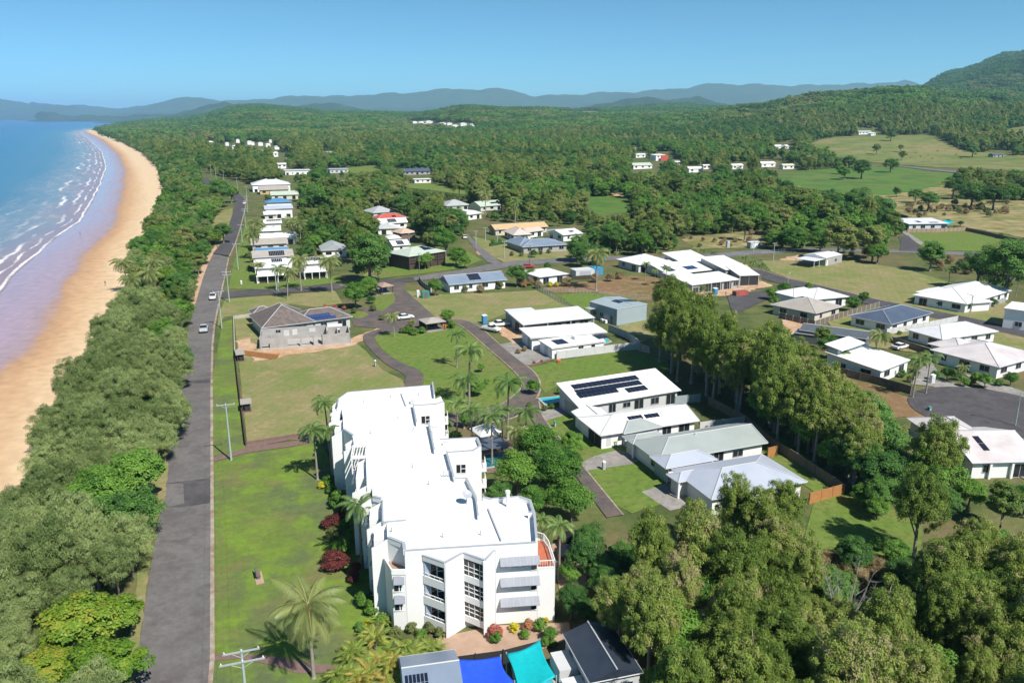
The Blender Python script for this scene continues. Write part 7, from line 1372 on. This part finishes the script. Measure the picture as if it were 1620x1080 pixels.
fence([(1435, 368), (1480, 367.5), (1528, 365)], 1.7, 'pkwood', 'pinkish timber fence on a pale kerb above the green side lawn', pm='dwall'); fence([(1528, 365), (1570, 374), (1640, 391), (1700, 405)], 1.5, 'wood', 'dark timber fence along the edge of the dry paddock'); fence([(1400, 338), (1436, 346)], 1.5, 'wood', 'dark fence behind the grey solar roof house')
fence([(663, 444), (668, 452), (682, 463)], 1.6, 'dwall', 'dark wall with white piers beside the blue-grey gable house', pm='trim', name='garden_wall', panelname='wall_panel'); fence([(865, 369), (884, 368)], 1.8, 'gwall', 'grey fence beside the white solar house in mid distance')
fence([(640, 384), (660, 382)], 1.8, 'wood', 'grey fence below the salmon roof'); fence([(1562, 488), (1590, 478)], 1.5, 'gwall', 'grey fence beside the two-storey flat-roofed house'); fence([(905, 443), (935, 441)], 1.3, 'dkwood', 'dark low fence before the pale sheds')
fence([(775, 390), (812, 384)], 1.2, 'darkb', 'clipped dark hedge by the corner driveway', 'hedge', .8, 99, name='hedge', panelname='foliage')
def wire_fence(px, label, h=1.3, n=14):
    P = [G(*p) for p in px]; r = empty('wire_fence', (*P[0], 0), 0, label, 'fence')
    for a, b in zip(P[:-1], P[1:]):
        for k in range(n+1): t = k/n; MB().tube([(a[0]+(b[0]-a[0])*t, a[1]+(b[1]-a[1])*t, 0), (a[0]+(b[0]-a[0])*t, a[1]+(b[1]-a[1])*t, h)], .04, 5).build('post', 'gtrim', r)
        mb = MB(); 
        for z in (.15, .45, .75, 1.0, h-.03): mb.tube([(*a, z), (*b, z)], .015, 4)
        mb.build('wires', 'gtrim', r)
wire_fence([(848, 457), (908, 490)], 'grey wire fence between mown paddock and brown field'); wire_fence([(862, 461), (940, 465), (1075, 478)], 'thin wire fence across the brown field edge'); wire_fence([(1146, 408), (1200, 404), (1262, 398)], 'wire mesh fence along the back street', 1.6)
# ------------------------------------------------------------------ small roofed structures
def pavilion(name, label, A, B, Cc, ze, zr, roof, post='dkwood', typ='hip', back=None, cat='pavilion', floor='pave'):
    wg = W_(A, B, Cc, ze, None, typ, oh=.3); wg.zr = zr; r = empty(name, (*wg.fr(wg.L/2, wg.W/2)[:2], 0), wg.ang, label, cat); mb = MB(); wg.roof(mb); mb.build('roof', roof, r)
    for u in (.35, wg.L-.35):
        for v in (.35, wg.W-.35): MB().box(wg.fr, u-.08, v-.08, 0, u+.08, v+.08, ze-.1).build('post', post, r)
    MB().box(wg.fr, .1, .1, 0, wg.L-.1, wg.W-.1, .17).build('floor', floor, r)
    if back: MB().box(wg.fr, .4, wg.W-.5, .17, wg.L-.4, wg.W-.38, ze-.15).build('back_wall', back, r)
    NOTREE.append([wg.fr(*p)[:2] for p in ((0, 0), (wg.L, 0), (wg.L, wg.W), (0, wg.W))]); return r, wg
pavilion('pavilion', 'white hip-roofed open gazebo beside the blue swimming pool', (760, 691), (796, 683.5), (784.4, 669), 2.6, 3.9, 'wroof2')
pavilion('pavilion', 'grey hip-roofed barbecue shelter between the two estate drives', (673.6, 512.2), (706, 508), (694, 500.6), 2.4, 3.2, 'beroof', back='dkwood')
pavilion('pavilion', 'brown-roofed entry pavilion at the estate gate', (603.8, 454.2), (623.6, 451.6), (618, 446.6), 2.4, 3.3, 'pkwood', back='broof'); pavilion('pavilion', 'small brown letterbox shelter attached left of the entry pavilion', (594, 457), (601, 456), (599, 451), 2.2, 2.6, 'pkwood', typ='gabley')
for A, B, lab in (((373, 561), (387.5, 559.5), 'small grey-roofed kiosk on the dark boundary wall, the farther one'), ((380, 639), (398, 637), 'small grey-roofed kiosk on the dark boundary wall, the nearer one')):
    rr, wg = pavilion('kiosk', lab, A, B, (B[0]-1, B[1]-8), 1.8, 1.85, 'beroof', typ='skillion', back='dkwood', cat='kiosk', floor='brick'); MB().box(wg.fr, wg.L*.35, .4, .17, wg.L-.3, wg.W-.5, 1.2).build('counter', 'dark', rr)
pool([(850, 631), (887, 627), (891, 635), (861, 642)], 'small turquoise swimming pool beside the long solar-roofed house', 'poolw')
pool([(764, 720), (800, 714), (808, 736), (768, 743)], 'dark blue swimming pool between gazebo and apartment tower', 'poold')
pool([(808, 1050), (862, 1046), (884, 1090), (815, 1100)], 'turquoise swimming pool beneath the teal shade sail', 'poolw')
pool([(942, 541), (960, 536), (968, 541), (950, 546)], 'small pool strip beside the flat-roofed white house', 'poolw')
sw = W_((760, 712), (806, 706), None, 2.4, None, 'flat', W=4.5, th=.06); rr = empty('shade_structure', (*sw.fr(sw.L/2, 2)[:2], 0), sw.ang, 'flat navy shade roof in front of the white gazebo', 'shade structure'); mb = MB(); sw.roof(mb); mb.build('roof', 'dbroof', rr)
for u in (.2, sw.L-.2):
    for v in (.2, 4.3): MB().tube([sw.fr(u, v, 0), sw.fr(u, v, 2.35)], .06, 6).build('post', 'gtrim', rr)
def sail(px, zs_, m, label, sag=.55):
    P = [Vector((*G(p[0], p[1], z), z)) for p, z in zip(px, zs_)]; c = sum(P, Vector())/4; r = empty('shade_sail', (c.x, c.y, 0), 0, label, 'shade sail'); n = 14; mb = MB(); idx = {}
    for i in range(n+1):
        for j in range(n+1):
            u, v = i/n, j/n; p = P[0]*(1-u)*(1-v)+P[1]*u*(1-v)+P[2]*u*v+P[3]*(1-u)*v; k = 4*(u*(1-u)); q = 4*(v*(1-v))
            p = p+(c-p)*(.14*(k*(1-q)**2+q*(1-k)**2)); p.z -= sag*k*q*.5; idx[i, j] = len(mb.v); mb.v.append(tuple(p))
    for i in range(n):
        for j in range(n): mb.f.append([idx[i, j], idx[i+1, j], idx[i+1, j+1], idx[i, j+1]])
    o = mb.build('canopy', m, r, True); sm_ = o.modifiers.new('solid', 'SOLIDIFY'); sm_.thickness = .02
    for p in P: MB().tube([(p.x, p.y, 0), (p.x, p.y, p.z+.15)], .06, 6).build('post', 'steelpole', r)
M['sailb'] = mat('blue_shade_cloth', (.015, .075, .62), .6, (.02, .09, .70), 2, bump=.1, bscale=30); M['sailt'] = mat('teal_shade_cloth', (.0, .36, .40), .6, (.0, .42, .46), 2, bump=.1, bscale=30); M['mesh'] = mat('black_mesh', (.03, .03, .035), .7)
sail([(711, 1041), (792, 1037), (814, 1078), (738, 1125)], [3.0, 3.0, 2.8, 2.8], 'sailb', 'bright blue shade sail at the lower picture edge')
sail([(801, 1033), (854, 1011), (880, 1070), (822, 1110)], [3.0, 3.3, 2.8, 2.8], 'sailt', 'teal shade sail over a pool, right of the blue one')
fence([(708, 1062), (796, 1050), (856, 1034)], 1.6, 'mesh', 'black mesh pool fence behind the two shade sails', th=.05, post=3, name='mesh_fence', panelname='mesh')
sail([(1494, 348), (1512, 351), (1500, 356), (1486, 353)], [3, 2.6, 2.6, 3], 'sailt', 'small teal shade sail beside the grey solar roof house', .3)
sh = W_((933, 1080), (1018, 1063), None, 2.8, None, 'gabley', W=7.4, oh=.25, zr=3.7); r = house('shed', 'black gable-roofed pale corrugated shed under the paperbarks at the lower edge', 'shed', [sh], 'blkroof', 'lgwall', [(0, 1, .35, 1.4, .7, 1.0, 'glass'), (0, 1, .75, .9, .05, 2.0, 'dwall'), (0, 0, .65, 1.8, .6, 1.3, 'glass')], keep=False)
MB().box(sh.fr, -1.6, 3.6, 0, .2, 6.4, 1.7).build('lean_to', 'lgwall', r); MB().box(sh.fr, -1.8, .8, 0, .2, 2.8, 1.5).build('lean_to', 'wroof2', r)
bl = W_((640, 1110), (735, 1096), None, 2.8, None, 'gablex', W=6.2, oh=.3, zr=3.9); r = house('house', 'blue-grey roof with black solar panels at the lower edge beside the blue sail', 'house', [bl], 'bgroof', 'white', [], keep=False); panels(r, bl, (630, 1072), (680, 1085), 6, 2, zg=3.5)
NOTREE.append([bl.fr(*p)[:2] for p in ((0, 0), (bl.L, 0), (bl.L, bl.W), (0, bl.W))])
# ------------------------------------------------------------------ vehicles
def paint(nm_, c): 
    if nm_ not in M: M[nm_] = mat(nm_, c, .3, spec=.6)
    return nm_
paint('carwhite', (.75, .75, .74)); paint('carsilver', (.42, .44, .46)); paint('carblack', (.02, .02, .024)); paint('carred', (.45, .03, .03)); M['tyre'] = mat('tyre_rubber', (.02, .02, .02), .8); M['rim'] = mat('rim_metal', (.4, .4, .42), .35, metal=.6); M['lamp'] = mat('lamp_lens', (.7, .7, .7), .1); M['tail'] = mat('tail_lens', (.4, .02, .02), .2)
def vehicle(name, label, px, py, hd, m, kind='sedan', L=4.6, Wd=1.8, group=None):
    x, y, z = PT3(px, py); f = Frame((x, y, z+_zr), hd); r = empty(name, (x, y, z+_zr), hd, label, {'ute': 'ute', 'van': 'van'}.get(kind, 'car'), group); w2 = Wd/2; h = L/2
    prof = {'sedan': [(-h, .35), (h, .35), (h, .72), (h-.25, .82), (h-1.25, .95), (-h+.9, .98), (-h+.05, .92)], 'suv': [(-h, .4), (h, .4), (h, .85), (h-.2, .98), (h-1.1, 1.08), (-h+.1, 1.1)], 'ute': [(-h, .45), (h, .45), (h, .9), (h-.2, 1.02), (h-1.2, 1.12), (-h+.02, 1.05)]}[kind if kind in ('sedan', 'suv', 'ute') else 'suv']
    def ext(mb, P, wa, wb=None, zs=None):
        n = len(P); o = len(mb.v)
        for sg in (-1, 1):
            for (a, b) in P: mb.v.append(f(a, sg*(wa if b < 1.0 or wb is None else wb), b))
        mb.f.append([o+i for i in range(n)]); mb.f.append([o+2*n-1-i for i in range(n)])
        for i in range(n): j = (i+1) % n; mb.f.append([o+j, o+i, o+n+i, o+n+j])
    mb = MB(); ext(mb, prof, w2); b_ = mb.build('body', m, r); bv = b_.modifiers.new('bevel', 'BEVEL'); bv.width = .07; bv.segments = 2; bv.limit_method = 'ANGLE'
    if kind == 'sedan': gl = [(h-1.35, .94), (h-2.0, 1.36), (-h+1.2, 1.38), (-h+.45, .97)]
    elif kind == 'ute': gl = [(h-1.3, 1.08), (h-1.9, 1.62), (-h+2.1, 1.64), (-h+1.8, 1.08)]
    else: gl = [(h-1.15, 1.04), (h-1.8, 1.6), (-h+.5, 1.62), (-h+.12, 1.06)]
    mb = MB(); ext(mb, gl, w2-.06, w2-.2); mb.build('window_glass', 'glass', r)
    mb = MB(); tz = gl[1][1]; mb.box(f, gl[2][0]+.05, -w2+.2, tz-.01, gl[1][0]-.05, w2-.2, tz+.05); mb.build('roof', m, r)
    if kind == 'ute': MB().box(f, -h+.1, -w2+.12, 1.04, -h+1.75, w2-.12, 1.10).build('tray', 'dark' if m != 'carwhite' else 'gtrim', r)
    for sx in (-h+.85, h-.85):
        for sg in (-1, 1):
            q = MB().tube([f(sx, sg*(w2-.12), .33), f(sx, sg*(w2+.04), .33)], .33, 14).build('wheel', 'tyre', r); MB().tube([f(sx, sg*(w2+.0), .33), f(sx, sg*(w2+.055), .33)], .19, 10).build('rim', 'rim', q)
    for sg in (-1, 1):
        MB().box(f, h-.06, sg*(w2-.3)-.16, .62, h+.02, sg*(w2-.3)+.16, .78).build('headlight', 'lamp', r); MB().box(f, -h-.02, sg*(w2-.2)-.12, .66, -h+.06, sg*(w2-.2)+.12, .84).build('tail_light', 'tail', r)
    return r
_zr = .125; RD = math.atan2(.95, -.31)
vehicle('pickup_truck', 'silver dual-cab ute driving toward the viewer on the sea road', 323, 524, RD+math.pi, 'carsilver', 'ute', 5.3, 1.9)
vehicle('parked_car', 'white ute on the sea road near the junction pole', 337, 473, RD, 'carwhite', 'ute', 5.0, 1.85); vehicle('car', 'white van-like car far up the sea road at the bend', 387, 323, RD-.05, 'carwhite', 'suv', 4.8, 1.9)
vehicle('parked_car', 'white sedan half hidden by bushes in the estate court', 641, 505, math.radians(25), 'carwhite', 'sedan'); vehicle('pickup_truck', 'white dual-cab ute parked at the front of the unfinished grey house, facing left', 790, 517, math.radians(200), 'carwhite', 'ute', 5.3, 1.9)
vehicle('pickup_truck', 'white tray-back ute parked nearest the loop drive', 777, 524, math.radians(-35), 'carwhite', 'ute', 5.0, 1.85); vehicle('parked_car', 'red car behind the white-roofed house in mid distance', 836, 424, math.radians(10), 'carred'); vehicle('parked_car', 'white car on the side street beside the tall trees', 735, 377, math.radians(100), 'carwhite')
vehicle('parked_car', 'black car in the shaded car park, the upper one', 912, 862, math.radians(15), 'carblack', 'suv'); vehicle('parked_car', 'black car in the shaded car park, the lower one', 908, 880, math.radians(15), 'carblack', 'sedan'); vehicle('parked_car', 'pale car beside the clerestory house', 1424, 552, math.radians(30), 'carwhite')
vehicle('van', 'yellow excavator-coloured van behind the unfinished white-roofed house', 1173, 424, math.radians(20), paint('caryellow', (.6, .42, .04)), 'suv', 4.2, 1.9)
# ------------------------------------------------------------------ poles, lamps, wires
def pole(x, y, H, arms, label, rot, group='power poles along the sea road', mm='steelpole', detail=True):
    z = T1(x, y); r = empty('power_pole', (x, y, z), rot, label, 'power pole', group); f = Frame((x, y, z), rot); MB().tube([f(0, 0, -.3), f(0, 0, H*.5), f(0, 0, H)], [.17, .14, .11], 9).build('pole', mm, r); tips = []
    for (za, ln) in arms:
        a = MB().box(f, -ln/2, -.17, za-.06, ln/2, -.06, za+.06).build('crossarm', 'gtrim', r)
        for t in (-.46, 0, .46):
            MB().tube([f(t*ln, -.11, za+.05), f(t*ln, -.11, za+.14), f(t*ln, -.11, za+.26)], [.05, .07, .03], 6).build('insulator', 'trim', a)
            if za == arms[0][0]: tips.append(f(t*ln, -.11, za+.25))
        if detail: MB().tube([f(-ln*.3, -.1, za-.02), f(0, -.1, za-.6), f(ln*.3, -.1, za-.02)], .025, 4, False).build('brace', 'gtrim', r)
    return r, tips
rp_ = RD-math.pi/2; PL = []
for (px, py, H, arms, lab) in [(None, None, 9.7, [(9.6, 2.9), (8.6, 3.6)], 'near power pole with two crossarms at the lower picture edge'), (366, 728, 9.4, [(9.3, 2.7)], 'pale green power pole on the verge beside the brick path'), (351, 519, 9.6, [(9.5, 2.6)], 'power pole by the road behind the silver ute'), (363, 478, 9.0, [(8.9, 2.4), (8.1, 2.2)], 'power pole at the corner of the cross road'), (377, 427, 9.2, [(9.1, 2.4)], None), (384, 391, 9.2, [(9.1, 2.4)], None), (389, 361, 9.2, [(9.1, 2.4), (8.2, 2.2)], None), (392, 336, 9.2, [(9.1, 2.4)], None), (391, 318, 9.2, [(9.1, 2.4)], None), (376, 302, 9.2, [(9.1, 2.4)], None)]:
    x, y = G(381.5, 1029, 9.6) if px is None else G(px, py); PL.append(pole(x, y, H, arms, lab or 'thin pale power pole in the receding row beside the sea road', rp_)[1])
x, y = G(381.5, 1029, 9.6); f = Frame((x, y, 0), rp_)
M['cable'] = mat('cable', (.10, .12, .11), .6)
def wire(a, b, sag, label, group, rad=.012, parent=None):
    a, b = Vector(a), Vector(b); P = [a.lerp(b, t/12)-Vector((0, 0, sag*4*(t/12)*(1-t/12))) for t in range(13)]; o = MB().tube(P, rad*.55, 4, False).build('power_line', 'cable'); tag(o, label, 'power line', group)
for i in range(len(PL)-1):
    for k in range(3): wire(PL[i][k], PL[i+1][k], .5, ['power line strung between the roadside poles'][0], 'power lines along the sea road', .014 if i < 3 else .02)
for k in range(3): p = Vector(PL[0][k]); wire(p, p+(p-Vector(PL[1][k])).normalized()*30-Vector((0, 0, 1)), .5, 'power line running on from the near pole past the viewer', 'power lines past the near pole', .012)
for (px, py, H, lab) in [(438, 466, 8.5, 'pale pole beside the cross road below the two-storey house'), (664, 446, 9.5, 'dark pole beside the dark wall with white piers'), (838, 424, 8.5, 'wooden pole beside the red car'), (798, 409, 6.5, 'lamp pole at the corner of the mid-distance lawn'), (753, 388, 6, 'short pole at the side street'), (768, 382, 6, 'pole between the corner lawn and driveway'), (787, 386, 6.5, 'white pole by the clipped hedge'), (648, 405, 9, 'mast rising through the raised timber house'), (677, 338, 9, 'pale pole by the bare track'), (727, 352, 9, 'pole among trees above the side street'), (1223, 414, 7, 'light pole at the unfinished house street corner'), (1192, 398, 5, 'small pole by the back street'), (334, 277, 9, 'far pole left of the bend'), (342, 283, 9, 'far pole at the bend'), (354, 285, 8, 'far pole right of the bend')]:
    x, y = G(px, py); pole(x, y, H, [(H-.15, 1.8)], lab, .3, 'poles about the side streets', 'polewood' if 'dark' in lab or 'wooden' in lab else 'steelpole', False)
def lamp(px, py, H, label, rot):
    x, y = G(px, py); r = empty('street_lamp', (x, y, 0), rot, label, 'street lamp'); f = Frame((x, y, 0), rot); MB().tube([f(0, 0, -.2), f(0, 0, H*.5), f(0, 0, H), f(.5, 0, H+.3), f(1.3, 0, H+.35)], [.1, .08, .06, .05, .04], 8).build('pole', 'steelpole', r); MB().box(f, 1.2, -.12, H+.28, 1.75, .12, H+.42).build('lamp_head', 'lgwall', r)
lamp(1606, 674, 6.3, 'tall galvanised street lamp beside the cul-de-sac', 2.6); lamp(1533, 503, 6, 'street lamp on the verge before the wide white house', 2.0); lamp(1357, 340, 6, 'street lamp in front of the scrub by the dry paddock', 2.4); lamp(1245, 465, 6, 'street lamp beside the white low roof', 1.0); lamp(1172, 640, 10, 'street lamp rising among the paperbarks behind the estate', 2.8); lamp(780, 700, 3, 'short garden lamp by the gazebo', 1.0)
# ------------------------------------------------------------------ small things
def boxthing(name, label, cat, px, py, L, Wd, H, m, ang=22, lid=None, door=None, group=None):
    x, y, z = PT3(px, py); a = math.radians(ang); f = Frame((x, y, z+.03), a); r = empty(name, (x, y, z+.03), a, label, cat, group); o = MB().box(f, -L/2, -Wd/2, 0, L/2, Wd/2, H).build('body', m, r); bv = o.modifiers.new('bevel', 'BEVEL'); bv.width = min(.05, H*.08); bv.segments = 2
    if lid: MB().quadbox([f(-L/2-.05, -Wd/2-.05, H+.002), f(L/2+.05, -Wd/2-.05, H+.002), f(L/2+.05, Wd/2+.05, H+.002), f(-L/2-.05, Wd/2+.05, H+.002)], [f(-L/2-.05, -Wd/2-.05, H+.07), f(L/2+.05, -Wd/2-.05, H+.07), f(L/2-.1, Wd/2-.1, H+.2), f(-L/2+.1, Wd/2-.1, H+.2)]).build('lid', lid, r)
    if door: MB().box(f, -L*.3, -Wd/2-.03, .08, L*.3, -Wd/2+.01, H*.86).build('door', door, r)
    return r
M['toil'] = mat('blue_plastic', (.03, .28, .50), .5); M['gbox'] = mat('green_cabinet', (.06, .22, .18), .5); M['skip'] = mat('rusty_skip', (.30, .10, .09), .7, (.22, .08, .07), 2); M['ylid'] = mat('yellow_lid', (.65, .50, .02), .5); M['orange'] = mat('orange_plastic', (.7, .16, .03), .5)
boxthing('portable_toilet', 'blue portable toilet beside the white utes', 'portable toilet', 766.5, 512, 1.2, 1.2, 2.2, 'toil', lid='trim', door='broof'); boxthing('portable_toilet', 'blue portable toilet in front of the unfinished white-roofed house', 'portable toilet', 1131, 466, 1.2, 1.2, 1.9, 'toil', lid='trim', door='broof')
boxthing('utility_cabinet', 'green transformer cabinet on the lawn by the estate court', 'utility cabinet', 673, 471, 2.2, 1.6, 1.9, 'gbox', lid='gbox', door='dwall'); boxthing('utility_cabinet', 'slim white utility cabinet left of the green one', 'utility cabinet', 661.5, 470, .8, .6, 1.9, 'trim', lid='trim', door='lgwall')
boxthing('site_container', 'pale blue-grey site container beside the back street', 'container', 1192, 392, 5.0, 2.4, 2.4, 'bgsteel', lid='wroof2', door='trim'); boxthing('water_tank', 'upright white tank beside the back street', 'tank', 1151, 392, 1.2, 1.2, 2.8, 'lgwall', lid='gtrim', door='gtrim')
boxthing('garden_shed', 'pale flat-gabled shed beyond the white-roofed house', 'shed', 921, 437, 7.0, 4.5, 2.4, 'lgwall', lid='lgwall', door='gtrim'); boxthing('garden_shed', 'bright blue shed at the end of the pale shed', 'shed', 943, 434, 3.2, 4, 2.4, 'toil', lid='toil', door='broof')
boxthing('skip_bin', 'rusty red skip on the bare building plot', 'skip', 1171, 467, 4.5, 2.0, 1.4, 'skip', door='rroof'); boxthing('wheelie_bin', 'green wheelie bin with a yellow lid beside the hip-roofed house', 'bin', 972, 706, .6, .7, 1.0, 'gbox', lid='ylid', door='gtrim'); boxthing('letterbox', 'small pale pillar box on the lawn by the third drive', 'letterbox', 955, 743, .45, .45, 1.3, 'lgwall', lid='trim', door='gtrim'); boxthing('letterbox', 'small white pillar box on the lawn before the second house', 'letterbox', 917, 680, .4, .4, 1.1, 'trim', lid='trim', door='gtrim'); boxthing('letterbox', 'small green post on the lawn by the first drive', 'letterbox', 878, 675, .4, .4, .9, 'gbox', lid='gbox', door='gtrim')
boxthing('site_container', 'white utility box by the cul-de-sac driveways', 'utility cabinet', 1474, 606, .9, .7, 1.7, 'trim', lid='trim', door='lgwall'); boxthing('marker_post', 'white marker box on the verge beside the first sea road house', 'marker', 382, 450, .5, .5, 1.1, 'trim', lid='trim', door='lgwall')
boxthing('traffic_barrier', 'orange barrier beside the barbecue shelter', 'barrier', 703, 519, .8, .4, .8, 'orange', lid='orange', door='skip'); boxthing('planter', 'red planter on the lawn by the white panel fence', 'planter', 884, 574, .7, .5, .6, 'orange', lid='orange', door='skip'); boxthing('utility_cabinet', 'small green box at the rim of the cul-de-sac', 'utility cabinet', 1470, 650, .6, .5, .7, 'gbox', lid='gbox', door='gtrim')
boxthing('bollard', 'dark tap post with a white cap on the dry lawn', 'post', 594, 580, .35, .35, 1.3, 'dwall', lid='trim', door='gtrim')
# bench on a slab
x, y = G(410, 916); f = Frame((x, y, 0), RD-math.pi/2+.1); r = empty('bench', (x, y, 0), f.a, 'dark bench on a concrete slab on the front lawn', 'bench'); MB().box(f, -.45, -1.1, .0, .45, 1.5, .1).build('slab', 'terra', r); MB().box(f, -.25, -.2, .48, .2, 1.4, .55).build('seat', 'wood', r); MB().box(f, -.32, -.2, .55, -.25, 1.4, 1.0).build('backrest', 'dwall', r)
for yy in (-.1, 1.2): MB().box(f, -.25, yy, .1, .15, yy+.1, .48).build('leg', 'dwall', r)
# people
def person(x, y, z, label, shirt, hd=0, name='person'):
    V = [(0, 0, .95), (0, 0, 1.2), (0, 0, 1.42), (0, 0, 1.52), (0, 0, 1.64), (.1, 0, .9), (.12, .05, .5), (.12, 0, .06), (.12, .12, .03), (-.1, 0, .9), (-.14, -.1, .5), (-.13, -.2, .08), (-.13, -.08, .03), (.19, 0, 1.38), (.26, -.05, 1.1), (.25, .08, .85), (-.19, 0, 1.38), (-.26, .06, 1.1), (-.25, .16, .88)]
    E_ = [(0, 1), (1, 2), (2, 3), (3, 4), (0, 5), (5, 6), (6, 7), (7, 8), (0, 9), (9, 10), (10, 11), (11, 12), (2, 13), (13, 14), (14, 15), (2, 16), (16, 17), (17, 18)]
    R2 = [.13, .12, .13, .055, .11, .09, .065, .045, .04, .09, .065, .045, .04, .06, .045, .035, .06, .045, .035]
    me = bpy.data.meshes.new(name); me.from_pydata(V, E_, []); o = link(name, me); sk = o.modifiers.new('skin', 'SKIN')
    me.skin_vertices[0].data[0].use_root = True
    for i, q in enumerate(R2): me.skin_vertices[0].data[i].radius = (q, q*.8)
    o.modifiers.new('sub', 'SUBSURF').levels = 1; me.materials.append(M[shirt]); o.location = (x, y, z); o.rotation_euler = (0, 0, hd); tag(o, label, 'person'); return o
x, y = G(167, 452); person(x, y, .0, 'lone person in dark clothes walking on the dry sand', 'dwall', .4); x, y = G(1148, 469); person(x, y, .05, 'worker in dark clothes standing on the bare building plot', 'dwall', 1.0); x, y = G(127, 372, -.5); person(x, y, -.55, 'person in dark clothes at the water line', 'dwall', 2.0)
# cattle on the pasture
M['hide'] = mat('dark_cow_hide', (.04, .03, .028), .8)
V = [(-.8, 0, 1.15), (-.2, 0, 1.1), (.5, 0, 1.12), (.95, 0, 1.2), (1.35, 0, .8), (1.55, 0, .55), (-.85, 0, .9), (-.75, .22, .75), (-.82, .22, .4), (-.78, .22, .0), (-.75, -.22, .75), (-.82, -.22, .4), (-.78, -.22, .0), (.55, .2, .7), (.55, .2, .35), (.57, .2, 0), (.55, -.2, .7), (.55, -.2, .35), (.57, -.2, 0), (-.98, 0, .6)]
E_ = [(0, 1), (1, 2), (2, 3), (3, 4), (4, 5), (0, 6), (0, 7), (7, 8), (8, 9), (0, 10), (10, 11), (11, 12), (2, 13), (13, 14), (14, 15), (2, 16), (16, 17), (17, 18), (6, 19)]
R2 = [.3, .38, .36, .22, .16, .1, .04, .14, .08, .06, .14, .08, .06, .12, .07, .06, .12, .07, .06, .03]
cm = bpy.data.meshes.new('cow'); cm.from_pydata(V, E_, []); cm.materials.append(M['hide']); first = None
for i, (px, py) in enumerate([(1456, 249), (1468, 247), (1449, 243), (1440, 251), (1512, 246), (1475, 252), (1483, 240), (1520, 252), (1430, 244)]):
    x, y, z = PT3(px, py)
    if first is None:
        o = link('cow', cm); o.modifiers.new('skin', 'SKIN'); cm.skin_vertices[0].data[0].use_root = True
        for k, q in enumerate(R2): cm.skin_vertices[0].data[k].radius = (q, q)
        o.modifiers.new('sub', 'SUBSURF').levels = 1; first = o
    else: o = first.copy(); C.objects.link(o)
    o.location = (x, y, z+.3); o.rotation_euler = (0, 0, i*1.3); tag(o, 'dark cow grazing on the hillside pasture', 'cow', 'cattle on the pasture')
hz = MB(); hz.quadbox([(-46000, -4000, -7), (46000, -4000, -7), (46000, 46000, -7), (-46000, 46000, -7)], [(-46000, -4000, 760), (46000, -4000, 760), (46000, 46000, 760), (-46000, 46000, 760)])
hm = bpy.data.materials.new('haze_air'); hm.use_nodes = True; n = hm.node_tree.nodes; n.remove(n['Principled BSDF'])
pv = n.new('ShaderNodeVolumePrincipled'); pv.inputs['Color'].default_value = (.42, .74, 1.0, 1); pv.inputs['Density'].default_value = 6.2e-5; pv.inputs['Anisotropy'].default_value = 0
hm.node_tree.links.new(pv.outputs[0], n['Material Output'].inputs['Volume']); tag(hz.build('haze', hm), kind='stuff')
